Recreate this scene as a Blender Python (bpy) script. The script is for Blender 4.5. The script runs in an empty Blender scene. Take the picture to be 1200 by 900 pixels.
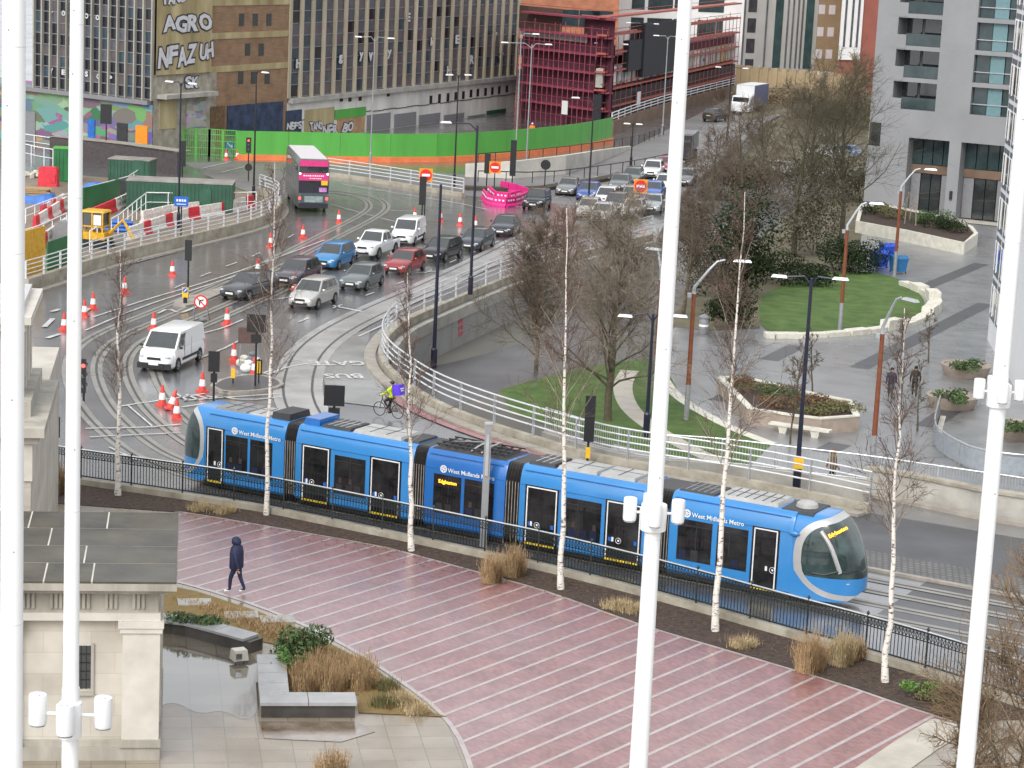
import bpy, bmesh, math, random
from mathutils import Vector, Matrix
random.seed(7)
R = random.Random(11)
SC = bpy.context.scene
COL = SC.collection
PI = math.pi
# ---------------------------------------------------------------- camera model
CH, CP, CA, CF = 23.7, math.radians(11.44), math.radians(2.74), 2692.0
_F = Vector((0, math.cos(CP), -math.sin(CP)))
_r = Vector((1, 0, 0)); _u = Vector((0, math.sin(CP), math.cos(CP)))
_R = _r * math.cos(CA) + _u * math.sin(CA)
_U = _u * math.cos(CA) - _r * math.sin(CA)
def ray(x, y):
    return _F + _R * ((x - 600) / CF) - _U * ((y - 450) / CF)
def P(x, y, z=0.0):                      # a photograph point on the level z
    d = ray(x, y); t = (z - CH) / d.z
    return Vector((d.x * t, d.y * t, z))
def D(x, y, Y):                          # a photograph point at the distance Y
    d = ray(x, y); t = Y / d.y
    return Vector((d.x * t, Y, CH + d.z * t))
def PS(pts, z=0.0):
    return [P(x, y, z) for x, y in pts]
def height_at(base, y):                  # height above base of a vertical thing whose top is seen at row y
    lo, hi = 0.0, 90.0
    for _ in range(50):
        m = (lo + hi) / 2
        q = base + Vector((0, 0, m)); v = q - Vector((0, 0, CH))
        yy = 450 - CF * v.dot(_U) / v.dot(_F)
        if yy > y: lo = m
        else: hi = m
    return lo
# ---------------------------------------------------------------- materials
MATS = {}
def mat(name, col, rough=0.6, metal=0.0, var=0.12, scale=4.0, bump=0.0, bscale=None, spec=0.5, coat=0.0, detail=4.0,
        col2=None, rvar=0.0, emit=None, estr=0.0, stretch=None, alpha=None):
    m = bpy.data.materials.new(name); m.use_nodes = True
    nt = m.node_tree; n = nt.nodes; l = nt.links
    b = n['Principled BSDF']
    b.inputs['Roughness'].default_value = rough
    b.inputs['Metallic'].default_value = metal
    b.inputs['Specular IOR Level'].default_value = spec
    if coat: b.inputs['Coat Weight'].default_value = coat; b.inputs['Coat Roughness'].default_value = 0.08
    if emit: b.inputs['Emission Color'].default_value = (*emit, 1); b.inputs['Emission Strength'].default_value = estr
    c1 = (*col, 1)
    if var or col2:
        tc = n.new('ShaderNodeTexCoord'); nz = n.new('ShaderNodeTexNoise')
        nz.inputs['Scale'].default_value = scale; nz.inputs['Detail'].default_value = detail; nz.inputs['Roughness'].default_value = 0.62
        src = tc.outputs['Object']
        if stretch:
            mp = n.new('ShaderNodeMapping'); mp.inputs['Scale'].default_value = stretch
            l.new(src, mp.inputs['Vector']); src = mp.outputs['Vector']
        l.new(src, nz.inputs['Vector'])
        cr = n.new('ShaderNodeValToRGB')
        e = cr.color_ramp.elements
        e[0].position = 0.3; e[1].position = 0.7
        e[0].color = tuple(min(1, c * (1 - var)) for c in col) + (1,)
        e[1].color = (*(col2 if col2 else tuple(min(1, c * (1 + var)) for c in col)), 1)
        l.new(nz.outputs['Fac'], cr.inputs['Fac']); l.new(cr.outputs['Color'], b.inputs['Base Color'])
        if rvar:
            mr = n.new('ShaderNodeMapRange'); mr.inputs['From Min'].default_value = 0.35; mr.inputs['From Max'].default_value = 0.65
            mr.inputs['To Min'].default_value = max(0.03, rough - rvar); mr.inputs['To Max'].default_value = min(1, rough + rvar)
            nz2 = n.new('ShaderNodeTexNoise'); nz2.inputs['Scale'].default_value = scale * 0.35; nz2.inputs['Detail'].default_value = 5
            l.new(src, nz2.inputs['Vector']); l.new(nz2.outputs['Fac'], mr.inputs['Value']); l.new(mr.outputs['Result'], b.inputs['Roughness'])
        if bump:
            nb = n.new('ShaderNodeTexNoise'); nb.inputs['Scale'].default_value = bscale or scale * 6; nb.inputs['Detail'].default_value = 3
            bp = n.new('ShaderNodeBump'); bp.inputs['Strength'].default_value = bump; bp.inputs['Distance'].default_value = 0.05
            l.new(src, nb.inputs['Vector']); l.new(nb.outputs['Fac'], bp.inputs['Height']); l.new(bp.outputs['Normal'], b.inputs['Normal'])
    else:
        b.inputs['Base Color'].default_value = c1
    MATS[name] = m
    return m
def bricks(name, c1, c2, mortar, w=0.22, h=0.075, ms=0.012, rough=0.8, rot=0, wet=False, swap=False, offset=0.5):
    m = mat(name, c1, rough, var=0.15, scale=1.2)
    nt = m.node_tree; n = nt.nodes; l = nt.links; b = n['Principled BSDF']
    tc = n.new('ShaderNodeTexCoord'); mp = n.new('ShaderNodeMapping'); bk = n.new('ShaderNodeTexBrick')
    if swap: mp.inputs['Rotation'].default_value = (math.radians(90), 0, rot)
    else: mp.inputs['Rotation'].default_value = (0, 0, rot)
    bk.inputs['Scale'].default_value = 1.0
    bk.inputs['Brick Width'].default_value = w; bk.inputs['Row Height'].default_value = h
    bk.inputs['Mortar Size'].default_value = ms; bk.offset = offset
    bk.inputs['Color1'].default_value = (*c1, 1); bk.inputs['Color2'].default_value = (*c2, 1); bk.inputs['Mortar'].default_value = (*mortar, 1)
    l.new(tc.outputs['Object'], mp.inputs['Vector']); l.new(mp.outputs['Vector'], bk.inputs['Vector'])
    nz = n.new('ShaderNodeTexNoise'); nz.inputs['Scale'].default_value = 0.7; nz.inputs['Detail'].default_value = 5
    l.new(tc.outputs['Object'], nz.inputs['Vector'])
    mx = n.new('ShaderNodeMix'); mx.data_type = 'RGBA'; mx.blend_type = 'MULTIPLY'; mx.inputs[0].default_value = 0.45
    cr = n.new('ShaderNodeValToRGB'); cr.color_ramp.elements[0].position = 0.32; cr.color_ramp.elements[1].position = 0.62
    cr.color_ramp.elements[0].color = (0.45, 0.43, 0.4, 1)
    l.new(nz.outputs['Fac'], cr.inputs['Fac']); l.new(bk.outputs['Color'], mx.inputs[6]); l.new(cr.outputs['Color'], mx.inputs[7])
    for lk in list(b.inputs['Base Color'].links): l.remove(lk)
    l.new(mx.outputs[2], b.inputs['Base Color'])
    if wet:
        mr = n.new('ShaderNodeMapRange'); mr.inputs['From Min'].default_value = 0.36; mr.inputs['From Max'].default_value = 0.62
        mr.inputs['To Min'].default_value = wet[0]; mr.inputs['To Max'].default_value = wet[1]
        nz2 = n.new('ShaderNodeTexNoise'); nz2.inputs['Scale'].default_value = 0.22; nz2.inputs['Detail'].default_value = 6
        l.new(tc.outputs['Object'], nz2.inputs['Vector'])
        l.new(nz2.outputs['Fac'], mr.inputs['Value']); l.new(mr.outputs['Result'], b.inputs['Roughness'])
    return m
# ---------------------------------------------------------------- mesh builder
class MB:
    def __init__(s): s.v = []; s.f = []; s.mi = []; s.cur = 0
    def add(s, vs, fs):
        o = len(s.v); s.v += [tuple(v) for v in vs]
        for f in fs: s.f.append([i + o for i in f]); s.mi.append(s.cur)
        return s
    def m(s, i): s.cur = i; return s
    def box(s, c, d, rz=0.0, top=(1, 1), M=None):
        x, y, z = (q / 2 for q in d); vs = []
        for sz in (-1, 1):
            tx, ty = top if sz > 0 else (1, 1)
            for sx, sy in ((-1, -1), (1, -1), (1, 1), (-1, 1)):
                a, b_ = sx * x * tx, sy * y * ty
                vs.append(Vector((c[0] + a * math.cos(rz) - b_ * math.sin(rz), c[1] + a * math.sin(rz) + b_ * math.cos(rz), c[2] + sz * z)))
        if M: vs = [M @ v for v in vs]
        return s.add(vs, [(3, 2, 1, 0), (4, 5, 6, 7), (0, 1, 5, 4), (1, 2, 6, 5), (2, 3, 7, 6), (3, 0, 4, 7)])
    def beam(s, p, q, w, h=None, up=(0, 0, 1)):
        p = Vector(p); q = Vector(q); h = h or w; d = (q - p)
        if d.length < 1e-6: return s
        d.normalize(); up = Vector(up)
        if abs(d.dot(up)) > 0.98: up = Vector((1, 0, 0))
        a = d.cross(up).normalized() * (w / 2); b_ = a.cross(d).normalized() * (h / 2)
        vs = [p - a - b_, p + a - b_, p + a + b_, p - a + b_, q - a - b_, q + a - b_, q + a + b_, q - a + b_]
        return s.add(vs, [(3, 2, 1, 0), (4, 5, 6, 7), (0, 1, 5, 4), (1, 2, 6, 5), (2, 3, 7, 6), (3, 0, 4, 7)])
    def tube(s, pts, rad, n=8, cap=True):
        pts = [Vector(p) for p in pts]
        if not isinstance(rad, (list, tuple)): rad = [rad] * len(pts)
        rings = []; prev = None
        for i, p in enumerate(pts):
            d = pts[min(i + 1, len(pts) - 1)] - pts[max(i - 1, 0)]
            d = d.normalized() if d.length > 1e-9 else Vector((0, 0, 1))
            if prev is None:
                ref = Vector((0, 0, 1)) if abs(d.z) < 0.9 else Vector((1, 0, 0))
                a = d.cross(ref).normalized()
            else:
                a = prev - d * prev.dot(d)
                a = a.normalized() if a.length > 1e-6 else d.orthogonal().normalized()
            prev = a; b_ = d.cross(a)
            rings.append([p + (a * math.cos(2 * PI * k / n) + b_ * math.sin(2 * PI * k / n)) * rad[i] for k in range(n)])
        return s.loft(rings, cap)
    def loft(s, rings, cap=True, closed=True):
        n = len(rings[0]); vs = [v for r in rings for v in r]; fs = []
        for i in range(len(rings) - 1):
            for k in range(n if closed else n - 1):
                fs.append((i * n + k, i * n + (k + 1) % n, (i + 1) * n + (k + 1) % n, (i + 1) * n + k))
        if cap and closed: fs += [tuple(range(n))[::-1], tuple(range((len(rings) - 1) * n, len(rings) * n))]
        return s.add(vs, fs)
    def prism(s, poly, z0, z1):
        a = [Vector((p[0], p[1], z0)) for p in poly]; b_ = [Vector((p[0], p[1], z1)) for p in poly]
        ar = sum(poly[i][0] * poly[(i + 1) % len(poly)][1] - poly[(i + 1) % len(poly)][0] * poly[i][1] for i in range(len(poly)))
        if ar < 0: a.reverse(); b_.reverse()
        return s.loft([a, b_])
    def sheet(s, pts):
        pts = [Vector(p) for p in pts]
        ar = sum(pts[i].x * pts[(i + 1) % len(pts)].y - pts[(i + 1) % len(pts)].x * pts[i].y for i in range(len(pts)))
        if ar < 0: pts.reverse()
        return s.add(pts, [tuple(range(len(pts)))])
    def quad(s, *p): return s.add([Vector(q) for q in p], [tuple(range(len(p)))])
    def strip(s, path, w, z=None):           # flat ribbon along a path
        path = [Vector(p) for p in path]; L = []; Q = []
        for i, p in enumerate(path):
            d = path[min(i + 1, len(path) - 1)] - path[max(i - 1, 0)]; d.z = 0; d.normalize()
            nn = Vector((-d.y, d.x, 0)) * (w / 2); zz = p.z if z is None else z
            L.append(Vector((p.x, p.y, zz)) + nn); Q.append(Vector((p.x, p.y, zz)) - nn)
        o = len(path)
        return s.add(L + Q, [(i + o, i + o + 1, i + 1, i) for i in range(o - 1)])
    def wall(s, path, t, z0, z1):            # solid wall of thickness t along a path
        path = [Vector(p) for p in path]; rings = []
        for i, p in enumerate(path):
            d = path[min(i + 1, len(path) - 1)] - path[max(i - 1, 0)]; d.z = 0; d.normalize()
            nn = Vector((-d.y, d.x, 0)) * (t / 2); a = p + nn; b_ = p - nn
            q0 = z0[i] if isinstance(z0, (list, tuple)) else z0; q1 = z1[i] if isinstance(z1, (list, tuple)) else z1
            rings.append([Vector((a.x, a.y, q0)), Vector((a.x, a.y, q1)), Vector((b_.x, b_.y, q1)), Vector((b_.x, b_.y, q0))])
        return s.loft(rings)
    def lathe(s, prof, n=12, c=(0, 0, 0)):
        c = Vector(c)
        return s.loft([[c + Vector((r * math.cos(2 * PI * k / n), r * math.sin(2 * PI * k / n), z)) for k in range(n)] for r, z in prof])
    def ball(s, c, r, n=10, k=6):
        if not isinstance(r, (list, tuple)): r = (r, r, r)
        rings = []
        for i in range(1, k):
            t = PI * i / k
            rings.append([Vector((c[0] + r[0] * math.sin(t) * math.cos(2 * PI * j / n), c[1] + r[1] * math.sin(t) * math.sin(2 * PI * j / n), c[2] - r[2] * math.cos(t))) for j in range(n)])
        return s.loft(rings)
    def build(s, name, mats, parent=None, off=None, smooth=False, loc=None):
        if not isinstance(mats, (list, tuple)): mats = [mats]
        me = bpy.data.meshes.new(name)
        o3 = Vector(off) if off is not None else Vector((0, 0, 0))
        if parent is not None and off is None and parent.get('_w'): o3 = parent.location.copy()
        vs = [tuple(Vector(v) - o3) for v in s.v]
        me.from_pydata(vs, [], s.f)
        for mm in mats: me.materials.append(mm)
        if len(mats) > 1: me.polygons.foreach_set('material_index', s.mi)
        if smooth:
            me.polygons.foreach_set('use_smooth', [True] * len(me.polygons))
            try: me.set_sharp_from_angle(angle=math.radians(38))
            except Exception: pass
        me.update()
        o = bpy.data.objects.new(name, me); COL.objects.link(o)
        if parent is not None: o.parent = parent
        if loc is not None: o.location = loc
        return o
def tag(o, label=None, cat=None, group=None, kind=None):
    if label: o['label'] = label
    if cat: o['category'] = cat
    if group: o['group'] = group
    if kind: o['kind'] = kind
    return o
def thing(name, label, cat, loc=(0, 0, 0), rz=0.0, group=None, world=False):
    o = bpy.data.objects.new(name, None); COL.objects.link(o)
    o.location = loc; o.rotation_euler = (0, 0, rz); o.empty_display_size = 0.2
    if world: o['_w'] = 1
    return tag(o, label, cat, group)
def struct(name, mb, mats, off=None, smooth=False):
    return tag(mb.build(name, mats, off=off, smooth=smooth), kind='structure')
KIDS = {}
def children(o):
    return [c for c in COL.objects if c.parent == o]
def dup(o, loc=None, rz=None, label=None, group=None, parent=None, kids=None):
    c = o.copy(); COL.objects.link(c)
    if loc is not None: c.location = loc
    if rz is not None: c.rotation_euler = (0, 0, rz)
    if label: c['label'] = label
    if group: c['group'] = group
    if parent is not None: c.parent = parent
    for ch in list(o.children): dup(ch, parent=c)
    return c
def resample(path, step):
    path = [Vector(p) for p in path]; out = [path[0].copy()]; acc = 0.0
    for i in range(len(path) - 1):
        a, b_ = path[i], path[i + 1]; L = (b_ - a).length
        while acc + L >= step:
            t = (step - acc) / L; a = a.lerp(b_, t); out.append(a.copy()); L = (b_ - a).length; acc = 0.0
            if L < 1e-6: break
        acc += L
    if (out[-1] - path[-1]).length > step * 0.3: out.append(path[-1].copy())
    return out
def smooth_path(path, k=2):
    path = [Vector(p) for p in path]
    for _ in range(k):
        q = [path[0]]
        for i in range(len(path) - 1):
            q.append(path[i].lerp(path[i + 1], 0.25)); q.append(path[i].lerp(path[i + 1], 0.75))
        q.append(path[-1]); path = q
    return path
def lettering(text, size, M, mb=None, extrude=0.004, align='LEFT', bold=0.0):   # words as mesh, M maps the text plane to the place
    cu = bpy.data.curves.new('words', 'FONT'); cu.body = text; cu.size = size; cu.align_x = align
    cu.extrude = extrude; cu.offset = bold; cu.resolution_u = 2
    ob = bpy.data.objects.new('words', cu); COL.objects.link(ob)
    dg = bpy.context.evaluated_depsgraph_get(); me = bpy.data.meshes.new_from_object(ob.evaluated_get(dg))
    mb = mb or MB()
    mb.add([M @ v.co for v in me.vertices], [tuple(p.vertices) for p in me.polygons])
    bpy.data.objects.remove(ob); bpy.data.curves.remove(cu); bpy.data.meshes.remove(me)
    return mb
# ---------------------------------------------------------------- shared materials
asphalt = mat('wet_asphalt', (0.1, 0.1, 0.105), 0.24, var=0.3, scale=0.35, rvar=0.15, bump=0.12, bscale=30, detail=8)
asphalt_low = mat('wet_asphalt_low', (0.055, 0.053, 0.055), 0.45, var=0.3, scale=0.3, rvar=0.15, detail=8)
asphalt_far = mat('worn_asphalt', (0.135, 0.13, 0.128), 0.6, var=0.3, scale=0.2, rvar=0.14, detail=8)
asphalt_patch = mat('asphalt_patch', (0.034, 0.034, 0.038), 0.2, var=0.25, scale=0.8, rvar=0.1)
paint_white = mat('road_paint_white', (0.5, 0.5, 0.49), 0.45, var=0.35, scale=2.5, detail=8)
paint_yellow = mat('road_paint_yellow', (0.6, 0.42, 0.05), 0.5, var=0.2, scale=3)
paint_red = mat('red_surface', (0.25, 0.05, 0.055), 0.35, var=0.25, scale=1.5, rvar=0.12)
track_slab = mat('track_slab_concrete', (0.34, 0.33, 0.315), 0.3, var=0.28, scale=0.5, rvar=0.12, detail=8)
rail_steel = mat('rail_groove_steel', (0.06, 0.058, 0.056), 0.5, metal=0.1, var=0.2, scale=3)
kerbstone = mat('kerb_stone', (0.3, 0.27, 0.23), 0.5, var=0.25, scale=1.5, detail=8)
concrete = mat('weathered_concrete', (0.36, 0.345, 0.31), 0.7, var=0.28, scale=0.8, bump=0.1, detail=9)
concrete_dirty = mat('mossy_concrete', (0.32, 0.28, 0.21), 0.75, var=0.35, scale=1.2, bump=0.15, detail=9, col2=(0.42, 0.39, 0.32))
soil = mat('bark_soil', (0.035, 0.022, 0.017), 0.85, var=0.5, scale=5, bump=0.6, bscale=18, col2=(0.085, 0.055, 0.04), detail=10)
dry_grass_g = mat('dry_grass_ground', (0.3, 0.17, 0.06), 0.9, var=0.4, scale=3.5, bump=0.4, bscale=20, col2=(0.2, 0.16, 0.06), detail=10)
lawn = mat('lawn_green', (0.05, 0.125, 0.015), 0.85, var=0.35, scale=.9, bump=0.5, bscale=40, col2=(0.1, 0.16, 0.035), detail=9)
bank_mat = mat('bank_earth', (0.13, 0.1, 0.065), 0.9, var=0.4, scale=0.5, bump=0.4, bscale=5, col2=(0.16, 0.15, 0.09), detail=9)
pale_path = mat('pale_path', (0.42, 0.39, 0.33), 0.6, var=0.15, scale=1)
limestone = mat('white_stone', (0.6, 0.58, 0.5), 0.65, var=0.16, scale=2, bump=0.2)
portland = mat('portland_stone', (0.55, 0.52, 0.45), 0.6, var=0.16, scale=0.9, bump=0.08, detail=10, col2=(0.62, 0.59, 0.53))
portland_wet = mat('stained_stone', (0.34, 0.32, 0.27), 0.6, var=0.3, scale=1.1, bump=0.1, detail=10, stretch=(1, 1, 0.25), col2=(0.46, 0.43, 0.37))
roof_slab = mat('roof_slab_wet', (0.062, 0.057, 0.048), 0.5, var=0.45, scale=0.7, rvar=0.12, detail=9, col2=(0.1, 0.088, 0.062))
white_mast = mat('white_coated_steel', (0.82, 0.83, 0.83), 0.35, var=0.02, scale=2)
black_metal = mat('black_painted_metal', (0.012, 0.013, 0.015), 0.4, var=0.2, scale=5)
navy_metal = mat('dark_blue_metal', (0.012, 0.013, 0.03), 0.4, var=0.2, scale=5)
green_iron = mat('dark_green_iron', (0.02, 0.026, 0.024), 0.35, var=0.2, scale=5)
galv = mat('galvanised_steel', (0.5, 0.52, 0.54), 0.35, metal=0.55, var=0.12, scale=3)
rail_white = mat('pale_grey_rail', (0.6, 0.61, 0.62), 0.35, metal=0.2, var=0.1, scale=3)
grey_pole = mat('grey_pole', (0.3, 0.31, 0.32), 0.45, metal=0.3, var=0.1, scale=3)
rust_pole = mat('rust_brown_pole', (0.19, 0.055, 0.022), 0.5, var=0.2, scale=3)
lamp_white = mat('lamp_white', (0.75, 0.76, 0.77), 0.3, var=0.03)
rubber = mat('tyre_rubber', (0.012, 0.012, 0.013), 0.7, var=0.2, scale=8)
alloy = mat('wheel_alloy', (0.45, 0.46, 0.47), 0.3, metal=0.7, var=0.1)
glass_dark = mat('tinted_glass', (0.024, 0.029, 0.03), 0.06, var=0.3, scale=1.5, spec=0.6)
glass_green = mat('greenish_glass', (0.03, 0.05, 0.054), 0.06, var=0.35, scale=0.7, spec=0.7)
plastic_black = mat('black_plastic', (0.015, 0.015, 0.017), 0.5, var=0.2, scale=6)
chrome = mat('chrome', (0.7, 0.71, 0.72), 0.15, metal=0.9, var=0.03)
lens_clear = mat('lens_clear', (0.4, 0.42, 0.45), 0.1, var=0.05, coat=0.6)
lens_red = mat('lens_red', (0.4, 0.01, 0.012), 0.2, var=0.05, coat=0.6)
lit_red = mat('lit_red', (0.9, 0.05, 0.05), 0.3, var=0, emit=(1, 0.06, 0.05), estr=2.2)
lit_white = mat('lit_white', (0.9, 0.9, 0.9), 0.3, var=0, emit=(1, 0.96, 0.85), estr=1.6)
lit_amber = mat('lit_amber', (0.9, 0.4, 0.02), 0.3, var=0, emit=(1, 0.42, 0.03), estr=1.3)
plate_white = mat('plate_white', (0.75, 0.75, 0.72), 0.4, var=0.1, scale=20)
plate_yellow = mat('plate_yellow', (0.7, 0.5, 0.05), 0.4, var=0.1, scale=20)
cone_red = mat('cone_orange', (0.62, 0.06, 0.045), 0.5, var=0.12, scale=6)
cone_white = mat('cone_white', (0.78, 0.77, 0.75), 0.4, var=0.08, scale=6)
sign_blue = mat('sign_blue', (0.015, 0.12, 0.5), 0.4, var=0.05)
sign_red = mat('sign_red', (0.62, 0.02, 0.02), 0.4, var=0.05)
sign_white = mat('sign_white', (0.8, 0.8, 0.8), 0.4, var=0.05)
sign_yellow = mat('sign_yellow', (0.75, 0.45, 0.02), 0.45, var=0.1)
sign_orange = mat('sign_orange', (0.75, 0.26, 0.02), 0.45, var=0.1)
grey_back = mat('sign_back_grey', (0.2, 0.2, 0.21), 0.5, var=0.1)
brown_back = mat('sign_back_brown', (0.1, 0.06, 0.05), 0.6, var=0.2)
hoard_green = mat('hoarding_green', (0.09, 0.36, 0.06), 0.45, var=0.12, scale=0.6, stretch=(1, 1, 0.2))
hoard_orange = mat('hoarding_orange', (0.75, 0.2, 0.07), 0.5, var=0.15, scale=1)
site_green = mat('site_dark_green', (0.02, 0.15, 0.05), 0.5, var=0.25, scale=0.8)
container_green = mat('container_green', (0.025, 0.09, 0.055), 0.5, var=0.25, scale=0.8)
container_roof = mat('container_roof', (0.27, 0.25, 0.23), 0.5, var=0.3, scale=0.8)
barrier_red = mat('barrier_red', (0.6, 0.03, 0.05), 0.45, var=0.15, scale=3)
barrier_white = mat('barrier_white', (0.68, 0.64, 0.6), 0.5, var=0.18, scale=3)
barrier_pink = mat('barrier_pink', (0.62, 0.02, 0.2), 0.45, var=0.18, scale=3)
digger_yellow = mat('digger_yellow', (0.62, 0.34, 0.015), 0.45, var=0.2, scale=3)
tarp_blue = mat('tarp_blue', (0.02, 0.12, 0.42), 0.5, var=0.3, scale=2)
bin_blue = mat('bin_blue', (0.01, 0.07, 0.5), 0.4, var=0.12, scale=3)
bin_teal = mat('bin_teal', (0.02, 0.13, 0.3), 0.4, var=0.12, scale=3)
birch_bark = mat('birch_bark', (0.62, 0.57, 0.5), 0.7, var=0.5, scale=5, stretch=(1, 1, 2.6), detail=9, col2=(0.7, 0.66, 0.6))
_e = birch_bark.node_tree.nodes['Color Ramp'].color_ramp.elements if 'Color Ramp' in birch_bark.node_tree.nodes else [n for n in birch_bark.node_tree.nodes if n.type == 'VALTORGB'][0].color_ramp.elements
_e[0].position = 0.38; _e[1].position = 0.47; _e[0].color = (0.1, 0.075, 0.06, 1)
birch_twig = mat('birch_twig', (0.1, 0.06, 0.045), 0.8, var=0.25, scale=3)
birch_limb = mat('birch_limb', (0.3, 0.25, 0.2), 0.8, var=0.3, scale=4)
bark_brown = mat('bark_brown', (0.085, 0.072, 0.045), 0.85, var=0.4, scale=4, detail=8)
twig_brown = mat('twig_brown', (0.11, 0.082, 0.06), 0.85, var=0.35, scale=0.6)
twig_olive = mat('twig_olive', (0.085, 0.068, 0.045), 0.85, var=0.35, scale=0.6, col2=(0.085, 0.08, 0.04))
twig_grey = mat('twig_grey_brown', (0.2, 0.165, 0.125), 0.85, var=0.3, scale=0.4)
twig_tan = mat('twig_tan', (0.2, 0.14, 0.085), 0.85, var=0.35, scale=0.8)
leaf_dark = mat('leaf_dark', (0.014, 0.026, 0.012), 0.85, spec=.15, var=0.5, scale=0.9, col2=(0.03, 0.05, 0.018))
leaf_mid = mat('leaf_mid', (0.04, 0.09, 0.022), 0.55, var=0.45, scale=2, col2=(0.085, 0.15, 0.04))
leaf_bright = mat('leaf_bright', (0.08, 0.22, 0.035), 0.55, var=0.4, scale=3, col2=(0.16, 0.3, 0.05))
leaf_brown = mat('leaf_brown', (0.14, 0.07, 0.035), 0.7, var=0.45, scale=3, col2=(0.2, 0.12, 0.05))
leaf_olive = mat('leaf_olive', (0.12, 0.12, 0.035), 0.7, var=0.4, scale=2.5, col2=(0.16, 0.15, 0.06))
straw = mat('straw_grass', (0.27, 0.16, 0.075), 0.8, var=0.3, scale=14, col2=(0.52, 0.37, 0.2))
straw_pale = mat('straw_pale', (0.38, 0.28, 0.14), 0.8, var=0.3, scale=14, col2=(0.55, 0.44, 0.26))
skin = mat('skin', (0.5, 0.3, 0.22), 0.5, var=0.06)
cloth_navy = mat('cloth_navy', (0.012, 0.018, 0.055), 0.7, var=0.3, scale=6)
cloth_black = mat('cloth_black', (0.01, 0.01, 0.012), 0.8, var=0.3, scale=6)
cloth_grey = mat('cloth_grey', (0.06, 0.06, 0.065), 0.8, var=0.3, scale=6)
hi_vis = mat('hi_vis_yellow', (0.5, 0.7, 0.02), 0.6, var=0.1)
hi_vis_o = mat('hi_vis_orange', (0.85, 0.2, 0.02), 0.6, var=0.1)
courier_purple = mat('courier_purple', (0.1, 0.04, 0.6), 0.5, var=0.1)
# ---------------------------------------------------------------- the setting
LOW = -2.5
TU = Vector((0.87407, -0.48579, 0)); TN = Vector((0.48579, 0.87407, 0)); TA = Vector((-13.21, 92.74, 0))
ground_mat = mat('far_ground', (0.12, 0.115, 0.1), 0.8, var=0.3, scale=0.05, detail=8)
struct('ground', MB().sheet([(-1500, -200, LOW), (1500, -200, LOW), (1500, 2500, LOW), (-1500, 2500, LOW)]), ground_mat)
# curved wall line: rail tops are seen at these pixels, 1.8 m above the road
rail_px = [(1022, 553), (940, 536), (850, 520), (780, 510), (700, 497), (618, 474), (563, 457), (513, 438), (480, 418), (455, 399), (447, 384), (450, 371), (461, 357), (480, 345),
           (520, 329), (560, 313), (600, 298), (650, 281), (700, 268), (765, 253)]
RAILP = smooth_path([P(x, y, 1.8) for x, y in rail_px], 2)
RAILP = [Vector((p.x, p.y, 0)) for p in RAILP]
def offset(path, d):
    out = []
    for i, p in enumerate(path):
        t = path[min(i + 1, len(path) - 1)] - path[max(i - 1, 0)]; t.z = 0; t.normalize()
        out.append(p + Vector((-t.y, t.x, 0)) * d)
    return out
# parapet wall to the right of the rails (its face meets the road)
par_px = [(1015, 577), (1060, 585), (1145, 603), (1200, 612), (1320, 632)]
PARP = PS(par_px)
far_edge = PS([(800, 226), (840, 190), (900, 142), (955, 112), (1000, 96)])
edge = [Vector((120, PARP[-1].y - 30, 0)), PARP[-1] + Vector((.3, .5, 0))] + [p + Vector((.15, .5, 0)) for p in PARP[-2::-1]] + offset(RAILP, -0.35) + far_edge + [Vector((150, 700, 0)), Vector((150, 1500, 0))]
deck = edge + [Vector((-900, 1500, 0)), Vector((-900, -100, 0)), Vector((120, -100, 0))]
mb = MB(); top = [Vector(p) for p in deck]; bot = [Vector((p.x, p.y, LOW - 0.5)) for p in deck]
n_ = len(top)
mb.m(0).add(top, [tuple(range(n_))]); mb.m(1).add(top + bot, [(i, i + n_, (i + 1) % n_ + n_, (i + 1) % n_) for i in range(n_)])
tunnel_wall_mat = mat('underpass_wall', (0.3, 0.3, 0.29), 0.5, var=0.15, scale=0.5, stretch=(1, 1, 0.3), detail=8)
o = struct('road', mb, [asphalt, tunnel_wall_mat])
bm = bmesh.new(); bm.from_mesh(o.data); bmesh.ops.triangulate(bm, faces=[f for f in bm.faces if len(f.verts) > 4]); bmesh.ops.recalc_face_normals(bm, faces=bm.faces)
bm.to_mesh(o.data); bm.free()
def tri(o):
    bm = bmesh.new(); bm.from_mesh(o.data); bmesh.ops.triangulate(bm, faces=[f for f in bm.faces if len(f.verts) > 4]); bm.to_mesh(o.data); bm.free(); return o
def area(name, pts, z, m):
    return tri(struct(name, MB().sheet([(p.x, p.y, z) for p in pts]), m))
# ---- far road surface, worn and paler
far_px = [(322, 240), (300, 228), (240, 205), (215, 190), (280, 189), (345, 190), (560, 206), (660, 204), (738, 174), (850, 118), (905, 95), (1000, 96), (900, 142), (840, 190), (800, 226), (760, 250), (620, 235), (540, 229), (386, 206)]
area('far_road', PS(far_px), 0.004, asphalt_far)
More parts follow.
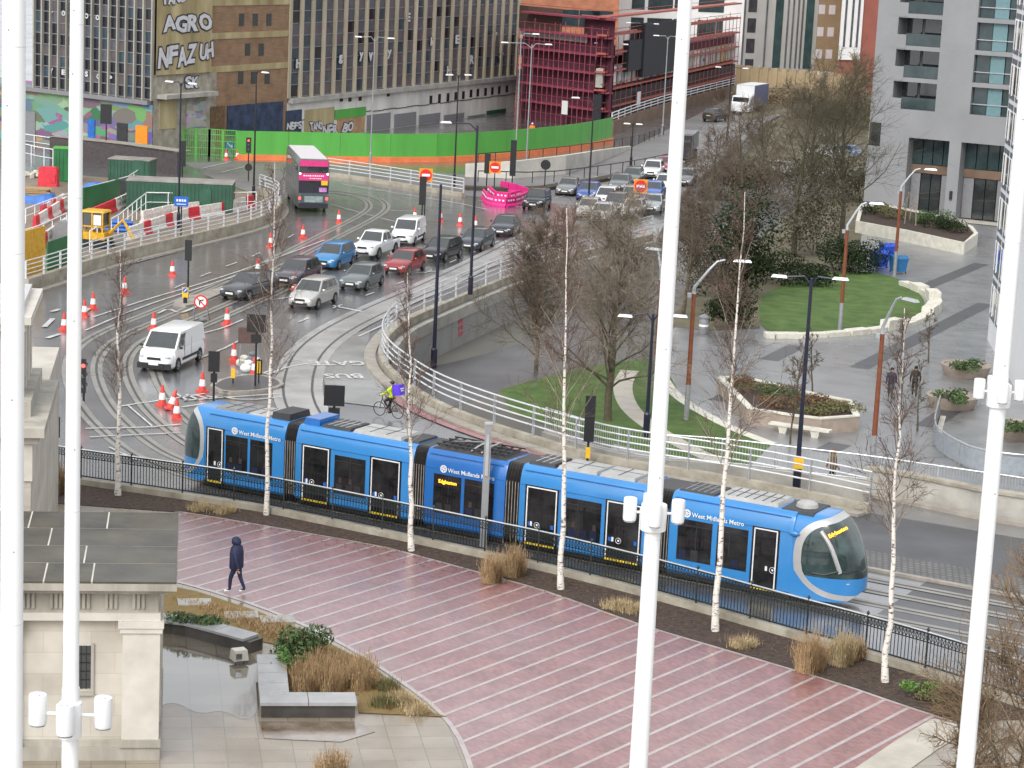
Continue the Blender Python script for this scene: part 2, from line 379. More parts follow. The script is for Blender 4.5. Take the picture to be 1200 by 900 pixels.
# ---- lower road under the bridge and the plaza beyond
low_l = [(470, 445), (500, 432), (600, 407), (680, 355), (760, 305), (830, 255), (910, 200), (960, 170)]
low_r = [(985, 205), (940, 236), (870, 292), (820, 332), (765, 372), (690, 424), (640, 440), (590, 457), (520, 480)]
area('lower_road', PS(low_l + low_r, LOW), LOW + 0.008, asphalt_low)
plaza_low = bricks('plaza_paving', (0.2, 0.205, 0.21), (0.235, 0.235, 0.24), (0.17, 0.17, 0.17), 1.2, 0.6, 0.012, 0.35, rot=0.6, wet=(0.22, 0.42))
plz = [(700, 560), (760, 440), (790, 384), (830, 388), (905, 380), (990, 300), (1030, 230), (1045, 222), (1400, 260), (1400, 620), (1020, 590)]
area('plaza', PS(plz, LOW), LOW + 0.004, plaza_low)
gr_px = [(600, 485), (585, 457), (640, 442), (700, 428), (762, 420), (785, 440), (800, 468), (850, 497), (905, 520), (880, 545), (760, 530), (660, 505)]
area('grass_bank', PS(gr_px, LOW), LOW + 0.012, lawn)
bank_px = [(640, 425), (700, 360), (765, 312), (840, 256), (960, 172), (1010, 165), (1040, 225), (1010, 262), (1000, 330), (900, 345), (905, 382), (830, 388), (790, 384), (765, 420)]
tri(struct('planted_bank', MB().sheet([(p.x, p.y, LOW + 0.016) for p in PS([(775, 380), (822, 340), (872, 300), (945, 242), (990, 208), (1040, 226), (1012, 262), (1002, 320), (905, 345), (890, 385), (830, 388)], LOW)]), bank_mat))
path_px = [(738, 434), (728, 452), (735, 476), (758, 497), (800, 522), (850, 545)]
struct('pale_path', MB().strip(smooth_path(PS(path_px, LOW + 0.02), 2), 1.1), pale_path)
path2 = [(775, 440), (790, 462), (820, 482), (860, 503), (905, 520)]
struct('lawn_edging', MB().strip(smooth_path(PS(path2, LOW + 0.024), 2), 0.7), limestone)
lawn_px = [(893, 346), (930, 328), (975, 320), (1020, 318), (1050, 325), (1070, 337), (1084, 352), (1083, 364), (1066, 376), (1040, 382), (1000, 386), (940, 391), (896, 390), (888, 370)]
LAWN = smooth_path(PS(lawn_px + lawn_px[:1], LOW), 2)
area('lawn', LAWN[:-1], LOW + 0.03, lawn)
dark_pave = mat('dark_paving_band', (0.075, 0.075, 0.08), 0.4, var=0.2, scale=1)
struct('hillside', MB().loft([[D(858, 101, 329.5), D(940, 104, 323), D(1020, 108, 316)], [P(872, 142, .02), P(940, 150, -.8), P(1030, 172, LOW - .1)], [P(845, 200, LOW - .1), P(940, 200, LOW - .1), P(1030, 200, LOW - .1)]], cap=False, closed=False), bank_mat)
for i, q in enumerate([[(1007, 431), (1155, 356)], [(1080, 338), (1150, 309)], [(900, 422), (935, 405)], [(842, 470), (872, 455)], [(965, 530), (985, 520)], [(1085, 500), (1130, 470)]]):
    struct('paving_band', MB().strip(PS(q, LOW + 0.012), 1.25), dark_pave)
_v = P(205, 840) - P(207.5, 895); GRID = math.atan2(_v.x, _v.y)
# ---- near square: beige paving, red brick fan, planting beds, pool
beige = bricks('beige_paving', (0.25, 0.205, 0.15), (0.3, 0.255, 0.195), (0.16, 0.14, 0.11), 0.95, 0.95, 0.015, 0.35, offset=0.0, rot=GRID, wet=(0.08, 0.3))
fence_px = [(40, 551), (60, 555), (99, 561), (213, 577), (299, 590), (388, 608), (480, 627), (560, 644), (640, 661), (720, 681), (800, 702), (915, 735), (1000, 758), (1080, 781), (1165, 808), (1240, 833)]
FEN = [P(x, y, 0.25) for x, y in fence_px]
FEN = smooth_path(FEN, 2)
F0 = [Vector((p.x, p.y, 0)) for p in FEN]
near = offset(F0, -0.3)
sq = near + [Vector((40, 40, 0)), Vector((40, -20, 0)), Vector((-60, -20, 0)), Vector((-60, 92, 0))]
area('square_paving', sq, 0.004, beige)
red_top = [(205, 601), (213, 600), (330, 620), (450, 641), (560, 671), (640, 693), (750, 733), (880, 771), (985, 802), (1060, 828), (1116, 846)]
red_bot = [(1030, 900), (960, 945), (565, 960), (556, 915), (548, 888), (536, 860), (512, 830), (472, 800), (420, 765), (362, 735), (302, 710), (232, 688), (180, 676)]
red_brick = bricks('red_brick_paving', (0.225, 0.08, 0.077), (0.32, 0.145, 0.136), (0.22, 0.135, 0.13), 0.22, 0.11, 0.012, 0.35, rot=0.97, wet=(0.26, 0.5))
RED = PS(red_top) + PS(red_bot)
area('red_brick_paving', RED, 0.012, red_brick)
# pale stone bands across the red brick
sdir = Vector((-0.594, -0.8045, 0)).normalized(); sn = Vector((-sdir.y, sdir.x, 0))
stripe_mat = mat('pale_band_stone', (0.36, 0.3, 0.285), 0.3, var=0.2, scale=1.5, rvar=0.1)
poly2 = [(p.x, p.y) for p in RED]
def clip_line(o_, d_):
    ts = []
    for i in range(len(poly2)):
        a = Vector((*poly2[i], 0)); b_ = Vector((*poly2[(i + 1) % len(poly2)], 0)); e = b_ - a
        den = d_.x * e.y - d_.y * e.x
        if abs(den) < 1e-9: continue
        w = a - o_; t = (w.x * e.y - w.y * e.x) / den; s = (w.x * d_.y - w.y * d_.x) / den
        if 0 <= s < 1: ts.append(t)
    ts.sort(); return [(ts[i], ts[i + 1]) for i in range(0, len(ts) - 1, 2)]
mb = MB(); base = P(1092, 840, 0)
for k in range(-3, 46):
    o_ = base + sn * (-0.915 * k) if sn.x > 0 else base + sn * (0.915 * k)
    for t0, t1 in clip_line(Vector((o_.x, o_.y, 0)), sdir):
        a = o_ + sdir * (t0 + .02); b_ = o_ + sdir * (t1 - .02)
        if (b_ - a).length > .3: mb.strip([Vector((a.x, a.y, 0.017)), Vector((b_.x, b_.y, 0.017))], 0.135)
struct('pale_paving_bands', mb, stripe_mat)
struct('paving_edge', MB().strip([Vector((p.x, p.y, 0.02)) for p in smooth_path(PS(red_top), 1)], 0.14).strip([Vector((p.x, p.y, 0.02)) for p in smooth_path(PS(red_bot[2:]), 1)], 0.16), stripe_mat)
area('soil_bed', [p for p in offset(F0, -0.22)] + [p + Vector((0.05, 0.09, 0)) for p in PS(red_top[::-1])] + PS([(60, 590)]), 0.024, soil)
dg = PS([(180, 683), (232, 694), (302, 717), (362, 742), (420, 772), (470, 806), (508, 836), (525, 841), (420, 836), (420, 815), (336, 808), (334, 770), (328, 757), (300, 751), (240, 737), (188, 727)])
area('dry_grass_bed', dg, 0.028, dry_grass_g)
pool_mat = bricks('wet_pool_floor', (0.17, 0.145, 0.11), (0.2, 0.175, 0.135), (0.1, 0.09, 0.07), .95, .95, .02, .08, offset=0.0, rot=GRID, wet=(.05, .1))
area('pool_water', smooth_path(PS([(180, 733), (240, 745), (300, 765), (306, 800), (303, 838), (285, 846), (262, 832), (232, 838), (205, 822), (180, 830), (170, 790)]), 2), 0.009, pool_mat)
stain = mat('rust_stain_paving', (0.16, 0.1, 0.05), 0.12, var=0.4, scale=0.9, rvar=0.06, detail=8, col2=(0.3, 0.25, 0.2))
area('stained_paving', PS([(304, 846), (418, 846), (440, 858), (400, 870), (310, 866)]), 0.02, stain)
struct('kerb', MB().strip([Vector((p.x, p.y, 0.024)) for p in PS([(1116, 848), (1075, 873), (1025, 908)])], 1.3), pale_path)
for c in [(228, 707), (283, 722), (325, 727)]:
    p = P(*c); struct('stepping_stone', MB().box((p.x, p.y, 0.04), (1.15, 0.75, 0.06), 0.2), mat('stepping_stone_grey', (.33, .32, .29), .4, var=.15))
# ---- tracks
TC = TA + TN * 1.2
def track(path, slab_w=2.25, z=0.008, nm='tram_track'):
    struct('track_bed', MB().strip([Vector((p.x, p.y, z)) for p in path], slab_w), track_slab)
    mb = MB()
    for s in (-0.72, 0.72): mb.strip([Vector((p.x, p.y, z + 0.005)) for p in offset(path, s)], 0.13)
    struct('tram_rails', mb, rail_steel)
curve_px = [(190, 541), (150, 516), (112, 480), (95, 442), (98, 416), (124, 393), (200, 363), (290, 325), (375, 282), (428, 256), (446, 243), (436, 232), (402, 226), (330, 218)]
near_track = [TC + TU * 70, TC + TU * 40] + [TC + TU * t for t in (30, 20, 10, 2)]
cv = PS(curve_px)
c1 = smooth_path(near_track + cv, 3)
area('track_lane', [TC + TU * 75 + TN * 4.9, TC + TU * 30 + TN * 4.9, TC + TU * 30 - TN * 1.7, TC + TU * 75 - TN * 1.7], 0.004, asphalt_low)
dim_reflect_asphalt = mat('asphalt_dim_reflection', (0.05, 0.05, 0.054), .5, var=.25, scale=.6, rvar=.1, detail=8)  # darker colour paints in the dim reflection of trees and walls
area('dim_reflection_road', [TC + TU * 80 + TN * 7.5, TC + TU * 33 + TN * 7.5, TC + TU * 26 + TN * 5.2, TC + TU * 12 + TN * 6.5, TC + TU * 8 + TN * 11.5, TC + TU * 22 + TN * 13.2, TC + TU * 28 + TN * 13.4, TC + TU * 80 + TN * 14], 0.006, dim_reflect_asphalt)  # sheet laid to darken the road where dark surroundings would mirror
slab_dry = mat('dry_track_concrete', (.22, .21, .185), .5, var=.25, scale=.8, detail=8)
def pair_strips(path, z=0.008, sm_=None):
    mb = MB(); mr = MB()
    for s in (-0.72, 0.72):
        q = offset(path, s)
        mb.strip([Vector((p.x, p.y, z)) for p in q], 0.62); mr.strip([Vector((p.x, p.y, z + 0.005)) for p in q], 0.13)
    struct('track_bed', mb, sm_ or track_slab); struct('tram_rails', mr, rail_steel)
pair_strips(c1, 0.012, slab_dry)
far_track = [TC + TN * 3.0 + TU * t for t in (75, 40, 25, 12, 4)] + offset(cv, -3.0)[:9]
pair_strips(smooth_path(far_track, 3), 0.022, slab_dry)
gate_px = [(420, 540), (372, 505), (348, 470), (350, 438), (362, 412), (392, 388), (440, 364), (500, 338), (560, 310), (610, 284), (640, 268)]
GATE = smooth_path(PS(gate_px), 2)
track(GATE, 2.5, 0.034)
pv = mat('pale_wet_slab', (0.27, 0.27, 0.262), 0.16, var=0.35, scale=0.5, rvar=0.1, detail=8)
area('bus_lane', PS([(385, 470), (378, 438), (390, 412), (412, 392), (434, 386), (431, 410), (440, 440), (452, 460), (450, 478)]), 0.03, pv)
kerb_path = [p for p in RAILP if p.x < 40]
struct('red_kerb_lane', MB().strip([Vector((p.x, p.y, 0.046)) for p in offset(RAILP, 1.25)[3:34]], 0.55), paint_red)
struct('kerb', MB().wall(offset(RAILP, 0.62)[0:60], 0.62, -0.01, 0.13), kerbstone)
struct('kerb', MB().wall([Vector((p.x, p.y, 0)) - Vector((.15, .55, 0)) for p in PARP], 0.5, -0.01, 0.14), kerbstone)
sett = bricks('granite_setts', (0.13, 0.12, 0.11), (0.2, 0.19, 0.18), (0.05, 0.05, 0.05), 0.3, 0.2, 0.05, 0.4, rot=-0.5)
area('sett_strip', [TC + TN * 5.1 + TU * 75, TC + TN * 5.1 + TU * 24, TC + TN * 7.6 + TU * 24, TC + TN * 7.6 + TU * 75], 0.008, sett)
struct('kerb', MB().wall([TC + TN * 4.95 + TU * 24, TC + TN * 4.95 + TU * 75], 0.25, -0.01, 0.1), kerbstone)
# ---- painted markings
mk = MB(); Z = 0.05
def line(px, w=0.13, dash=None, z=Z, m=None):
    mb = m or mk
    path = smooth_path([Vector((p.x, p.y, z)) for p in PS(px)], 1)
    if not dash: mb.strip(path, w); return
    pts = resample(path, 0.5); on, off = dash; i = 0
    while i < len(pts) - 1:
        j = min(len(pts) - 1, i + int(on * 2)); 
        if j > i: mb.strip(pts[i:j + 1], w)
        i = j + int(off * 2)
line([(60, 337), (100, 323), (220, 292), (300, 273), (322, 262)], 0.2)
line([(110, 372), (180, 349), (220, 338), (300, 312), (380, 282)], 0.14)
line([(100, 388), (160, 362), (240, 336), (300, 316)], 0.14)
line([(205, 338), (250, 318), (300, 300), (345, 275)], 0.12, (2, 3))
line([(60, 366), (70, 363)], 0.3); line([(52, 384), (62, 374)], 0.3); line([(55, 397), (70, 392)], 0.3); line([(98, 366), (105, 362)], .3)
line([(185, 368), (197, 362), (210, 368), (222, 364), (238, 356)], 0.2)
line([(228, 423), (275, 404), (300, 386)], 0.14); line([(235, 392), (262, 385), (285, 375)], 0.14)
line([(390, 359), (425, 366)], 0.25); line([(318, 352), (340, 349)], 0.2)
line([(140, 477), (207, 467), (240, 462)], 0.14); line([(100, 503), (170, 502), (212, 498)], 0.16); line([(105, 513), (212, 508)], 0.12)
line([(215, 470), (330, 462)], 0.15); line([(212, 478), (260, 471)], 0.15)
line([(150, 476), (178, 500)], 0.1); line([(128, 525), (160, 540)], 0.1)
for k in range(5): line([(206 + 12 * k, 462 + k), (220 + 12 * k, 470 - k)], 0.14)
for k in range(4): line([(262 + 17 * k, 449 - 3 * k), (285 + 17 * k, 440 - 3 * k)], 0.14)
line([(250, 465), (290, 470), (330, 466)], 0.14); line([(248, 452), (268, 442), (330, 437)], 0.14)
line([(330, 433), (352, 428), (384, 425)], 0.14, None, 0.055)
line([(350, 378), (420, 350), (470, 332), (540, 303), (600, 276)], 0.12, (1.5, 4))
line([(420, 395), (470, 372)], 0.14); line([(466, 322), (520, 318)], .1)
line([(388, 240), (430, 252), (470, 262)], 0.12); line([(450, 247), (490, 248)], 0.14); line([(560, 235), (590, 240), (640, 248)], 0.12)
line([(400, 216), (460, 226), (540, 239), (570, 246)], 0.15)
line([(650, 233), (690, 222)], 0.14); line([(690, 210), (740, 196), (790, 178)], 0.14, (3, 3)); line([(805, 168), (838, 150), (880, 126)], 0.15, (3, 5))
line([(700, 215), (790, 190), (860, 150), (930, 112)], 0.12)
line([(236, 198), (262, 192), (272, 190)], 0.2); line([(258, 203), (290, 195)], 0.15)
struct('road_markings', mk, paint_white)
lowmk = MB()
for q in [[(737, 330), (768, 314)], [(798, 293), (828, 277)], [(835, 273), (862, 258)]]:
    a, b_ = PS(q, LOW + 0.02); lowmk.strip([a, b_], 0.15)
struct('road_markings', lowmk, paint_white)
line_w = MB()
a = P(432, 441, 0); b_ = P(384, 441, 0)       # words read by drivers coming towards the square
ex = (b_ - a).normalized(); ey = Vector((-ex.y, ex.x, 0))
for word, px in (('GATE', (426, 423)), ('BUS', (424, 438))):
    q = P(*px, 0.06); M = Matrix(((ex.x * 1.0, ey.x * 1.4, 0, q.x), (ex.y * 1.0, ey.y * 1.4, 0, q.y), (0, 0, 1, 0.058), (0, 0, 0, 1)))
    lettering(word, 1.2, M, line_w, 0.001, bold=0.03)
struct('road_markings', line_w, paint_white)
area('traffic_island_top', PS([(248, 455), (262, 446), (300, 441), (326, 447), (332, 455), (300, 461), (262, 462)]), 0.14, asphalt_low)
struct('kerb', MB().wall(smooth_path(PS([(248, 455), (262, 446), (300, 441), (326, 447), (332, 455), (300, 461), (262, 462), (248, 455)]), 1), 0.2, -0.01, 0.15), kerbstone)
struct('traffic_island', MB().prism(smooth_path(PS([(203, 358), (210, 351), (240, 345), (300, 322), (302, 327), (250, 350), (222, 361), (203, 358)]), 1)[:-1], -0.01, 0.13), kerbstone)
# ---------------------------------------------------------------- rails, walls and fences
def tube_rail(name, label, path, zs, base_z, post_step, r=0.04, wall_h=0.45, wall_t=0.3, wmat=concrete_dirty, rmat=rail_white, pmat=None, wall_label=None, group=None, wall_name='parapet_wall'):
    c = path[len(path) // 2]
    w = thing(name, label, 'railing', (c.x, c.y, base_z), world=True)
    pts = path
    for z in zs:
        MB().tube([p + Vector((0, 0, z)) for p in pts], r, 6).build('rail', rmat, w, smooth=True)
    pp = resample(path, post_step)
    for i, p in enumerate(pp):
        d = pp[min(i + 1, len(pp) - 1)] - pp[max(i - 1, 0)]
        MB().box((p.x, p.y, (base_z + zs[0]) / 2), (0.13, 0.05, zs[0] - base_z), math.atan2(d.y, d.x) + PI / 2).build('post', pmat or rmat, w)
    return w
# curved parapet
mbw = MB().wall(RAILP, 0.34, -0.05, 0.42)
up = mbw.build('parapet_wall', concrete_dirty); tag(up, 'low mossy concrete upstand carrying the long curved pale railing', 'wall')
tube_rail('guard_railing', 'long curved pale four-bar railing on the bridge wall beside the tram', RAILP, [1.8, 1.5, 1.2, 0.9], 0.42, 2.9, 0.04, pmat=galv)
# underpass cladding panels under the far leg of the curve
uw = [RAILP[i] for i in range(len(RAILP)) if i > 50]
uwp = resample(offset(RAILP, -0.5)[46:], 3.4)
w = thing('retaining_wall', 'grey panelled retaining wall under the bridge railing facing the lower road', 'wall', (uwp[1].x, uwp[1].y, LOW), world=True)
for i in range(len(uwp) - 1):
    MB().wall([uwp[i].lerp(uwp[i + 1], 0.01), uwp[i].lerp(uwp[i + 1], 0.99)], 0.2, LOW, -0.75).build('panel', tunnel_wall_mat, w)
MB().wall(uwp, 0.36, -0.75, -0.05).build('coping', concrete, w)
mbg = MB()
q0 = uwp[4].lerp(uwp[5], .4); dq = (uwp[5] - uwp[4]).normalized(); nq = Vector((-dq.y, dq.x, 0)) * -0.13
for k in range(3):
    for j in range(2): mbg.box(tuple(q0 + nq + dq * (j * .5) + Vector((0, 0, -0.95 - .38 * k))), (0.34, 0.02, 0.26), math.atan2(dq.y, dq.x))
mbg.build('red_graffiti_tag', mat('graffiti_pink', (0.5, 0.1, 0.13), .6, var=.3), w)
# left-hand wall and rails
LP = smooth_path(PS([(30, 343), (57, 335), (100, 320), (160, 303), (220, 289), (270, 277), (302, 268), (322, 258), (329, 247), (322, 238), (304, 232)]), 2)
tag(MB().wall(LP, 0.4, -0.05, 0.85).build('parapet_wall', concrete_dirty), 'stained concrete wall below the pale railing beside the building site', 'wall')
tube_rail('guard_railing', 'pale four-bar railing on the concrete wall round the building site', LP, [1.95, 1.68, 1.41, 1.14], 0.85, 2.4, 0.04)
struct('kerb', MB().wall(offset(LP, -0.5), 0.5, -0.01, 0.12), kerbstone)
MP = smooth_path(PS([(384, 206), (420, 211), (470, 219), (543, 231)]), 1)
tag(MB().wall(MP, 0.5, -0.02, 0.35).build('parapet_wall', concrete_dirty), 'low brown kerb wall under the median railing behind the bus', 'wall')
tube_rail('guard_railing', 'pale four-bar median railing just beyond the pink and grey bus', MP, [1.6, 1.3, 1.0, 0.7], 0.35, 2.6, 0.045)
FP = smooth_path(PS([(716, 158), (745, 146), (790, 131), (855, 113), (905, 100)]), 1)
brown_wall = mat('brown_wall', (0.16, 0.105, 0.07), .7, var=.25, scale=.6)
tag(MB().wall(FP, 0.5, -0.02, 1.5).build('parapet_wall', brown_wall), 'long brown flyover wall below the red scaffolded building', 'wall')
tube_rail('guard_railing', 'white three-bar railing on the brown flyover wall', FP, [2.5, 2.15, 1.8], 1.5, 4, 0.07)
# parapet right of the rail
PW = [p + Vector((.05, .2, 0)) for p in PARP]
pw = MB().wall(PW, 0.4, -0.02, 1.02).build('parapet_wall', concrete); tag(pw, 'plain weathered concrete parapet facing the road at the end of the railing', 'wall')
MB().wall(PW, 0.56, 1.02, 1.14).build('coping', concrete_dirty, pw)
# plaza-side railing with thin bars
bar_px = [(640, 478), (700, 496), (760, 508), (850, 514), (940, 525), (1020, 534), (1100, 546), (1200, 560), (1300, 576)]
BP = [P(x, y, 1.6) for x, y in bar_px]; BP = smooth_path([Vector((p.x, p.y, 0)) for p in BP], 1)
w = thing('bar_railing', 'thin blue-grey barred railing along the plaza side of the bridge', 'railing', tuple(BP[8]), world=True)
MB().tube([p + Vector((0, 0, 1.6)) for p in BP], 0.035, 6).tube([p + Vector((0, 0, .55)) for p in BP], 0.02, 5).build('rail', galv, w)
bp = resample(BP, 2.4)
for i in range(len(bp) - 1):
    mb = MB()
    for k in range(1, 18):
        q = bp[i].lerp(bp[i + 1], k / 18); mb.beam(q + Vector((0, 0, .55)), q + Vector((0, 0, 1.58)), 0.018)
    mb.build('bar_panel', galv, w); MB().beam(bp[i], bp[i] + Vector((0, 0, 1.6)), 0.07).build('post', galv, w)
tag(MB().wall(BP, 0.5, LOW, 0.5).build('retaining_wall', concrete), 'pale retaining wall below the thin blue-grey barred railing', 'wall')
# black low rail in the distance
for px, lab in (([(560, 213), (636, 215), (699, 207), (755, 198), (790, 190)], 'low black post and rail fence behind the queue of cars'), ([(560, 192), (640, 186), (740, 172), (778, 158)], 'low black post and rail fence on top of the white ramp wall')):
    q = smooth_path(PS(px), 1); zt = 1.0
    if 'ramp' in lab: q = [p for p in q]
    w = thing('post_rail_fence', lab, 'fence', tuple(q[3]), world=True)
    MB().tube([p + Vector((0, 0, zt)) for p in q], 0.05, 5).build('rail', black_metal, w)
    for p in resample(q, 2.6): MB().beam(p, p + Vector((0, 0, zt)), 0.08).build('post', black_metal, w)
hk = PS([(545, 222), (600, 224), (640, 222), (699, 213), (755, 203), (795, 195)])
struct('kerb', MB().wall(hk, 1.2, -.01, .3), mat('dark_verge', (.05, .042, .03), .9, var=.4))
rw = PS([(545, 207), (600, 209), (660, 204), (700, 190), (738, 174)]); tops = [192, 189, 182, 176, 171]
tag(MB().wall(rw, 0.4, 0, [height_at(p, t) for p, t in zip(rw, tops)]).build('retaining_wall', mat('pale_ramp_concrete', (.52, .5, .45), .6, var=.2, scale=.5, detail=8)), 'pale wedge-shaped ramp wall below the green hoarding', 'wall')
# ---------------------------------------------------------------- green hoarding
HP = smooth_path(PS([(277, 187), (340, 188), (440, 190), (520, 190), (580, 186), (640, 180), (685, 174), (719, 166)]), 1)
w = thing('site_hoarding', 'long bright green site hoarding with an orange kick board', 'hoarding', tuple(HP[6]), world=True)
hp = resample(HP, 5.0)
for i in range(len(hp) - 1):
    MB().wall([hp[i].lerp(hp[i + 1], .004), hp[i].lerp(hp[i + 1], .996)], 0.08, 0.5, 2.75).build('panel', hoard_green, w)
MB().wall(hp, 0.5, 0, 0.5).build('kick_board', hoard_orange, w)
GF = PS([(214, 182), (245, 183), (277, 185)])
w = thing('mesh_fence', 'see-through green mesh fence beside the solid green hoarding', 'fence', tuple(GF[0]), world=True)
for i in range(2):
    mb = MB()
    for k in range(15):
        q = GF[i].lerp(GF[i + 1], k / 14); mb.beam(q, q + Vector((0, 0, 2.6)), 0.05 if k % 7 else .2)
    for z in (0.15, .8, 1.5, 2.1, 2.6): mb.beam(GF[i] + Vector((0, 0, z)), GF[i + 1] + Vector((0, 0, z)), 0.07)
    mb.build('mesh_panel', hoard_green, w)
# ---------------------------------------------------------------- iron fence along the bed
kb = MB().wall(F0, 0.34, 0.0, 0.25).build('fence_kerb', concrete_dirty); tag(kb, 'mossy concrete kerb under the ornate dark iron fence', 'kerb')
fp = resample(F0, 2.35)
fw = thing('iron_fence', 'ornate dark green iron fence between planting bed and tram', 'fence', (F0[40].x, F0[40].y, 0.25), world=True)
FH = 1.22
def fence_panel(L):
    mb = MB(); n = 17
    mb.beam((0, 0, .1), (L, 0, .1), .035, .05); mb.beam((0, 0, FH - .34), (L, 0, FH - .34), .03, .035); mb.beam((0, 0, FH - .04), (L, 0, FH - .04), .04, .05)
    for k in range(n + 1):
        x = L * k / n; mb.beam((x, 0, .1), (x, 0, FH - .06), .022)
        if k < n:
            mb.beam((x, 0, FH - .33), (x + L / n, 0, FH - .07), .016); mb.beam((x + L / n, 0, FH - .33), (x, 0, FH - .07), .016)
    return mb
p0 = None
for i in range(len(fp) - 1):
    d = fp[i + 1] - fp[i]; L = d.length; rz = math.atan2(d.y, d.x); loc = fp[i] + Vector((0, 0, .25)) - fw.location
    if p0 is None or abs(L - 2.35) > .05:
        pn = fence_panel(L).build('panel', green_iron, fw, off=(0, 0, 0))
        if p0 is None: p0 = pn
    else:
        pn = p0.copy(); COL.objects.link(pn); pn.parent = fw
    pn.location = loc; pn.rotation_euler = (0, 0, rz)
    po = MB().beam((0, 0, 0), (0, 0, FH + .06), .06).lathe([(.045, FH + .06), (.06, FH + .1), (.01, FH + .17)], 6).build('post', green_iron, fw, off=(0, 0, 0)); po.location = loc
MB().tube([p + Vector((0, 0, .25 + FH)) for p in F0], 0.032, 6).build('top_rail', galv, fw)
# ---------------------------------------------------------------- masts
mast_seam = mat('mast_seam', (.66, .67, .68), .4, var=.05)
def mast(label, pts_px, Y, r0, r1, lamp_y=None, ls=1.0):
    # pts_px: (x at row 0, x at row 900)
    a = D(pts_px[1], 900, Y); x0 = D(pts_px[0], 0, Y)
    base = Vector((a.x + (a.x - x0.x) * 0.0, Y, 0.012))
    t = thing('light_mast', label, 'mast', tuple(base))
    H = 27.0
    MB().tube([(0, 0, 0.3), (0, 0, 12), (0, 0, 17), (0, 0, H)], [r0 * 1.12, r0, (r0 + r1) / 2, r1], 28).lathe([(r0 * 1.9, 0), (r0 * 1.9, .3)], 20).build('pole', white_mast, t, off=(0, 0, 0), smooth=True)
    for z in (6.0, 12.0, 17.2, 20.6, 22.4):
        r_z = (r0 + (((r0 + r1) / 2) - r0) * (z - 12) / 5) if z < 17 and z > 12 else r0 * (1 + .12 * max(0, 12 - z) / 11.7) if z <= 12 else (r0 + r1) / 2 + (r1 - (r0 + r1) / 2) * (z - 17) / 10
        MB().lathe([(r_z - .002, z), (r_z + .0014, z + .003), (r_z + .0014, z + .012), (r_z - .002, z + .015)], 24).build('seam_ring', mast_seam, t, off=(0, 0, 0))
    for z, an in ((21.9, -1.9), (22.55, -1.8), (23.2, -1.9), (19.3, -1.4), (17.9, -1.2)):
        rr = r0 if z < 17 else (r0 + r1) / 2 if z < 21 else (r0 + r1 * 2) / 3 + .004
        MB().ball((rr * math.cos(an), rr * math.sin(an), z), (.008, .008, .008), 6, 4).build('bolt', grey_back, t, off=(0, 0, 0))
    if lamp_y:
        q = D(pts_px[1] + (pts_px[0] - pts_px[1]) * (1 - lamp_y / 900), lamp_y, Y); z = q.z; k_ = ls
        MB().lathe([(r0 * 1.22, z - .42 * k_), (r0 * 1.25, z - .06), (r0 * 1.2, z - .02), (r0 * .8, z)], 20).build('collar', white_mast, t, off=(0, 0, 0), smooth=True)
        for ang in (0.0, PI * 0.56, PI, PI * 1.5):
            ca, sa = math.cos(ang), math.sin(ang); rr = 0.36 * k_
            if abs(ca) < .5: rr = max(rr * .8, r0 * 1.3 + .06)
            MB().tube([(ca * .06, sa * .06, z - .16 * k_), (ca * rr, sa * rr, z - .16 * k_)], .02 * k_, 8).build('arm', white_mast, t, off=(0, 0, 0))
            lp = [(.07, -.3), (.096, -.285), (.102, -.25), (.102, .02), (.098, .05), (.085, .06)]
            lamp = MB().lathe([(r_ * k_, z + h_ * k_) for r_, h_ in lp], 18, (ca * rr, sa * rr, 0)).build('floodlight', lamp_white, t, off=(0, 0, 0), smooth=True)
            MB().lathe([(.085 * k_, z - .308 * k_), (.0855 * k_, z - .3 * k_)], 16, (ca * rr, sa * rr, 0)).build('lens', lens_clear, lamp, off=(0, 0, 0))
            for d_ in (-.03, .03): MB().ball((ca * rr + d_ * k_, sa * rr - .06 * k_, z + .062 * k_), .009 * k_, 6, 4).build('vent_hole', grey_back, lamp, off=(0, 0, 0))
    return t
mast('thick plain white mast nearest the camera, without floodlights', (9, 13), 20.0, 0.105, 0.1)
mast('white mast with cylindrical floodlights before the stone porch wall', (87, 82), 24.0, 0.102, 0.062, 822, 1.0)
mast('tall white mast with cylindrical floodlights before the middle of the tram', (803, 748), 24.0, 0.115, 0.062, 590, .72)
mast('leaning-looking white mast with floodlights by the round planters', (1213, 1131), 24.0, 0.105, 0.075, 450, .6)
# ---------------------------------------------------------------- memorial building
AX = Vector((-0.142, 0.99, 0)).normalized(); AY = Vector((AX.y, -AX.x, 0))      # away from us, to our right
c0 = P(186, 893, 0.0)                                 # foot of the front corner
HB = thing('memorial_hall', 'pale stone classical memorial hall with flat-roofed porch and cornices', 'building', (c0.x, c0.y, 0.004))
Mh = Matrix(((AY.x, AX.x, 0, 0), (AY.y, AX.y, 0, 0), (0, 0, 1, 0), (0, 0, 0, 1)))
def hb(name, m, boxes, parent=HB):
    mb = MB()
    for (x0, x1, y0, y1, z0, z1) in boxes: mb.box(((x0 + x1) / 2, (y0 + y1) / 2, (z0 + z1) / 2), (x1 - x0, y1 - y0, z1 - z0), M=Mh)
    return mb.build(name, m, parent, off=(0, 0, 0))
ZT = 5.15
ashlar = bricks('ashlar_stone', (0.5, 0.465, 0.4), (0.57, 0.535, 0.47), (0.4, 0.36, 0.3), 1.3, 0.62, 0.006, 0.7, swap=True)
hb('porch_wall', ashlar, [(-7.0, -0.25, 0.35, 7.0, 0.55, ZT - .05)])
hb('plinth', portland_wet, [(-7.0, .02, .12, 7.0, 0, .4), (-7.0, -.1, .2, 7.0, .4, .55)])
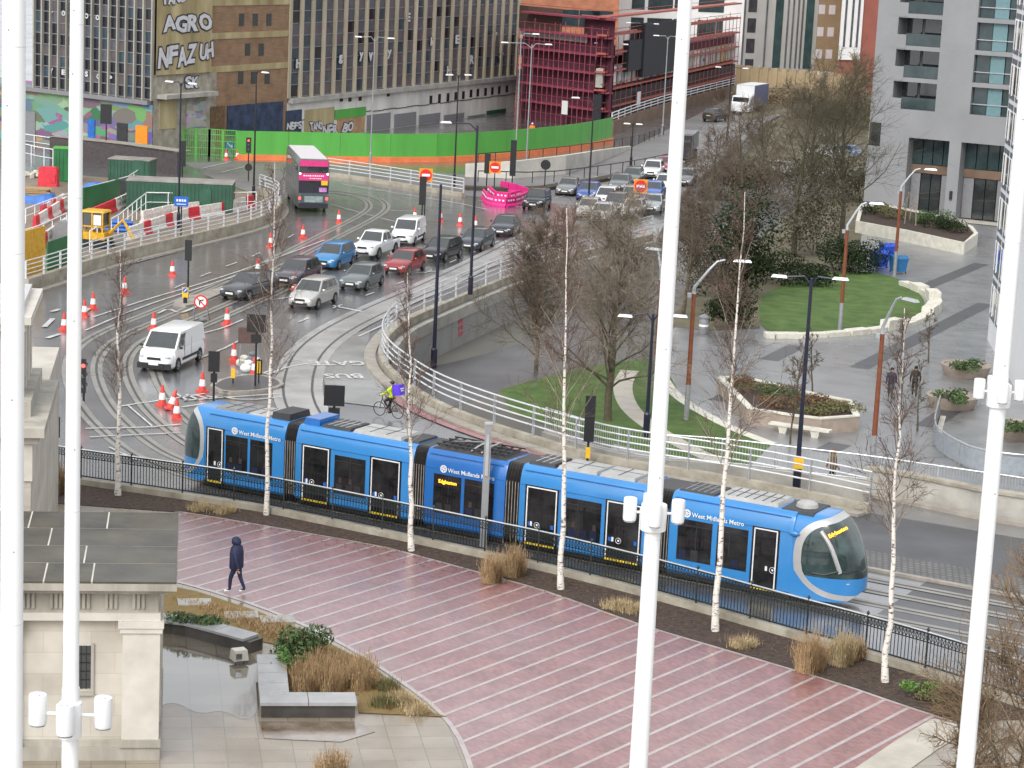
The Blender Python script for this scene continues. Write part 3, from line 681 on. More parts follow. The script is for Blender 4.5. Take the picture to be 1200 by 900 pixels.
for x0, x1 in ((-1.05, -.02), (-4.9, -3.87)):
    pil = hb('pilaster', portland, [(x0, x1, 0.12, .5, .62, 3.75)])
    hb('capital', portland, [(x0 - .08, x1 + .06, 0.06, .52, 3.75, 3.9), (x0 - .13, x1 + .1, 0.02, .52, 3.9, 4.1)], pil)
    hb('pilaster_base', portland_wet, [(x0 - .07, x1 + .06, 0.05, .5, .4, .62)], pil)
hb('side_pilaster', portland, [(-.25, .0, 1.6, 2.4, .6, 4.1), (-.25, .0, 5.6, 6.4, .6, 4.1)])
hb('architrave', portland, [(-7.0, -.02, .1, 7.0, 4.1, 4.32)])
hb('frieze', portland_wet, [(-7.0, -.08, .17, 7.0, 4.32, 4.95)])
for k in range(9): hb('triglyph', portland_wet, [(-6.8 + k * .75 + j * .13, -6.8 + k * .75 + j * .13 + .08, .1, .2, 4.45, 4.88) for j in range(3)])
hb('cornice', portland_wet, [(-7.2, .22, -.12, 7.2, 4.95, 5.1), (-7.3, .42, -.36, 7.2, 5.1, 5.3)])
slabs = []
for j, yy in enumerate((-.36, 1.5, 3.3, 5.2)):
    xs = [-7.3] + [(-5.6, -3.2, -1.9), (-6.2, -4.3, -2.2), (-5.2, -3.3, -2.4), (-6, -4, -1.7)][j][0:3] + [.42] if False else [-7.3, *[(-5.6, -3.2, -1.9), (-6.2, -4.3, -2.2), (-5.2, -3.3, -2.6), (-6, -4, -1.7)][j], .42]
    y2 = (1.5, 3.3, 5.2, 7.1)[j]
    for a, b_ in zip(xs[:-1], xs[1:]): slabs.append((a + .025, b_ - .025, yy + .025, y2 - .025, 5.3, 5.36))
hb('roof', roof_slab, slabs)
hb('roof_joint', portland, [(-7.25, .38, -.3, 7.1, 5.3, 5.35)])
win = hb('window', glass_dark, [(-2.62, -1.98 + .06, .33, .36, 2.05, 3.3)])
hb('frame', portland_wet, [(-2.7, -2.62, .28, .37, 1.97, 3.38), (-1.92, -1.84, .28, .37, 1.97, 3.38), (-2.7, -1.84, .24, .37, 1.87, 1.97)], win)
hb('window_bars', black_metal, [(-2.62 + .14 * k, -2.6 + .14 * k, .31, .325, 2.05, 3.3) for k in range(1, 5)] + [(-2.62, -1.92, .305, .318, 2.05 + .25 * k, 2.07 + .25 * k) for k in range(1, 5)], win)
# main body behind the porch: its visible corner and ledge
k1 = D(52, 503, 71.5); z1 = k1.z
loc = lambda v: (AY.dot(v - c0), AX.dot(v - c0))
bx, by = loc(Vector((k1.x, k1.y, 0)))
hb('main_wall', ashlar, [(bx - 9, bx - .45, by + .5, by + 16, 0, z1 - .4)])
hb('corner_pilaster', portland, [(bx - 1.2, bx - .4, by + .42, by + 1.4, 5.2, z1 - .5)])
hb('ledge_cornice', portland_wet, [(bx - 9, bx - .2, by + .25, by + 7.6, z1 - .55, z1 - .3), (bx - 9, bx, by, by + 7.8, z1 - .3, z1)])
hb('attic_wall', ashlar, [(bx - 9, bx - 1.0, by + 2.2, by + 7.2, z1, z1 + 2.9)])
for k in range(4): hb('attic_pilaster', portland, [(bx - 1.1, bx - .86, by + 2.6 + k * 1.25, by + 3.1 + k * 1.25, z1, z1 + 2.8)])
hb('attic_base', portland_wet, [(bx - 9, bx - .55, by + 1.7, by + 7.4, z1, z1 + .5)])
hb('attic_cornice', portland, [(bx - 9, bx - .75, by + 1.9, by + 7.3, z1 + 2.8, z1 + 3.05), (bx - 9, bx - .55, by + 1.7, by + 7.5, z1 + 3.05, z1 + 3.3)])
hb('upper_roof', mat('pale_roof_slabs', (.5, .48, .47), .35, var=.15, scale=.8), [(bx - 9, bx - .9, by + 2.0, by + 7.2, z1 + 3.3, z1 + 3.5)])
# ---------------------------------------------------------------- pool bench and spotlight
bm_ = thing('stone_bench_wall', 'L-shaped grey stone bench wall round the tan grasses', 'bench', tuple(P(335, 830, 0)), world=True)
dark_stone = mat('wet_dark_stone', (.05, .045, .04), .25, var=.4, scale=1.2)
cop = mat('grey_coping', (.3, .3, .3), .3, var=.18, scale=1.2, rvar=.1)
bp_ = PS([(304, 843), (418, 843)]); q1 = PS([(304, 772), (334, 768)], 0)
front0, front1 = bp_
dx = (front1 - front0).normalized(); dy = Vector((-dx.y, dx.x, 0))
W1 = (front1 - front0).length
def bb(name, m, x0, x1, y0, y1, z0, z1):
    Mb = Matrix(((dx.x, dy.x, 0, front0.x), (dx.y, dy.y, 0, front0.y), (0, 0, 1, 0), (0, 0, 0, 1)))
    return MB().box(((x0 + x1) / 2, (y0 + y1) / 2, (z0 + z1) / 2), (x1 - x0, y1 - y0, z1 - z0), M=Mb).build(name, m, bm_)
bb('base', dark_stone, 0.05, W1 - .05, .12, .8, 0, .42); bb('base', dark_stone, 0.05, .8, .8, 4.4, 0, .42)
for k in range(2): bb('coping_slab', cop, W1 * k / 2 + .01, W1 * (k + 1) / 2 - .01, 0, .95, .42, .52)
for k in range(4): bb('coping_slab', cop, 0, .9, .96 + k * .9, .96 + k * .9 + .88, .42, .52)
cp = smooth_path(PS([(180, 738), (215, 741), (250, 750), (300, 764)], 0), 1)
cw = MB().wall(cp, .65, 0, .4).build('pool_wall', dark_stone); tag(cw, 'curved dark pool edge wall topped with grey coping slabs', 'wall')
pts = resample(cp, 1.3)
for i in range(len(pts) - 1): MB().wall([pts[i].lerp(pts[i + 1], .01), pts[i].lerp(pts[i + 1], .99)], .8, .4, .48).build('coping_slab', cop, cw)
p = P(280, 777); t = thing('pool_spotlight', 'small pale box spotlight standing in the wet pool', 'spotlight', tuple(p), .5)
MB().box((0, 0, .3), (.5, .42, .34), top=(.85, .85)).build('housing', limestone, t); MB().box((-.1, -.23, .3), (.2, .04, .18)).build('lens', chrome, t); MB().box((0, 0, .07), (.2, .2, .14)).build('foot', grey_pole, t)
# small grey column by the fence
p = P(566, 640); t = thing('fence_column', 'slim grey square column beside the tan grasses at the fence', 'post', tuple(p)); hh = height_at(p, 497)
MB().box((0, 0, hh / 2), (.26, .2, hh)).build('shaft', grey_pole, t); MB().box((0, -.13, hh - 1.2), (.12, .06, 1.6)).build('slot_panel', galv, t); MB().box((0, 0, hh + .03), (.3, .24, .06)).build('cap', galv, t)
# ---------------------------------------------------------------- the tram
blue = mat('tram_blue', (0.035, 0.21, 0.5), 0.25, var=0.04, scale=1, coat=0.4)
blue2 = mat('tram_deep_blue', (0.018, 0.13, 0.41), 0.26, var=0.04, scale=1, coat=0.4)
silver = mat('tram_silver', (0.5, 0.5, 0.5), 0.3, metal=0.4, var=0.04)
tram_glass = mat('tram_window_glass', (0.008, 0.009, 0.011), 0.07, var=0.5, scale=1.2, spec=0.45, col2=(0.03, 0.03, 0.032))
seat_dim = mat('seat_seen_through_glass', (.03, .03, .033), .3, var=.3, scale=4); seat_blue = mat('seat_blue_dim', (.014, .02, .05), .3, var=.3, scale=4); head_dim = mat('passenger_dim', (.05, .036, .03), .4, var=.4, scale=5)
screen_glass = mat('tram_screen_glass', (0.02, 0.035, 0.037), 0.05, var=0.6, scale=.8, spec=0.7, col2=(0.06, 0.1, 0.1))
roof_pale = mat('tram_roof_pale', (0.36, 0.36, 0.345), 0.4, var=0.2, scale=1.2)
roof_dark = mat('tram_roof_dark', (0.03, 0.03, 0.033), 0.5, var=0.3, scale=2)
roof_grey = mat('tram_roof_grey', (0.2, 0.2, 0.2), 0.4, var=0.3, scale=2)
step_y = mat('step_yellow', (0.7, 0.5, 0.03), 0.5, var=0.1)
bellow = mat('gangway_bellows', (0.025, 0.023, 0.022), 0.45, var=0.3, scale=4)
bellow_highlight = mat('gangway_highlights', (0.3, 0.27, 0.24), 0.4, var=0.3)  # pale colour painted as highlights on the bellows ribs
TRZ = math.atan2(TU.y, TU.x)
TR = thing('tram', 'long bright blue five-section tram with silver front surround', 'tram', tuple(TC), TRZ)
HW = 1.2
prof = [(-1.1, .3), (-HW, .42), (-HW, 2.5), (-1.165, 2.8), (-1.07, 3.12), (-.96, 3.28), (-.84, 3.33)]
def ring(x, w=1.0, zt=1.0):
    r = [(y * w, z) for y, z in prof] + [(-y * w, z) for y, z in prof[::-1]]
    return [Vector((x, y, z if zt == 1 else .3 + (z - .3) * zt)) for y, z in r]
Mside = lambda x, z: Matrix(((1, 0, 0, x), (0, 0, -1, -HW - .022), (0, 1, 0, z), (0, 0, 0, 1)))
def pane(sec, x0, x1, z0=.87, z1=2.42, amber=False):
    mb = MB().box(((x0 + x1) / 2, -HW - .004, (z0 + z1) / 2), (x1 - x0, .016, z1 - z0)); rg = random.Random(int(x0 * 10)); mb.m(1)
    y_ = -HW - .0125
    for k in range(int((x1 - x0) / .45)):
        xx = x0 + .25 + k * .45 + rg.uniform(-.05, .05)
        if xx < x1 - .25: mb.m(1 + rg.randint(0, 1)).box((xx, y_, z0 + .22), (.28, .003, .36 + rg.uniform(-.06, .1)))
        if rg.random() < .45 and xx < x1 - .25: mb.m(3).box((xx + .05, y_ - .002, z0 + .55), (.17, .003, .22), top=(.7, 1))
    mb.m(1).box((x0 + (x1 - x0) * rg.uniform(.3, .7), y_ - .001, (z0 + z1) / 2 + .2), (.03, .003, z1 - z0 - .5)); mb.box(((x0 + x1) / 2, y_ - .001, z1 - .22), (x1 - x0 - .1, .003, .03))
    f = mb.build('window', [tram_glass, seat_dim, seat_blue, head_dim], sec)
    MB().box(((x0 + x1) / 2, HW + .004, (z0 + z1) / 2), (x1 - x0, .016, z1 - z0)).build('window', tram_glass, sec)
    if amber: lettering('Edgbaston', .2, Mside(x0 + .22, z1 - .34), bold=.004).build('destination_display', lit_amber, sec)
def door(sec, x0, x1, double):
    mb = MB(); zc, zh = 1.5, 2.14; xc = (x0 + x1) / 2; w = x1 - x0; y = -HW
    mb.m(0).box((xc, y - .003, zc), (w + .16, .014, zh + .14))
    mb.m(1); t = .045
    for xx in (x0 + .02, x1 - .02): mb.box((xx, y - .012, zc), (t, .016, zh))
    mb.box((xc, y - .012, zc + zh / 2), (w, .016, t))
    if double: mb.m(0).box((xc, y - .013, zc), (.03, .016, zh - .06))
    cx = xc - .16 if double else (x1 - .12 if sec is SECS[-1] else x0 + .08)
    for k in range(14):
        a, b_ = 2 * PI * k / 14, 2 * PI * (k + 1) / 14
        mb.m(1).beam((cx + .11 * math.cos(a), y - .016, 1.12 + .11 * math.sin(a)), (cx + .11 * math.cos(b_), y - .016, 1.12 + .11 * math.sin(b_)), .035, .012)
    mb.box((cx, y - .014, 1.12), (.07, .012, .07)); mb.box((cx + (.34 if sec is not SECS[-1] else -.25), y - .014, 1.14), (.08, .012, .17))
    if double:
        mb.m(2).box((x0 + .18, y - .012, 1.13), (.14, .014, .15)).box((x1 - .16, y - .012, 1.13), (.12, .014, .15))
    d = mb.build('door', [tram_glass, lamp_white, sign_blue], sec)
    ms = MB()
    n = 13 if double else 8
    for k in range(n):
        ms.m(0).box((x0 + w * (k + .5) / n, y - .02, .36), (w / n * .72, .06, .07)); ms.m(1).box((x0 + w * (k + 1) / n, y - .02, .36), (w / n * .28, .058, .07))
    ms.build('door_step', [step_y, plastic_black], sec)
SECS = []
def section(x0, x1, m=blue, caps=True):
    xs = [x0, x0 + .06, x1 - .06, x1]
    mb = MB().loft([ring(x0, .985), ring(x0 + .06), ring(x1 - .06), ring(x1, .985)])
    s = mb.build('carriage', m, TR, smooth=True); SECS.append(s)
    MB().box(((x0 + x1) / 2, 0, .22), (x1 - x0 - .1, 2.0, .22)).build('underframe', plastic_black, s)
    mb = MB()
    mb.box(((x0 + x1) / 2, -1.1, 3.16), (x1 - x0 - .3, .03, .03)); mb.box(((x0 + x1) / 2, -HW - .002, 2.62), (x1 - x0 - .1, .01, .02))
    mb.build('roof_gutter', blue2, s)
    return s
def brand(sec, x, z=2.55):
    mb = MB()
    lettering('West Midlands Metro', .235, Mside(x + .32, z), mb, .002, bold=.003)
    c = Vector((x + .12, -HW - .02, z + .1))
    for k in range(12):
        a, b_ = 2 * PI * k / 12, 2 * PI * (k + 1) / 12
        mb.beam(c + Vector((.13 * math.cos(a), 0, .13 * math.sin(a))), c + Vector((.13 * math.cos(b_), 0, .13 * math.sin(b_))), .012, .05)
        if k % 2 == 0: mb.beam(c, c + Vector((.1 * math.cos(a), 0, .1 * math.sin(a))), .012, .035)
    mb.build('lettering', lamp_white, sec)
def nose(sec, xa, xb, glassname='windscreen'):
    # xa: where the carriage ends, xb: the tip (xb may lie before xa)
    s = 1 if xb > xa else -1; Lh = abs(xb - xa); NX, NR = 46, 44
    rows = []
    for i in range(NX + 1):
        u = (i / NX) ** 0.8
        x = xa + s * Lh * u
        v = max(0.0, (u - .12) / .88)
        w = HW * (1 - .0 * v) * math.sqrt(max(0, 1 - v ** 2.6)) if v > 0 else HW
        w = HW * (1 - v ** 2.4) ** .52 if v < 1 else 0.0
        zt = 3.33 if u < .4 else .95 + (3.33 - .95) * (max(0, 1 - ((u - .4) / .6) ** 1.9)) ** .72
        zb = .3 + (.42 * max(0, (u - .75) / .25) ** 2)
        zt = max(zt, zb + .25) if u > .95 else zt
        row = []
        for k in range(NR + 1):
            a = PI * k / NR; ca = -math.cos(a); sa = math.sin(a); p = .34
            y = w * math.copysign(abs(ca) ** p, ca); zz = zb + (zt - zb) * (sa ** .42 if sa > 0 else 0)
            if abs(y) > .93 * w and w > .9: pass
            row.append(Vector((x, y, zz)))
        rows.append(row)
    out = [MB(), MB(), MB()]
    cx = xa + s * Lh
    def clip(poly, f):
        ins, ous = [], []
        for i in range(len(poly)):
            a, b_ = poly[i], poly[(i + 1) % len(poly)]; fa, fb = f(a), f(b_)
            (ins if fa >= 0 else ous).append(a)
            if (fa >= 0) != (fb >= 0):
                q = a.lerp(b_, fa / (fa - fb)); ins.append(q); ous.append(q.copy())
        return (ins if len(ins) > 2 else []), (ous if len(ous) > 2 else [])
    ee = lambda c: (abs((c.x - cx) / (Lh * .97)) ** 2.7 + abs((c.z - 1.88) / 1.52) ** 2.7) ** (1 / 2.7)
    def put(t, poly):
        if poly: out[t].add(poly, [tuple(range(len(poly)))])
    for i in range(NX):
        for k in range(NR):
            q4 = [rows[i][k], rows[i][k + 1], rows[i + 1][k + 1], rows[i + 1][k]]
            if s < 0: q4.reverse()
            for q in ([q4[0], q4[1], q4[2]], [q4[0], q4[2], q4[3]]):
                o_, n_ = clip(q, lambda c: ee(c) - 1); put(0, o_)
                if not n_: continue
                band, inn = clip(n_, lambda c: ee(c) - .875); put(1, band)
                if not inn: continue
                gl, bl_ = clip(inn, lambda c: c.z - 1.16); put(2, gl); put(0, bl_)
    for t, (nm, mm) in enumerate((('nose_shell', blue), ('silver_surround', silver), (glassname, screen_glass))):
        o = out[t].build(nm, mm, sec)
        bm = bmesh.new(); bm.from_mesh(o.data); bmesh.ops.remove_doubles(bm, verts=bm.verts, dist=.0015); bmesh.ops.recalc_face_normals(bm, faces=bm.faces); bm.to_mesh(o.data); bm.free()
        o.data.polygons.foreach_set('use_smooth', [True] * len(o.data.polygons))
    return rows
# the five carriages
A = section(0.75, 4.72); pane(A, 1.82, 2.92); pane(A, 3.05, 4.15); brand(A, 2.15); door(A, .9, 1.66, False)
B = section(5.28, 10.85); door(B, 5.66, 6.91, True); pane(B, 7.19, 8.66); door(B, 8.94, 10.26, True)
Cc = section(11.41, 15.02, blue2); pane(Cc, 11.84, 13.08, amber=True); pane(Cc, 13.23, 14.55); brand(Cc, 12.15)
Dd = section(15.66, 21.02); door(Dd, 16.0, 17.3, True); pane(Dd, 17.7, 19.2); door(Dd, 19.44, 20.84, True)
E5 = section(22.02, 26.9); pane(E5, 22.38, 23.76); pane(E5, 23.97, 25.19); brand(E5, 22.6); door(E5, 25.42, 26.34, False)
NR_ = nose(E5, 26.9, 29.36); nose(A, .75, -.92)
# front details: wiper bar, mirror housing, display, lamps
Mt = Matrix.Translation(TC) @ Matrix.Rotation(TRZ, 4, 'Z')
def on_nose(px, out=.02):            # the point of the nose surface seen at a photograph position
    best = None
    for i in range(1, len(NR_) - 1):
        for k in range(1, len(NR_[0]) - 1):
            v_ = NR_[i][k]; n_ = (NR_[i + 1][k] - NR_[i - 1][k]).cross(NR_[i][k + 1] - NR_[i][k - 1])
            if n_.length < 1e-7: continue
            n_.normalize(); q = Mt @ v_
            if n_.dot(v_ - Vector((26.5, 0, 1.5))) < 0: n_ = -n_
            w_ = Mt.to_3x3() @ n_
            if w_.dot(Vector((0, 0, CH)) - q) < 0: continue
            r_ = q - Vector((0, 0, CH)); x = 600 + CF * r_.dot(_R) / r_.dot(_F); y = 450 - CF * r_.dot(_U) / r_.dot(_F); e = (x - px[0]) ** 2 + (y - px[1]) ** 2
            if best is None or e < best[0]: best = (e, v_.copy(), n_)
    return best[1] + best[2] * out, best[2]
MB().tube(smooth_path([on_nose(q, -.02)[0] for q in ((962, 622), (972, 639), (980, 656), (985, 671))], 2), .085, 8).build('windscreen_pillar', silver, E5, smooth=True)
MB().tube([on_nose(q, .015)[0] for q in ((952, 670), (965, 674), (980, 674), (995, 671), (1005, 667))], .035, 6).build('wiper', plastic_black, E5)
A_, nA = on_nose((970, 632), .02); B_, nB = on_nose((992, 621), .02)
C_, nC = on_nose((981, 626), .02); nn_ = (nA + nB + nC).normalized(); ex_ = (B_ - A_).normalized(); A_ = A_ + nn_ * (max(0, (C_ - A_).dot(nn_)) + .06); ey_ = nn_.cross(ex_).normalized(); ez_ = ex_.cross(ey_)
lettering('Edgbaston', .2, Matrix(((ex_.x, ey_.x, ez_.x, A_.x), (ex_.y, ey_.y, ez_.y, A_.y), (ex_.z, ey_.z, ez_.z, A_.z), (0, 0, 0, 1))), bold=.006).build('destination_display', lit_amber, E5)
for yy in (-1.16, 1.16): MB().ball((26.95, yy * 1.04, 2.62), (.22, .09, .1), 10, 6).build('mirror_housing', blue, E5, smooth=True)
for yy in (-.62, .62): MB().ball((28.92, yy, .98), (.1, .16, .06), 10, 6).build('headlight', lens_clear, E5, smooth=True)
for yy in (-.7, .7): MB().ball((-.5, yy, .98), (.1, .14, .06), 10, 6).build('tail_light', lens_red, A, smooth=True)
# gangways
for a, b_ in ((4.72, 5.28), (10.85, 11.41), (15.02, 15.66), (21.02, 22.02)):
    n = max(5, int((b_ - a) / .11)); rings = []
    for i in range(n * 2 + 1): rings.append(ring(a + (b_ - a) * i / (n * 2), .985 if i % 2 else .9))
    g = MB().loft(rings).build('gangway', bellow, TR)
    mb = MB()
    for i in range(1, n * 2, 2): 
        x = a + (b_ - a) * i / (n * 2); mb.box((x, -HW * .985, 1.55), (.022, .02, 2.2))
    mb.build('rib_highlights', bellow_highlight, g)  # thin pale strips paint the highlights along the ribs
# roof equipment
def roofbox(sec, nm, x0, x1, m, z0=3.3, h=.14, w=1.5, top=(.94, .9), seams=0, sm=roof_dark):
    b_ = MB().box(((x0 + x1) / 2, 0, z0 + h / 2), (x1 - x0, w, h), top=top).build(nm, m, sec)
    if seams:
        mb = MB()
        for k in range(1, seams): mb.box((x0 + (x1 - x0) * k / seams, 0, z0 + h + .004), (.05, w * .86, .012))
        mb.box(((x0 + x1) / 2, .1, z0 + h + .004), ((x1 - x0) * .9, .03, .010))
        mb.build('roof_seams', sm, sec)
roofbox(A, 'roof_unit', .9, 2.5, roof_grey, w=1.6, h=.1, seams=3); roofbox(A, 'roof_unit', 2.6, 3.6, roof_pale, h=.1, seams=2); roofbox(A, 'roof_unit', 3.75, 4.65, roof_dark, h=.3)
roofbox(B, 'roof_unit', 5.35, 6.1, blue2, h=.3, w=1.5); roofbox(B, 'roof_unit', 6.2, 7.6, roof_dark, h=.15, seams=5, sm=roof_pale); roofbox(B, 'roof_unit', 7.7, 10.0, roof_pale, h=.16, seams=3); roofbox(B, 'roof_unit', 10.1, 10.8, roof_dark, h=.12)
roofbox(Cc, 'roof_unit', 11.5, 14.9, roof_dark, h=.08, w=1.8)
mb = MB()
for k in range(9): mb.beam((11.7 + k * .36, -.75, 3.46), (11.7 + k * .36, .75, 3.46), .05)
for yy in (-.7, -.25, .25, .7): mb.beam((11.6, yy, 3.5), (14.8, yy, 3.5), .05)
mb.build('pantograph_frame', roof_dark, Cc)
for xx in (13.3, 13.75): MB().tube([(xx - .1, -.75, 3.42), (xx + .1, -.5, 3.62), (xx + .25, 0, 3.72), (xx + .1, .5, 3.62), (xx - .1, .75, 3.42)], .035, 6).build('pantograph_bow', roof_pale, Cc)
MB().tube([(12.0, 0, 3.5), (13.2, 0, 3.66), (13.7, 0, 3.7)], .03, 6).build('pantograph_arm', roof_grey, Cc)
roofbox(Dd, 'roof_unit', 15.75, 16.9, roof_dark, h=.16, seams=4, sm=roof_pale); roofbox(Dd, 'roof_unit', 17.0, 18.7, roof_pale, h=.16, seams=2); roofbox(Dd, 'roof_unit', 18.8, 20.3, roof_pale, h=.16, seams=2); roofbox(Dd, 'roof_unit', 20.4, 20.95, roof_grey, h=.12)
roofbox(E5, 'roof_unit', 22.1, 23.6, roof_dark, h=.1, seams=6, sm=roof_grey); roofbox(E5, 'roof_unit', 23.7, 26.1, roof_pale, h=.16, seams=7); roofbox(E5, 'roof_unit', 26.2, 27.5, roof_dark, h=.1, w=1.7, z0=3.27)
MB().lathe([(.42, 3.35), (.38, 3.5), (.25, 3.58), (.05, 3.6)], 14, (26.9, 0, 0)).build('aerial_dome', roof_pale, E5, smooth=True)
# ---------------------------------------------------------------- vehicles
PAINTS = {}
def paint(col, rough=.25, metal=.2):
    k = tuple(col)
    if k not in PAINTS: PAINTS[k] = mat('car_paint', col, rough, metal=metal, var=.04, scale=1, coat=.5)
    return PAINTS[k]
SPEC = {
 'hatch':  dict(L=4.25, W=1.78, H=1.48, belt=.93, hf=.66, hc=.93, cx=.78, rf=.02, rr=-1.45, tb=-1.98, tz=.98, wr=.31, wx=(1.3, -1.3)),
 'estate': dict(L=4.5, W=1.8, H=1.5, belt=.95, hf=.68, hc=.95, cx=.85, rf=.1, rr=-1.75, tb=-2.15, tz=1.0, wr=.32, wx=(1.36, -1.36)),
 'saloon': dict(L=4.6, W=1.82, H=1.44, belt=.95, hf=.68, hc=.94, cx=.85, rf=.15, rr=-1.0, tb=-1.7, tz=1.02, wr=.33, wx=(1.4, -1.38)),
 'suv':    dict(L=4.5, W=1.86, H=1.68, belt=1.08, hf=.85, hc=1.07, cx=.85, rf=.2, rr=-1.65, tb=-2.1, tz=1.12, wr=.36, wx=(1.38, -1.36)),
 'mpv':    dict(L=4.35, W=1.83, H=1.64, belt=1.02, hf=.74, hc=1.02, cx=1.08, rf=.28, rr=-1.7, tb=-2.08, tz=1.04, wr=.32, wx=(1.35, -1.32)),
 'smallvan': dict(L=4.3, W=1.82, H=1.82, belt=1.1, hf=.82, hc=1.1, cx=1.1, rf=.42, rr=-2.05, tb=-2.12, tz=1.1, wr=.32, wx=(1.35, -1.3), van=1),
 'van':    dict(L=5.0, W=1.96, H=1.97, belt=1.15, hf=.88, hc=1.17, cx=1.72, rf=.92, rr=-2.36, tb=-2.45, tz=1.1, wr=.34, wx=(1.58, -1.52), van=1),
 'pickup': dict(L=5.2, W=1.86, H=1.8, belt=1.12, hf=.98, hc=1.14, cx=1.0, rf=.38, rr=-.75, tb=-1.0, tz=1.14, wr=.39, wx=(1.62, -1.5), bed=1),
}
WHEELS = {}
def wheel_mesh(r):
    if r not in WHEELS:
        mb = MB(); n = 22; w = .2
        prof_ = [(r * .6, -w / 2), (r * .93, -w / 2), (r, -w * .3), (r, w * .3), (r * .93, w / 2), (r * .6, w / 2)]
        rings = [[Vector((a * math.cos(2 * PI * k / n), y, a * math.sin(2 * PI * k / n))) for k in range(n)] for a, y in prof_]
        mb.loft(rings)
        t = mb.build('wheel', rubber, smooth=True)
        m2 = MB()
        for s in (-1, 1):
            yy = s * (w / 2 - .012)
            m2.loft([[Vector((a * math.cos(2 * PI * k / n), yy + q * s, a * math.sin(2 * PI * k / n))) for k in range(n)] for a, q in ((r * .66, 0), (r * .62, .016), (r * .5, .0), (r * .16, .008))])
            for k in range(5):
                an = 2 * PI * k / 5; m2.beam((0, yy + s * .014, 0), (r * .62 * math.cos(an), yy + s * .014, r * .62 * math.sin(an)), .05, .02, up=(0, 1, 0))
        q = m2.build('rim', alloy)
        WHEELS[r] = (t.data, q.data)
        bpy.data.objects.remove(t); bpy.data.objects.remove(q)
    return WHEELS[r]
def add_wheel(parent, loc, r):
    a, b_ = wheel_mesh(r)
    o = bpy.data.objects.new('wheel', a); COL.objects.link(o); o.parent = parent; o.location = loc
    q = bpy.data.objects.new('rim', b_); COL.objects.link(q); q.parent = o
def bil(q, u, v):
    return q[0].lerp(q[1], u).lerp(q[3].lerp(q[2], u), v)
def patch(mb, q, u0, u1, v0, v1, d=.012):
    n_ = (q[1] - q[0]).cross(q[3] - q[0]).normalized() * d
    pts = [bil(q, u0, v0) + n_, bil(q, u1, v0) + n_, bil(q, u1, v1) + n_, bil(q, u0, v1) + n_]
    back = [p - n_ * 1.8 for p in pts]
    mb.loft([back, pts])
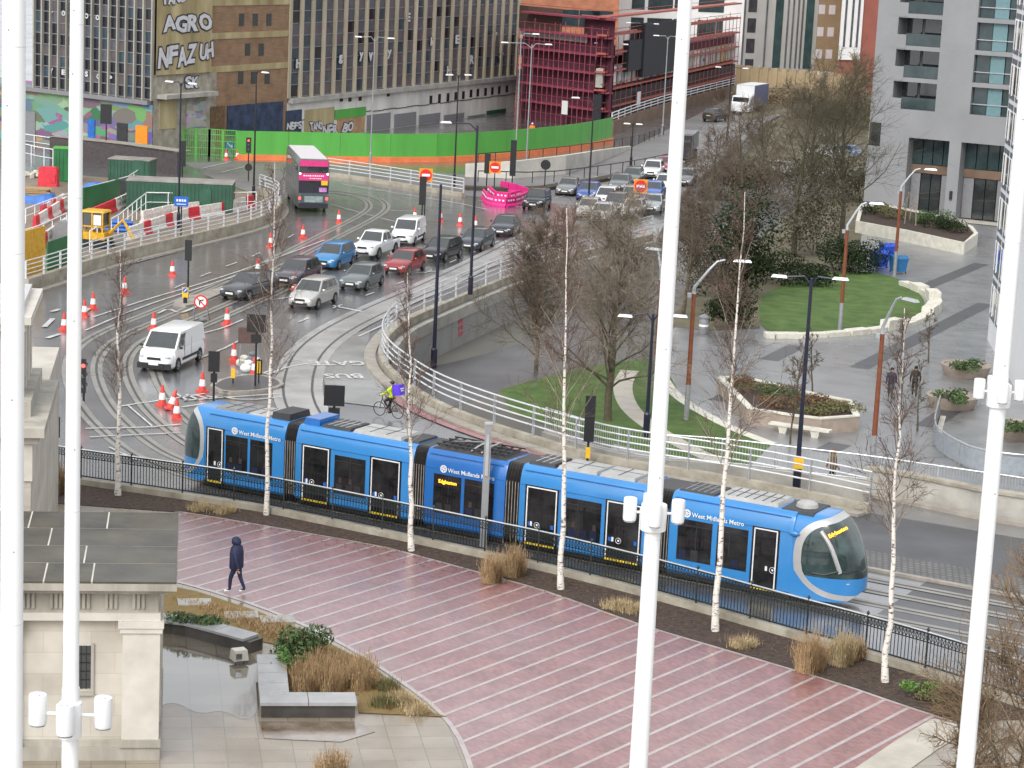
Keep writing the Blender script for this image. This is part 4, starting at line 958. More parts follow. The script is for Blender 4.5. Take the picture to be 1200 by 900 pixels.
def car(name, label, cat, loc, head, kind, col, group=None, lights=False, facing=True, glass=glass_dark, metal=.2, bumper=None):
    s = SPEC[kind]; L, W, H = s['L'], s['W'], s['H']; hl = L / 2; w = W / 2
    t = thing(name, label, cat, tuple(loc), head, group); pm = paint(col, metal=metal)
    zb = .2 if kind not in ('pickup', 'suv') else .3
    st = []
    van = s.get('van'); bed = s.get('bed')
    tailz = s['tz'] if not bed else 1.05
    prof_ = [(-hl, .72, zb + .22, tailz - .12), (-hl + .05, .9, zb + .06, tailz - .02), (-hl + .22, .97, zb, tailz), (s['wx'][1] - .3, 1, zb, max(tailz, s['belt']) if not bed else 1.05),
             (s['wx'][1] + .5, 1, zb, s['belt'] if not bed else 1.05)]
    if bed: prof_ += [(s['tb'] - .02, 1, zb, 1.05), (s['tb'] + .02, 1, zb, s['belt'])]
    prof_ += [(s['cx'] - .05, 1, zb, s['hc']), (s['cx'] + .25, .995, zb, s['hc'] - .02), (hl - .55, .97, zb, s['hf'] + (s['hc'] - s['hf']) * .55), (hl - .22, .92, zb, s['hf'] + .06), (hl - .06, .8, zb + .04, s['hf'] - .06), (hl, .66, zb + .14, s['hf'] - .2)]
    rings = []
    for x, ws, z0, z1 in prof_:
        ww = w * ws; h = z1 - z0
        half = [(ww * .88, z0), (ww * .985, z0 + h * .12), (ww, z0 + h * .5), (ww * .985, z0 + h * .76), (ww * .93, z0 + h * .93), (ww * .82, z1), (ww * .35, z1 + .025)]
        rings.append([Vector((x, -y, z)) for y, z in half] + [Vector((x, y, z)) for y, z in half[::-1]])
    mb = MB().loft(rings)
    # cabin
    wb, wt = w * .93, w * (.74 if not van else .84)
    zb1 = s['hc'] - .02; zr = H - .04; zt = s['tz'] - .02
    Fb = [Vector((s['cx'], y * wb, zb1)) for y in (-1, 1)]; Fr = [Vector((s['rf'], y * wt, zr)) for y in (-1, 1)]
    Rr = [Vector((s['rr'], y * wt, zr)) for y in (-1, 1)]; Rb = [Vector((s['tb'], y * wb, zt)) for y in (-1, 1)]
    mb.add(Fb + Fr + Rr + Rb, [(0, 1, 3, 2), (4, 5, 7, 6), (0, 2, 4, 6), (3, 1, 7, 5), (0, 6, 7, 1)])
    ri = [Vector((s['rf'] - .18, y * wt * .84, H)) for y in (-1, 1)] + [Vector((s['rr'] + .12, y * wt * .84, H)) for y in (-1, 1)]
    mb.add(Fr + Rr + ri, [(0, 1, 5, 4), (3, 2, 6, 7), (2, 0, 4, 6), (1, 3, 7, 5), (4, 5, 7, 6)])
    b_ = mb.build('body', pm, t, smooth=True)
    front = [Fb[0], Fb[1], Fr[1], Fr[0]]; rear = [Rb[1], Rb[0], Rr[0], Rr[1]]
    g = MB(); patch(g, front, .05, .95, .04, .93); g.build('windscreen', glass, t)
    if not van: g = MB(); patch(g, rear, .08, .92, .12, .9); g.build('rear_window', glass, t)
    elif kind == 'van' or kind == 'smallvan': g = MB(); patch(g, rear, .1, .45, .45, .9); patch(g, rear, .55, .9, .45, .9); g.build('rear_window', glass, t)
    for i, sd in enumerate((-1, 1)):
        q = [Rb[0], Fb[0], Fr[0], Rr[0]] if i == 0 else [Fb[1], Rb[1], Rr[1], Fr[1]]
        fr = lambda a, b__: (a, b__) if i == 0 else (1 - b__, 1 - a)
        if van:
            spans = [(.76, .95)] if kind == 'van' else [(.7, .95)]
        elif bed: spans = [(.1, .46), (.52, .93)]
        elif kind in ('mpv', 'estate', 'suv'): spans = [(.08, .25), (.29, .56), (.6, .93)]
        else: spans = [(.13, .5), (.54, .92)]
        for a, b__ in spans:
            u0, u1 = fr(a, b__); g = MB(); patch(g, q, u0, u1, .1, .86); g.build('side_window', glass, t)
    for x in s['wx']:
        for sd in (-1, 1):
            add_wheel(t, (x, sd * (w - .085), s['wr']), s['wr'])
    ar = MB()
    for x in s['wx']:
        for sd in (-1, 1):
            r = s['wr'] * 1.17; n = 18
            a_ = [Vector((x + r * math.cos(PI * k / n - .15 + .3 * k / n), sd * (w - .05), s['wr'] + r * math.sin(PI * k / n - .15 + .3 * k / n))) for k in range(n + 1)]
            ar.add([Vector((x, sd * (w + .004), s['wr']))] + [Vector((p.x, sd * (w + .004), p.z)) for p in a_], [[0, k + 1, k + 2] if sd > 0 else [0, k + 2, k + 1] for k in range(n)])
    ar.build('wheel_arches', plastic_black, t)
    hz = s['hf'] - .04
    for sd in (-1, 1):
        MB().ball((hl - .2, sd * w * .68, hz - .02), (.2, w * .2, .085), 10, 6).build('headlight', lit_white if lights else lens_clear, t, smooth=True)
        MB().box((-hl + .08, sd * w * .78, tailz - .22), (.12, w * .22, .2)).build('tail_light', lens_red, t)
        MB().ball((s['cx'] - .22, sd * (w + .1), s['belt'] + .08), (.07, .11, .08), 8, 5).build('wing_mirror', pm if kind != 'van' else plastic_black, t, smooth=True)
    MB().box((hl - .03, 0, hz - .1), (.1, w * .8, .13), top=(1, .9)).build('grille', plastic_black, t)
    MB().box((hl - .0, 0, zb + .17), (.1, w * 1.15, .15), top=(1, .92)).build('bumper_intake', bumper or plastic_black, t)
    MB().box((hl + .045, 0, zb + .27), (.02, .52, .11)).build('number_plate', plate_white, t)
    MB().box((-hl - .012, 0, tailz - .3), (.02, .52, .11)).build('number_plate', plate_yellow, t)
    if bed:
        MB().box(((-hl + s['tb']) / 2, 0, 1.045), (abs(-hl - s['tb']) - .2, W - .3, .1)).build('load_bed', plastic_black, t)
        m2 = MB(); m2.tube([(s['tb'] - .1, -w * .8, 1.05), (s['tb'] - .12, -w * .7, 1.6), (s['tb'] - .12, w * .7, 1.6), (s['tb'] - .1, w * .8, 1.05)], .04, 6); m2.build('roll_bar', plastic_black, t)
    if kind == 'van': MB().box((hl - .06, 0, zb + .16), (.16, w * 1.86, .3), top=(.9, .98)).build('bumper', plastic_black, t)
    if van:
        MB().beam((s['wx'][1] - .3, -w - .004, .55), (s['wx'][0] - .6, -w - .004, .55), .02, .14).beam((s['wx'][1] - .3, w + .004, .55), (s['wx'][0] - .6, w + .004, .55), .02, .14).build('side_trim', plastic_black, t)
        MB().box((-.3, -w - .002, 1.05), (.02, .01, 1.0)).box((-.3, w + .002, 1.05), (.02, .01, 1.0)).box((.68, w * .985, 1.0), (.015, .06, 1.0)).build('door_seam', grey_back, t)
    return t
def lane_heading(a, b_):
    A_, B_ = P(*a), P(*b_); return math.atan2(B_.y - A_.y, B_.x - A_.x)
Q = 'cars queuing in the lanes'
row2 = [((592, 274), 'saloon', (.02, .022, .03), 'dark saloon car beside the far end of the curved railing', 'car', 'saloon_car'),
        ((558, 291), 'hatch', (.035, .042, .055), 'slate blue hatchback between a black car and the far railing', 'car', 'hatchback_car'),
        ((517, 303), 'estate', (.008, .008, .011), 'shiny black estate car behind the red hatchback', 'car', 'estate_car'),
        ((474, 318), 'hatch', (.28, .025, .03), 'red hatchback behind the grey hatchback', 'car', 'hatchback_car'),
        ((424, 336), 'hatch', (.12, .135, .14), 'grey hatchback between the silver people carrier and red car', 'car', 'hatchback_car'),
        ((367, 357), 'mpv', (.5, .49, .46), 'silver people carrier at the head of the queue', 'people carrier', 'people_carrier')]
pts = [(630, 243)] + [r[0] for r in row2]
for i, (px, kind, col, lab, cat, nm) in enumerate(row2):
    h = lane_heading(pts[i], pts[min(i + 2, len(pts) - 1)])
    car(nm, lab, cat, P(*px), h, kind, col, Q, metal=.5 if kind == 'mpv' else .2)
row1 = [((478, 284), 'smallvan', (.72, .73, .73), 'small white panel van behind the white pickup', 'van', 'panel_van'),
        ((440, 299), 'pickup', (.75, .76, .76), 'white double-cab pickup truck with black load bed', 'pickup', 'pickup_truck'),
        ((391, 312), 'mpv', (.03, .18, .4), 'blue people carrier beside the white pickup truck', 'people carrier', 'people_carrier'),
        ((348, 333), 'suv', (.075, .065, .08), 'dark purple-grey crossover behind the silver people carrier', 'car', 'crossover_car'),
        ((291, 347), 'estate', (.05, .053, .057), 'dark grey estate car partly behind a birch trunk', 'car', 'estate_car')]
pts = [(500, 268)] + [r[0] for r in row1]
for i, (px, kind, col, lab, cat, nm) in enumerate(row1):
    h = lane_heading(pts[i], pts[min(i + 2, len(pts) - 1)])
    c = car(nm, lab, cat, P(*px), h, kind, col, Q, metal=.1, lights=(i == 0 and False))
car('panel_van', 'large white panel van near the traffic cones and road works', 'van', P(201, 427), lane_heading((228, 425), (195, 440)) + .02, 'van', (.78, .79, .79), metal=0)
h0 = lane_heading((660, 228), (592, 274))
far = [((629, 244), 'suv', (.012, .012, .014), 'black car just past the pink barriers', h0),
       ((690, 233), 'hatch', (.03, .08, .3), 'blue hatchback in the jam beside the low black fence', h0),
       ((727, 222), 'saloon', (.12, .13, .135), 'dark grey saloon in the jam just behind the blue hatchback', h0),
       ((741, 215), 'estate', (.1, .13, .115), 'grey-green estate car beside the white crossover', h0),
       ((765, 208), 'suv', (.7, .71, .72), 'white crossover car in the jam nearest the low black fence', h0),
       ((783, 201), 'hatch', (.45, .04, .1), 'red-pink hatchback behind the white crossover', h0),
       ((711, 241), 'mpv', (.62, .63, .64), 'white people carrier in the middle of the jam', h0),
       ((690, 253), 'hatch', (.36, .34, .31), 'beige-silver hatchback partly behind bare twigs', h0),
       ((742, 254), 'hatch', (.5, .51, .53), 'silver hatchback beside the far curved railing end', h0),
       ((741, 240), 'mpv', (.3, .27, .22), 'beige people carrier before the no entry sign', h0),
       ((765, 232), 'hatch', (.04, .12, .42), 'bright blue hatchback behind the no entry sign', h0),
       ((779, 223), 'hatch', (.66, .67, .68), 'white hatchback beside the tall white mast', h0),
       ((765, 247), 'saloon', (.3, .33, .34), 'pale grey saloon at the inner edge of the jam', h0),
       ((706, 259), 'hatch', (.42, .43, .45), 'silver-grey hatchback whose roof shows above the far railing', h0),
       ((793, 207), 'hatch', (.08, .09, .1), 'charcoal hatchback just right of the white hatchback by the mast', h0),
       ((666, 227), 'saloon', (.16, .165, .17), 'mid grey saloon at the front of the jam by the low black fence', h0),
       ((722, 249), 'suv', (.06, .045, .035), 'dark brown crossover in the jam behind bare twigs', h0),
       ((803, 216), 'estate', (.2, .2, .22), 'grey estate car half behind the twigs by the mast', h0),
       ((838, 142), 'suv', (.05, .05, .055), 'dark car driving away up the flyover below the lorry', math.radians(62))]
for px, kind, col, lab, hh in far:
    car('queuing_car' if hh == h0 else 'dark_car', lab, 'car', P(*px), hh, kind, col, Q if hh == h0 else None)
for px, kind, col, lab, hh in [((858, 205), 'hatch', (.5, .06, .04), 'red car half hidden behind the bare trees', 2.3), ((962, 186), 'smallvan', (.6, .62, .65), 'white van half hidden behind the bare trees', 2.5), ((905, 203), 'estate', (.5, .5, .5), 'silver car half hidden behind the bare trees', 2.4), ((988, 183), 'hatch', (.2, .3, .5), 'pale blue car half hidden behind the bare trees', 2.5)]:
    car('parked_car', lab, 'car', P(*px, LOW), hh, kind, col, 'cars parked beyond the bare trees')
# ---- double-decker bus, seen from behind
bus_grey = mat('bus_grey', (.115, .12, .12), .35, var=.15, scale=.6, coat=.2); bus_dark = mat('bus_dark', (.025, .025, .035), .3, var=.2, scale=1)
bus_pink = mat('bus_pink', (.62, .045, .2), .35, var=.08); bus_roof = mat('bus_roof', (.62, .6, .61), .4, var=.06)
bp = P(366.5, 249, 0); bh = math.radians(90 + 11.5); bd = Vector((math.cos(bh), math.sin(bh), 0))
BU = thing('double_decker_bus', 'double decker bus with pink rear panels seen from behind', 'bus', tuple(bp + bd * 5.2), bh)
bw = 1.25
rr_ = []
for x, ws, z1 in ((-5.2, .96, 4.2), (-5.1, 1, 4.27), (4.9, 1, 4.27), (5.2, .92, 4.15)):
    rr_.append([Vector((x, -bw * ws * k, z)) for k, z in ((.96, .35), (1, .5), (1, 3.2), (.97, z1 - .25), (.88, z1))] + [Vector((x, bw * ws * k, z)) for k, z in ((.88, z1), (.97, z1 - .25), (1, 3.2), (1, .5), (.96, .35))])
MB().loft(rr_).build('body', bus_grey, BU, smooth=True)
MB().box((0, 0, 4.285), (10.1, 2.1, .03)).build('roof', bus_roof, BU)
X = -5.2
def bx_(nm, m, y0, y1, z0, z1, d=.03, parent=BU): return MB().box((X - d / 2 + .01, (y0 + y1) / 2, (z0 + z1) / 2), (d, y1 - y0, z1 - z0)).build(nm, m, parent)
bx_('rear_panel', bus_pink, -1.12, 1.12, 3.68, 4.15); bx_('rear_window', glass_dark, -1.12, 1.12, 3.15, 3.68, .034); bx_('rear_panel', bus_pink, -1.18, 1.18, 2.55, 3.15, .04)
bx_('rear_panel', bus_dark, -1.18, 1.18, 1.55, 2.55); bx_('lower_window', glass_dark, -.85, .55, 2.15, 2.5, .036)
bx_('engine_cover', mat('bus_teal_grey', (.06, .085, .095), .4, var=.2), -1.0, 1.0, .75, 1.55, .034); bx_('vent_panel', mat('bus_vent', (.25, .3, .3), .4, var=.3), -.75, .7, .82, 1.3, .05); bx_('bumper', bus_dark, -1.18, 1.18, .35, .75, .08)
bx_('advert', sign_yellow, -1.12, -.6, 2.2, 2.55, .04); bx_('advert', mat('advert_lilac', (.45, .2, .45), .5, var=.5, scale=5), -1.05, -.45, 1.65, 2.0, .04)
mw = MB(); Mw = Matrix(((0, 0, -1, X - .035), (-1, 0, 0, 0), (0, 1, 0, 2.86), (0, 0, 0, 1)))
for yy in (.78,): mw.m(0)
rb = random.Random(3)
for row, (z, h, y0, y1) in enumerate(((2.93, .1, -.8, .85), (2.72, .06, -.6, .35))):
    y = y0; mb = MB()
    while y < y1:
        l_ = rb.uniform(.06, .16); mb.box((X - .034, y + l_ / 2, z), (.01, l_, h)); y += l_ + .05
    mb.build('pale_lettering', lamp_white, BU)
for sd in (-1, 1):
    bx_('tail_light', lit_red, sd * 1.08 - .09, sd * 1.08 + .09, 1.02, 1.22, .06); bx_('marker_lamp', lit_white, sd * 1.1 - .07, sd * 1.1 + .07, 3.02, 3.16, .06)
for sd in (-1, 1):
    for k in range(7): MB().box((-4.2 + k * 1.35, sd * (bw + .002), 3.42), (1.2, .02, .72)).build('side_window', glass_dark, BU)
    for k in range(5): MB().box((-2.8 + k * 1.35, sd * (bw + .002), 1.95), (1.2, .02, .8)).build('side_window', glass_dark, BU)
    for x in (-3.1, 2.9): add_wheel(BU, (x, sd * 1.14, .48), .48)
# ---- box lorry
lp = P(877, 133, 0); LT = thing('box_lorry', 'white lorry with a blue-grey sided box on the flyover', 'lorry', tuple(lp), math.radians(-112))
lorry_w = mat('lorry_white', (.65, .66, .67), .4, var=.12); lorry_b = mat('lorry_blue_grey', (.1, .12, .22), .4, var=.12)
MB().box((-1.2, 0, 2.45), (6.4, 2.5, 2.7)).build('cargo_box', lorry_b, LT); MB().box((2.02, 0, 2.45), (.04, 2.44, 2.64)).build('box_front', lorry_w, LT); MB().box((-1.2, 0, 3.82), (6.3, 2.4, .05)).build('box_roof', lorry_w, LT)
MB().loft([[Vector((x, y, z)) for y, z in ((-1.2, .5), (-1.2, 2.2 + h), (1.2, 2.2 + h), (1.2, .5))] for x, h in ((2.2, .3), (3.6, .25), (3.95, -.7), (4.0, -1.0))]).build('cab', lorry_w, LT)
MB().box((3.82, 0, 1.95), (.1, 2.1, .75)).build('windscreen', glass_dark, LT); MB().box((0, 0, .75), (7.5, 2.2, .4)).build('chassis', plastic_black, LT)
for x in (2.9, -1.8, -3.0):
    for sd in (-1, 1): add_wheel(LT, (x, sd * 1.1, .48), .48)
# ---- dark tipper lorry behind the mast
tp = P(800, 187, 0); DT = thing('tipper_lorry', 'dark lorry partly behind the tall white mast', 'lorry', tuple(tp), h0)
MB().loft([[Vector((x, y, z)) for y, z in ((-1.15, .5), (-1.15, 2.8), (1.15, 2.8), (1.15, .5))] for x in (1.5, 3.1, 3.3)]).build('cab', bus_dark, DT); MB().box((3.32, 0, 2.1), (.06, 2.0, .8)).build('windscreen', glass_dark, DT); MB().box((-1.2, 0, 2.0), (5.2, 2.4, 1.6), top=(1, .96)).build('tipper_body', grey_back, DT); MB().box((0, 0, .75), (6.4, 2.1, .4)).build('chassis', plastic_black, DT)
for x in (2.4, -1.8, -3.0):
    for sd in (-1, 1): add_wheel(DT, (x, sd * 1.05, .48), .48)
# ---------------------------------------------------------------- lamps, signals, signs, cones
def lamp(label, base, top_y, z0=0.0, m=black_metal, arms=(), r=.09, name='street_lamp', cat='street lamp', group='street lamps', head=lamp_white, foot=True, collar=None):
    b_ = P(*base, z0); h = height_at(b_, top_y); t = thing(name, label, cat, tuple(b_), 0, group)
    MB().tube([(0, 0, 0), (0, 0, h * .3), (0, 0, h)], [r, r * .85, r * .6], 10).build('pole', m, t, smooth=True)
    if foot: MB().tube([(0, 0, 0), (0, 0, 1.1), (0, 0, 1.2)], [r * 1.5, r * 1.5, r], 10).build('base_door', m, t)
    for (dx, dy, dz) in arms:
        q = Vector((dx, dy, dz)); e = Vector((0, 0, h - .05))
        MB().tube([e - Vector((0, 0, .3)), e + q * .3 + Vector((0, 0, .1)), e + q], r * .4, 6).build('arm', m, t)
        hd = q.normalized(); c = e + q + hd * .35
        MB().box((0, 0, 0), (.7, .26, .1), top=(.8, .7), M=Matrix.Translation(c) @ Matrix.Rotation(math.atan2(hd.y, hd.x), 4, 'Z')).build('lamp_head', head, t)
    return t, h
lamp('tall dark lamp column beside the blue sign and green container', (209, 268), 97, arms=((.6, -.3, .05), (-.6, .3, .05)), m=navy_metal)
lamp('tall black lamp column left of the bus roof', (297, 234), 84, arms=((.5, -.4, .05),))
lamp('tall dark blue lamp column rising from the underpass wall, headless', (508, 431), 216, LOW, m=navy_metal, arms=(), r=.13)
lamp('dark lamp column with a long white head standing on the curved wall', (551, 345), 147, .42, m=navy_metal, arms=((-1.6, -.2, .15),), r=.11)
lamp('slim black lamp column before the ribbed office block', (532, 219), 88, arms=((-.5, -.3, .05), (.5, .3, .05)))
lamp('black lamp column with white head in front of the green hoarding', (689, 247), 116, arms=((-1.2, -.3, .1),))
lamp('grey lamp column before the middle of the ribbed office block', (434, 193), 44, m=grey_pole, arms=((-1.2, 0, .05), (1.2, 0, .05)), r=.08)
lamp('grey lamp column at the edge of the red scaffolded building', (616, 206), 52, m=grey_pole, arms=((-2.2, 0, .1), (1.2, 0, .1)), r=.09)
lamp('thin grey column beside the corner of the ribbed building', (603, 208), 40, m=grey_pole, arms=((1.0, 0, .1),), r=.09)
lamp('grey lamp column before the red scaffold corner', (714, 152), 52, m=grey_pole, arms=((-1.6, 0, .1), (1.0, 0, .1)), r=.1)
lamp('grey lamp column in front of the black sheeted panel', (748, 140), 28, m=grey_pole, arms=((-1.5, 0, .1), (1.2, 0, .1)), r=.1)
lamp('taller of the paired grey columns beside the mast at the flyover', (776, 158), 43, m=grey_pole, arms=((-1.0, 0, .1), (.8, 0, .1)), r=.1)
lamp('grey lamp column along the flyover by the rusty scaffold', (834, 112), 20, m=grey_pole, arms=((-1, 0, .1), (.8, 0, .1)), r=.1)
lamp('dark lamp column on the flyover verge before the lorry', (852, 165), 80, arms=((-1.2, 0, .1), (1.2, 0, .1)), r=.1)
lamp('short black camera column behind the low black fence', (739, 197), 145, arms=((.25, 0, .02), (-.25, 0, .02)), r=.09, name='camera_column', cat='camera column', group=None)
# twin-headed and rust-coloured plaza lamps
lamp('large black twin-headed lamp column rising in front of the plaza railing', (933, 574), 326, arms=((-1.0, .25, .02), (.85, -.25, .1)), r=.12, m=navy_metal)
p = P(933, 540, 1.2)
lamp('black twin-headed lamp column hidden behind the tall white mast', (757, 512), 368, arms=((-.95, .2, -.1), (.9, -.2, .05)), r=.11, m=navy_metal)
def rust(label, base, top_y, bend, z0=LOW):
    b_ = P(*base, z0); h = height_at(b_, top_y); t = thing('plaza_lamp', label, 'street lamp', tuple(b_), 0, 'rust-coloured plaza lamps')
    MB().tube([(0, 0, 0), (0, 0, h * .22)], [.15, .14], 10).build('foot_sleeve', grey_pole, t)
    MB().tube([(0, 0, h * .22), (0, 0, h * .78)], [.135, .11], 10).build('pole', rust_pole, t, smooth=True)
    MB().tube([(0, 0, h * .78), (0, 0, h * .82), (bend[0] * .5, bend[1] * .5, h * .93), (bend[0] * .8, bend[1] * .8, h * .985), (bend[0] * 1.1, bend[1] * 1.1, h)], [.12, .09, .07, .06, .05], 8).build('arm', galv, t, smooth=True)
    MB().box((bend[0] * 1.75, bend[1] * 1.75, h), (1.0, .32, .12), math.atan2(bend[1], bend[0]), top=(.8, .7)).build('lamp_head', galv, t)
    MB().box((-.25, 0, h * .77), (.2, .3, .22)).build('spot_box', galv, t)
rust('rust-brown lamp column standing on the curved lawn, with grey arm', (984, 388), 236, (1.0, -.2))
rust('rust-brown lamp column with curved grey arm left of the round bin', (804, 492), 302, (1.4, -.2))
rust('rust-brown lamp column between the lawn wall and strolling people', (1021, 556), 344, (.55, -.9))
rust('rust-brown lamp column beside the blue bins', (1048, 322), 196, (1.2, -.3))
rust('rust-brown lamp column behind the white mast near the underpass', (767, 452), 293, (-.3, .2))
# ---- traffic signals
def signal(label, base, board, post_top=None, z0=0.0, small=True, m=plastic_black, lit=None, back=True, slim=False, stripe=False):
    # board: (x0,y0,x1,y1) in the photograph
    b_ = P(*base, z0); t = thing('traffic_signal', label, 'traffic light', tuple(b_), 0, 'traffic signals')
    h1 = height_at(b_, board[1]); h0 = height_at(b_, board[3]); sc = CF / (b_ - Vector((0, 0, CH))).length
    w = (board[2] - board[0]) / sc
    MB().tube([(0, 0, 0), (0, 0, h1 - .1)], .055, 8).build('pole', black_metal, t)
    hd = MB().box((0, -.12, (h0 + h1) / 2), (w, .07, h1 - h0)).build('backboard', m, t)
    bx = MB().box((0, .05, (h0 + h1) / 2), (min(w * .55, .34), .24, (h1 - h0) * .9)).build('signal_head', m, t)
    for k in range(3):
        z = h0 + (h1 - h0) * (.2 + .3 * k)
        MB().tube([(0, .17, z), (0, .34, z)], [.1, .12], 10, cap=False).build('visor', m, bx)
        if lit == 'front': MB().lathe([(.1, 0), (.001, .02)], 10).build('lens', lit_red if k == 2 else glass_dark, bx).matrix_local = Matrix.Translation((0, -.17, z)) @ Matrix.Rotation(math.radians(90), 4, 'X')
    if small: MB().box((0, -.02, h0 - .32), (w * .55, .2, .42)).build('repeater_box', m, t)
    if stripe: MB().box((0, -.09, h0 * .55), (.2, .04, .5)).build('hazard_plate', sign_yellow, t)
    return t
signal('traffic signal with big square black backboard just behind the tram roof', (390, 528), (379, 451, 403, 475))
signal('traffic signal with square backboard behind the tram cab end', (250, 480), (243, 411, 256, 435))
signal('traffic signal with square backboard beside the propped brown sign', (299, 455), (289, 368, 311, 389))
signal('tall ragged black signal head in front of the bridge railing', (688, 546), (683, 463, 695, 517), small=False, stripe=True)
signal('slim black signal on the refuge beside the keep-left bollard', (220, 352), (219, 281, 227, 305), small=False)
signal('small signal showing red at the corner of the memorial hall', (98, 470), (96, 420, 102, 460), small=False, lit='front')
signal('signal showing red in front of the green hoarding', (291, 192), (290, 161, 296, 179), small=False, lit='front')
signal('black signal heads just above the bus roof', (341, 186), (336, 152, 347, 164), small=False)
signal('black signal on the bus lane splitter beside a no entry sign', (494, 262), (491, 207, 499, 240), small=False)
signal('tall black signal left of the pink barriers', (570, 220), (566, 180, 573, 203), small=False)
signal('black signal above the pink barriers before the hoarding', (600, 216), (597, 164, 604, 206), small=False)
signal('signal cluster in front of the painted shop fronts', (124, 190), (120, 122, 133, 145), small=False)
signal('black signal at the junction beside the dark lamp column', (213, 235), (209, 165, 217, 195), small=False)
# ---- signs
def disc(mb, c, r, d, n=20, M=None):
    a = [Vector((c[0] + r * math.cos(2 * PI * k / n), c[1] - d / 2, c[2] + r * math.sin(2 * PI * k / n))) for k in range(n)]
    b_ = [Vector((v.x, c[1] + d / 2, v.z)) for v in a]
    return mb.loft([a, b_])
def post_sign(name, label, base, cy, r, kind, z0=0.0, pole=black_metal):
    b_ = P(*base, z0); z = height_at(b_, cy); t = thing(name, label, 'road sign', tuple(b_))
    MB().tube([(0, 0, 0), (0, 0, z)], .05, 8).build('pole', pole, t)
    if kind == 'noentry':
        MB().box((0, -.08, z), (r * 2.3, .03, r * 2.3)).build('backing_board', sign_orange, t)
        f = disc(MB(), (0, -.11, z), r, .03).build('sign_face', sign_red, t); MB().box((0, -.13, z), (r * 1.4, .02, r * .42)).build('white_bar', sign_white, f)
    elif kind == 'back': disc(MB(), (0, -.08, z), r, .03).build('sign_face', plastic_black, t)
    elif kind == 'blue':
        f = MB().box((0, -.08, z), (r * 2.4, .03, r * 1.7)).build('sign_face', sign_blue, t)
        mb = MB()
        for k in range(4): mb.box((-r * .7 + k * r * .45, -.1, z + .08), (r * .3, .015, r * .4))
        mb.box((0, -.1, z - r * .45), (r * 1.6, .015, .05)).build('white_symbols', sign_white, f)
    return t
post_sign('no_entry_sign', 'red no entry disc on orange board at the bus lane splitter', (497, 262), 205, .45, 'noentry')
post_sign('no_entry_sign', 'red no entry disc on orange board beside the pink barriers', (579, 222), 196, .45, 'noentry')
post_sign('no_entry_sign', 'red no entry disc on orange board in the traffic jam', (749, 247), 218, .5, 'noentry')
post_sign('round_sign', 'dark back of a round sign on the kerb before the pale ramp wall', (638, 222), 193, .45, 'back')
post_sign('round_sign', 'dark back of a small round sign before the green hoarding', (647, 178), 157, .32, 'back')
post_sign('round_sign', 'dark back of a round sign on the road below the red signal', (291, 212), 196, .33, 'back')
post_sign('blue_sign', 'small rectangular blue sign with white letters on the site railing', (212, 278), 236, .42, 'blue', pole=black_metal)
# keep left bollard
b_ = P(217, 355, .13); t = thing('keep_left_bollard', 'yellow bollard with blue arrow disc on the small refuge', 'bollard', tuple(b_))
MB().tube([(0, 0, 0), (0, 0, .35)], .12, 8).build('stump', plastic_black, t); f = MB().box((0, 0, .62), (.34, .12, .62), top=(1.15, 1)).build('shell', sign_yellow, t)
disc(MB(), (0, -.075, .78), .15, .02).build('arrow_disc', sign_blue, f); MB().beam((.09, -.095, .87), (-.08, -.095, .7), .04, .012, up=(0, 1, 0)).build('white_arrow', sign_white, f)
# no right turn sign on a frame
b_ = P(235, 378); t = thing('temporary_sign', 'round no right turn sign on a folding frame behind the white van', 'road sign', tuple(b_))
mb = MB(); mb.beam((-.45, 0, 0), (-.35, 0, 1.0), .04).beam((.45, 0, 0), (.35, 0, 1.0), .04).beam((-.45, .7, 0), (-.35, 0, 1.0), .04).beam((.45, .7, 0), (.35, 0, 1.0), .04).beam((-.42, 0, .3), (.42, 0, .3), .04).build('folding_frame', grey_back, t)
f = disc(MB(), (0, -.03, 1.22), .4, .03).build('sign_face', sign_red, t); disc(MB(), (0, -.05, 1.22), .31, .02).build('white_disc', sign_white, f)
MB().tube([(-.08, -.07, 1.05), (-.08, -.07, 1.25), (-.02, -.07, 1.32), (.14, -.07, 1.32)], .035, 6).beam((.1, -.065, 1.38), (.18, -.065, 1.32), .03, .02).build('turn_arrow', plastic_black, f); MB().beam((-.22, -.075, 1.44), (.22, -.075, 1.0), .07, .015, up=(0, 1, 0)).build('red_slash', sign_red, f)
MB().ball((.1, .3, .12), (.25, .16, .12)).build('sandbag', grey_back, t)
# propped road works sign seen from the back, with sandbags
b_ = P(291, 432); t = thing('temporary_sign', 'brown back of a propped road works sign among sandbags', 'road sign', tuple(b_), .1)
mb = MB(); mb.beam((-.5, 0, 0), (-.42, .3, 1.6), .05).beam((.5, 0, 0), (.42, .3, 1.6), .05).beam((-.5, .9, 0), (-.42, .3, 1.5), .05).beam((.5, .9, 0), (.42, .3, 1.5), .05).beam((-.5, 0, .35), (.5, 0, .35), .05).build('folding_frame', grey_back, t)
MB().box((-.05, .22, 1.72), (1.05, .04, .85)).build('sign_back', brown_back, t)
for i, (x, y, m_) in enumerate(((283, 430, limestone), (293, 426, grey_back), (288, 436, lamp_white), (298, 433, limestone))):
    p = P(x, y); tag(MB().ball((0, 0, .22), (.32, .22, .24), 9, 6).ball((.12, .05, .5), (.22, .18, .16), 8, 5).build('sandbag', m_, loc=p, smooth=True), ['cream sandbag heap nearest the yellow post', 'grey sandbag under the propped brown sign', 'whitest sandbag in front of the propped brown sign', 'cream sandbag beside the black and yellow chevron post'][i], 'sandbag', 'sandbags at the road works')
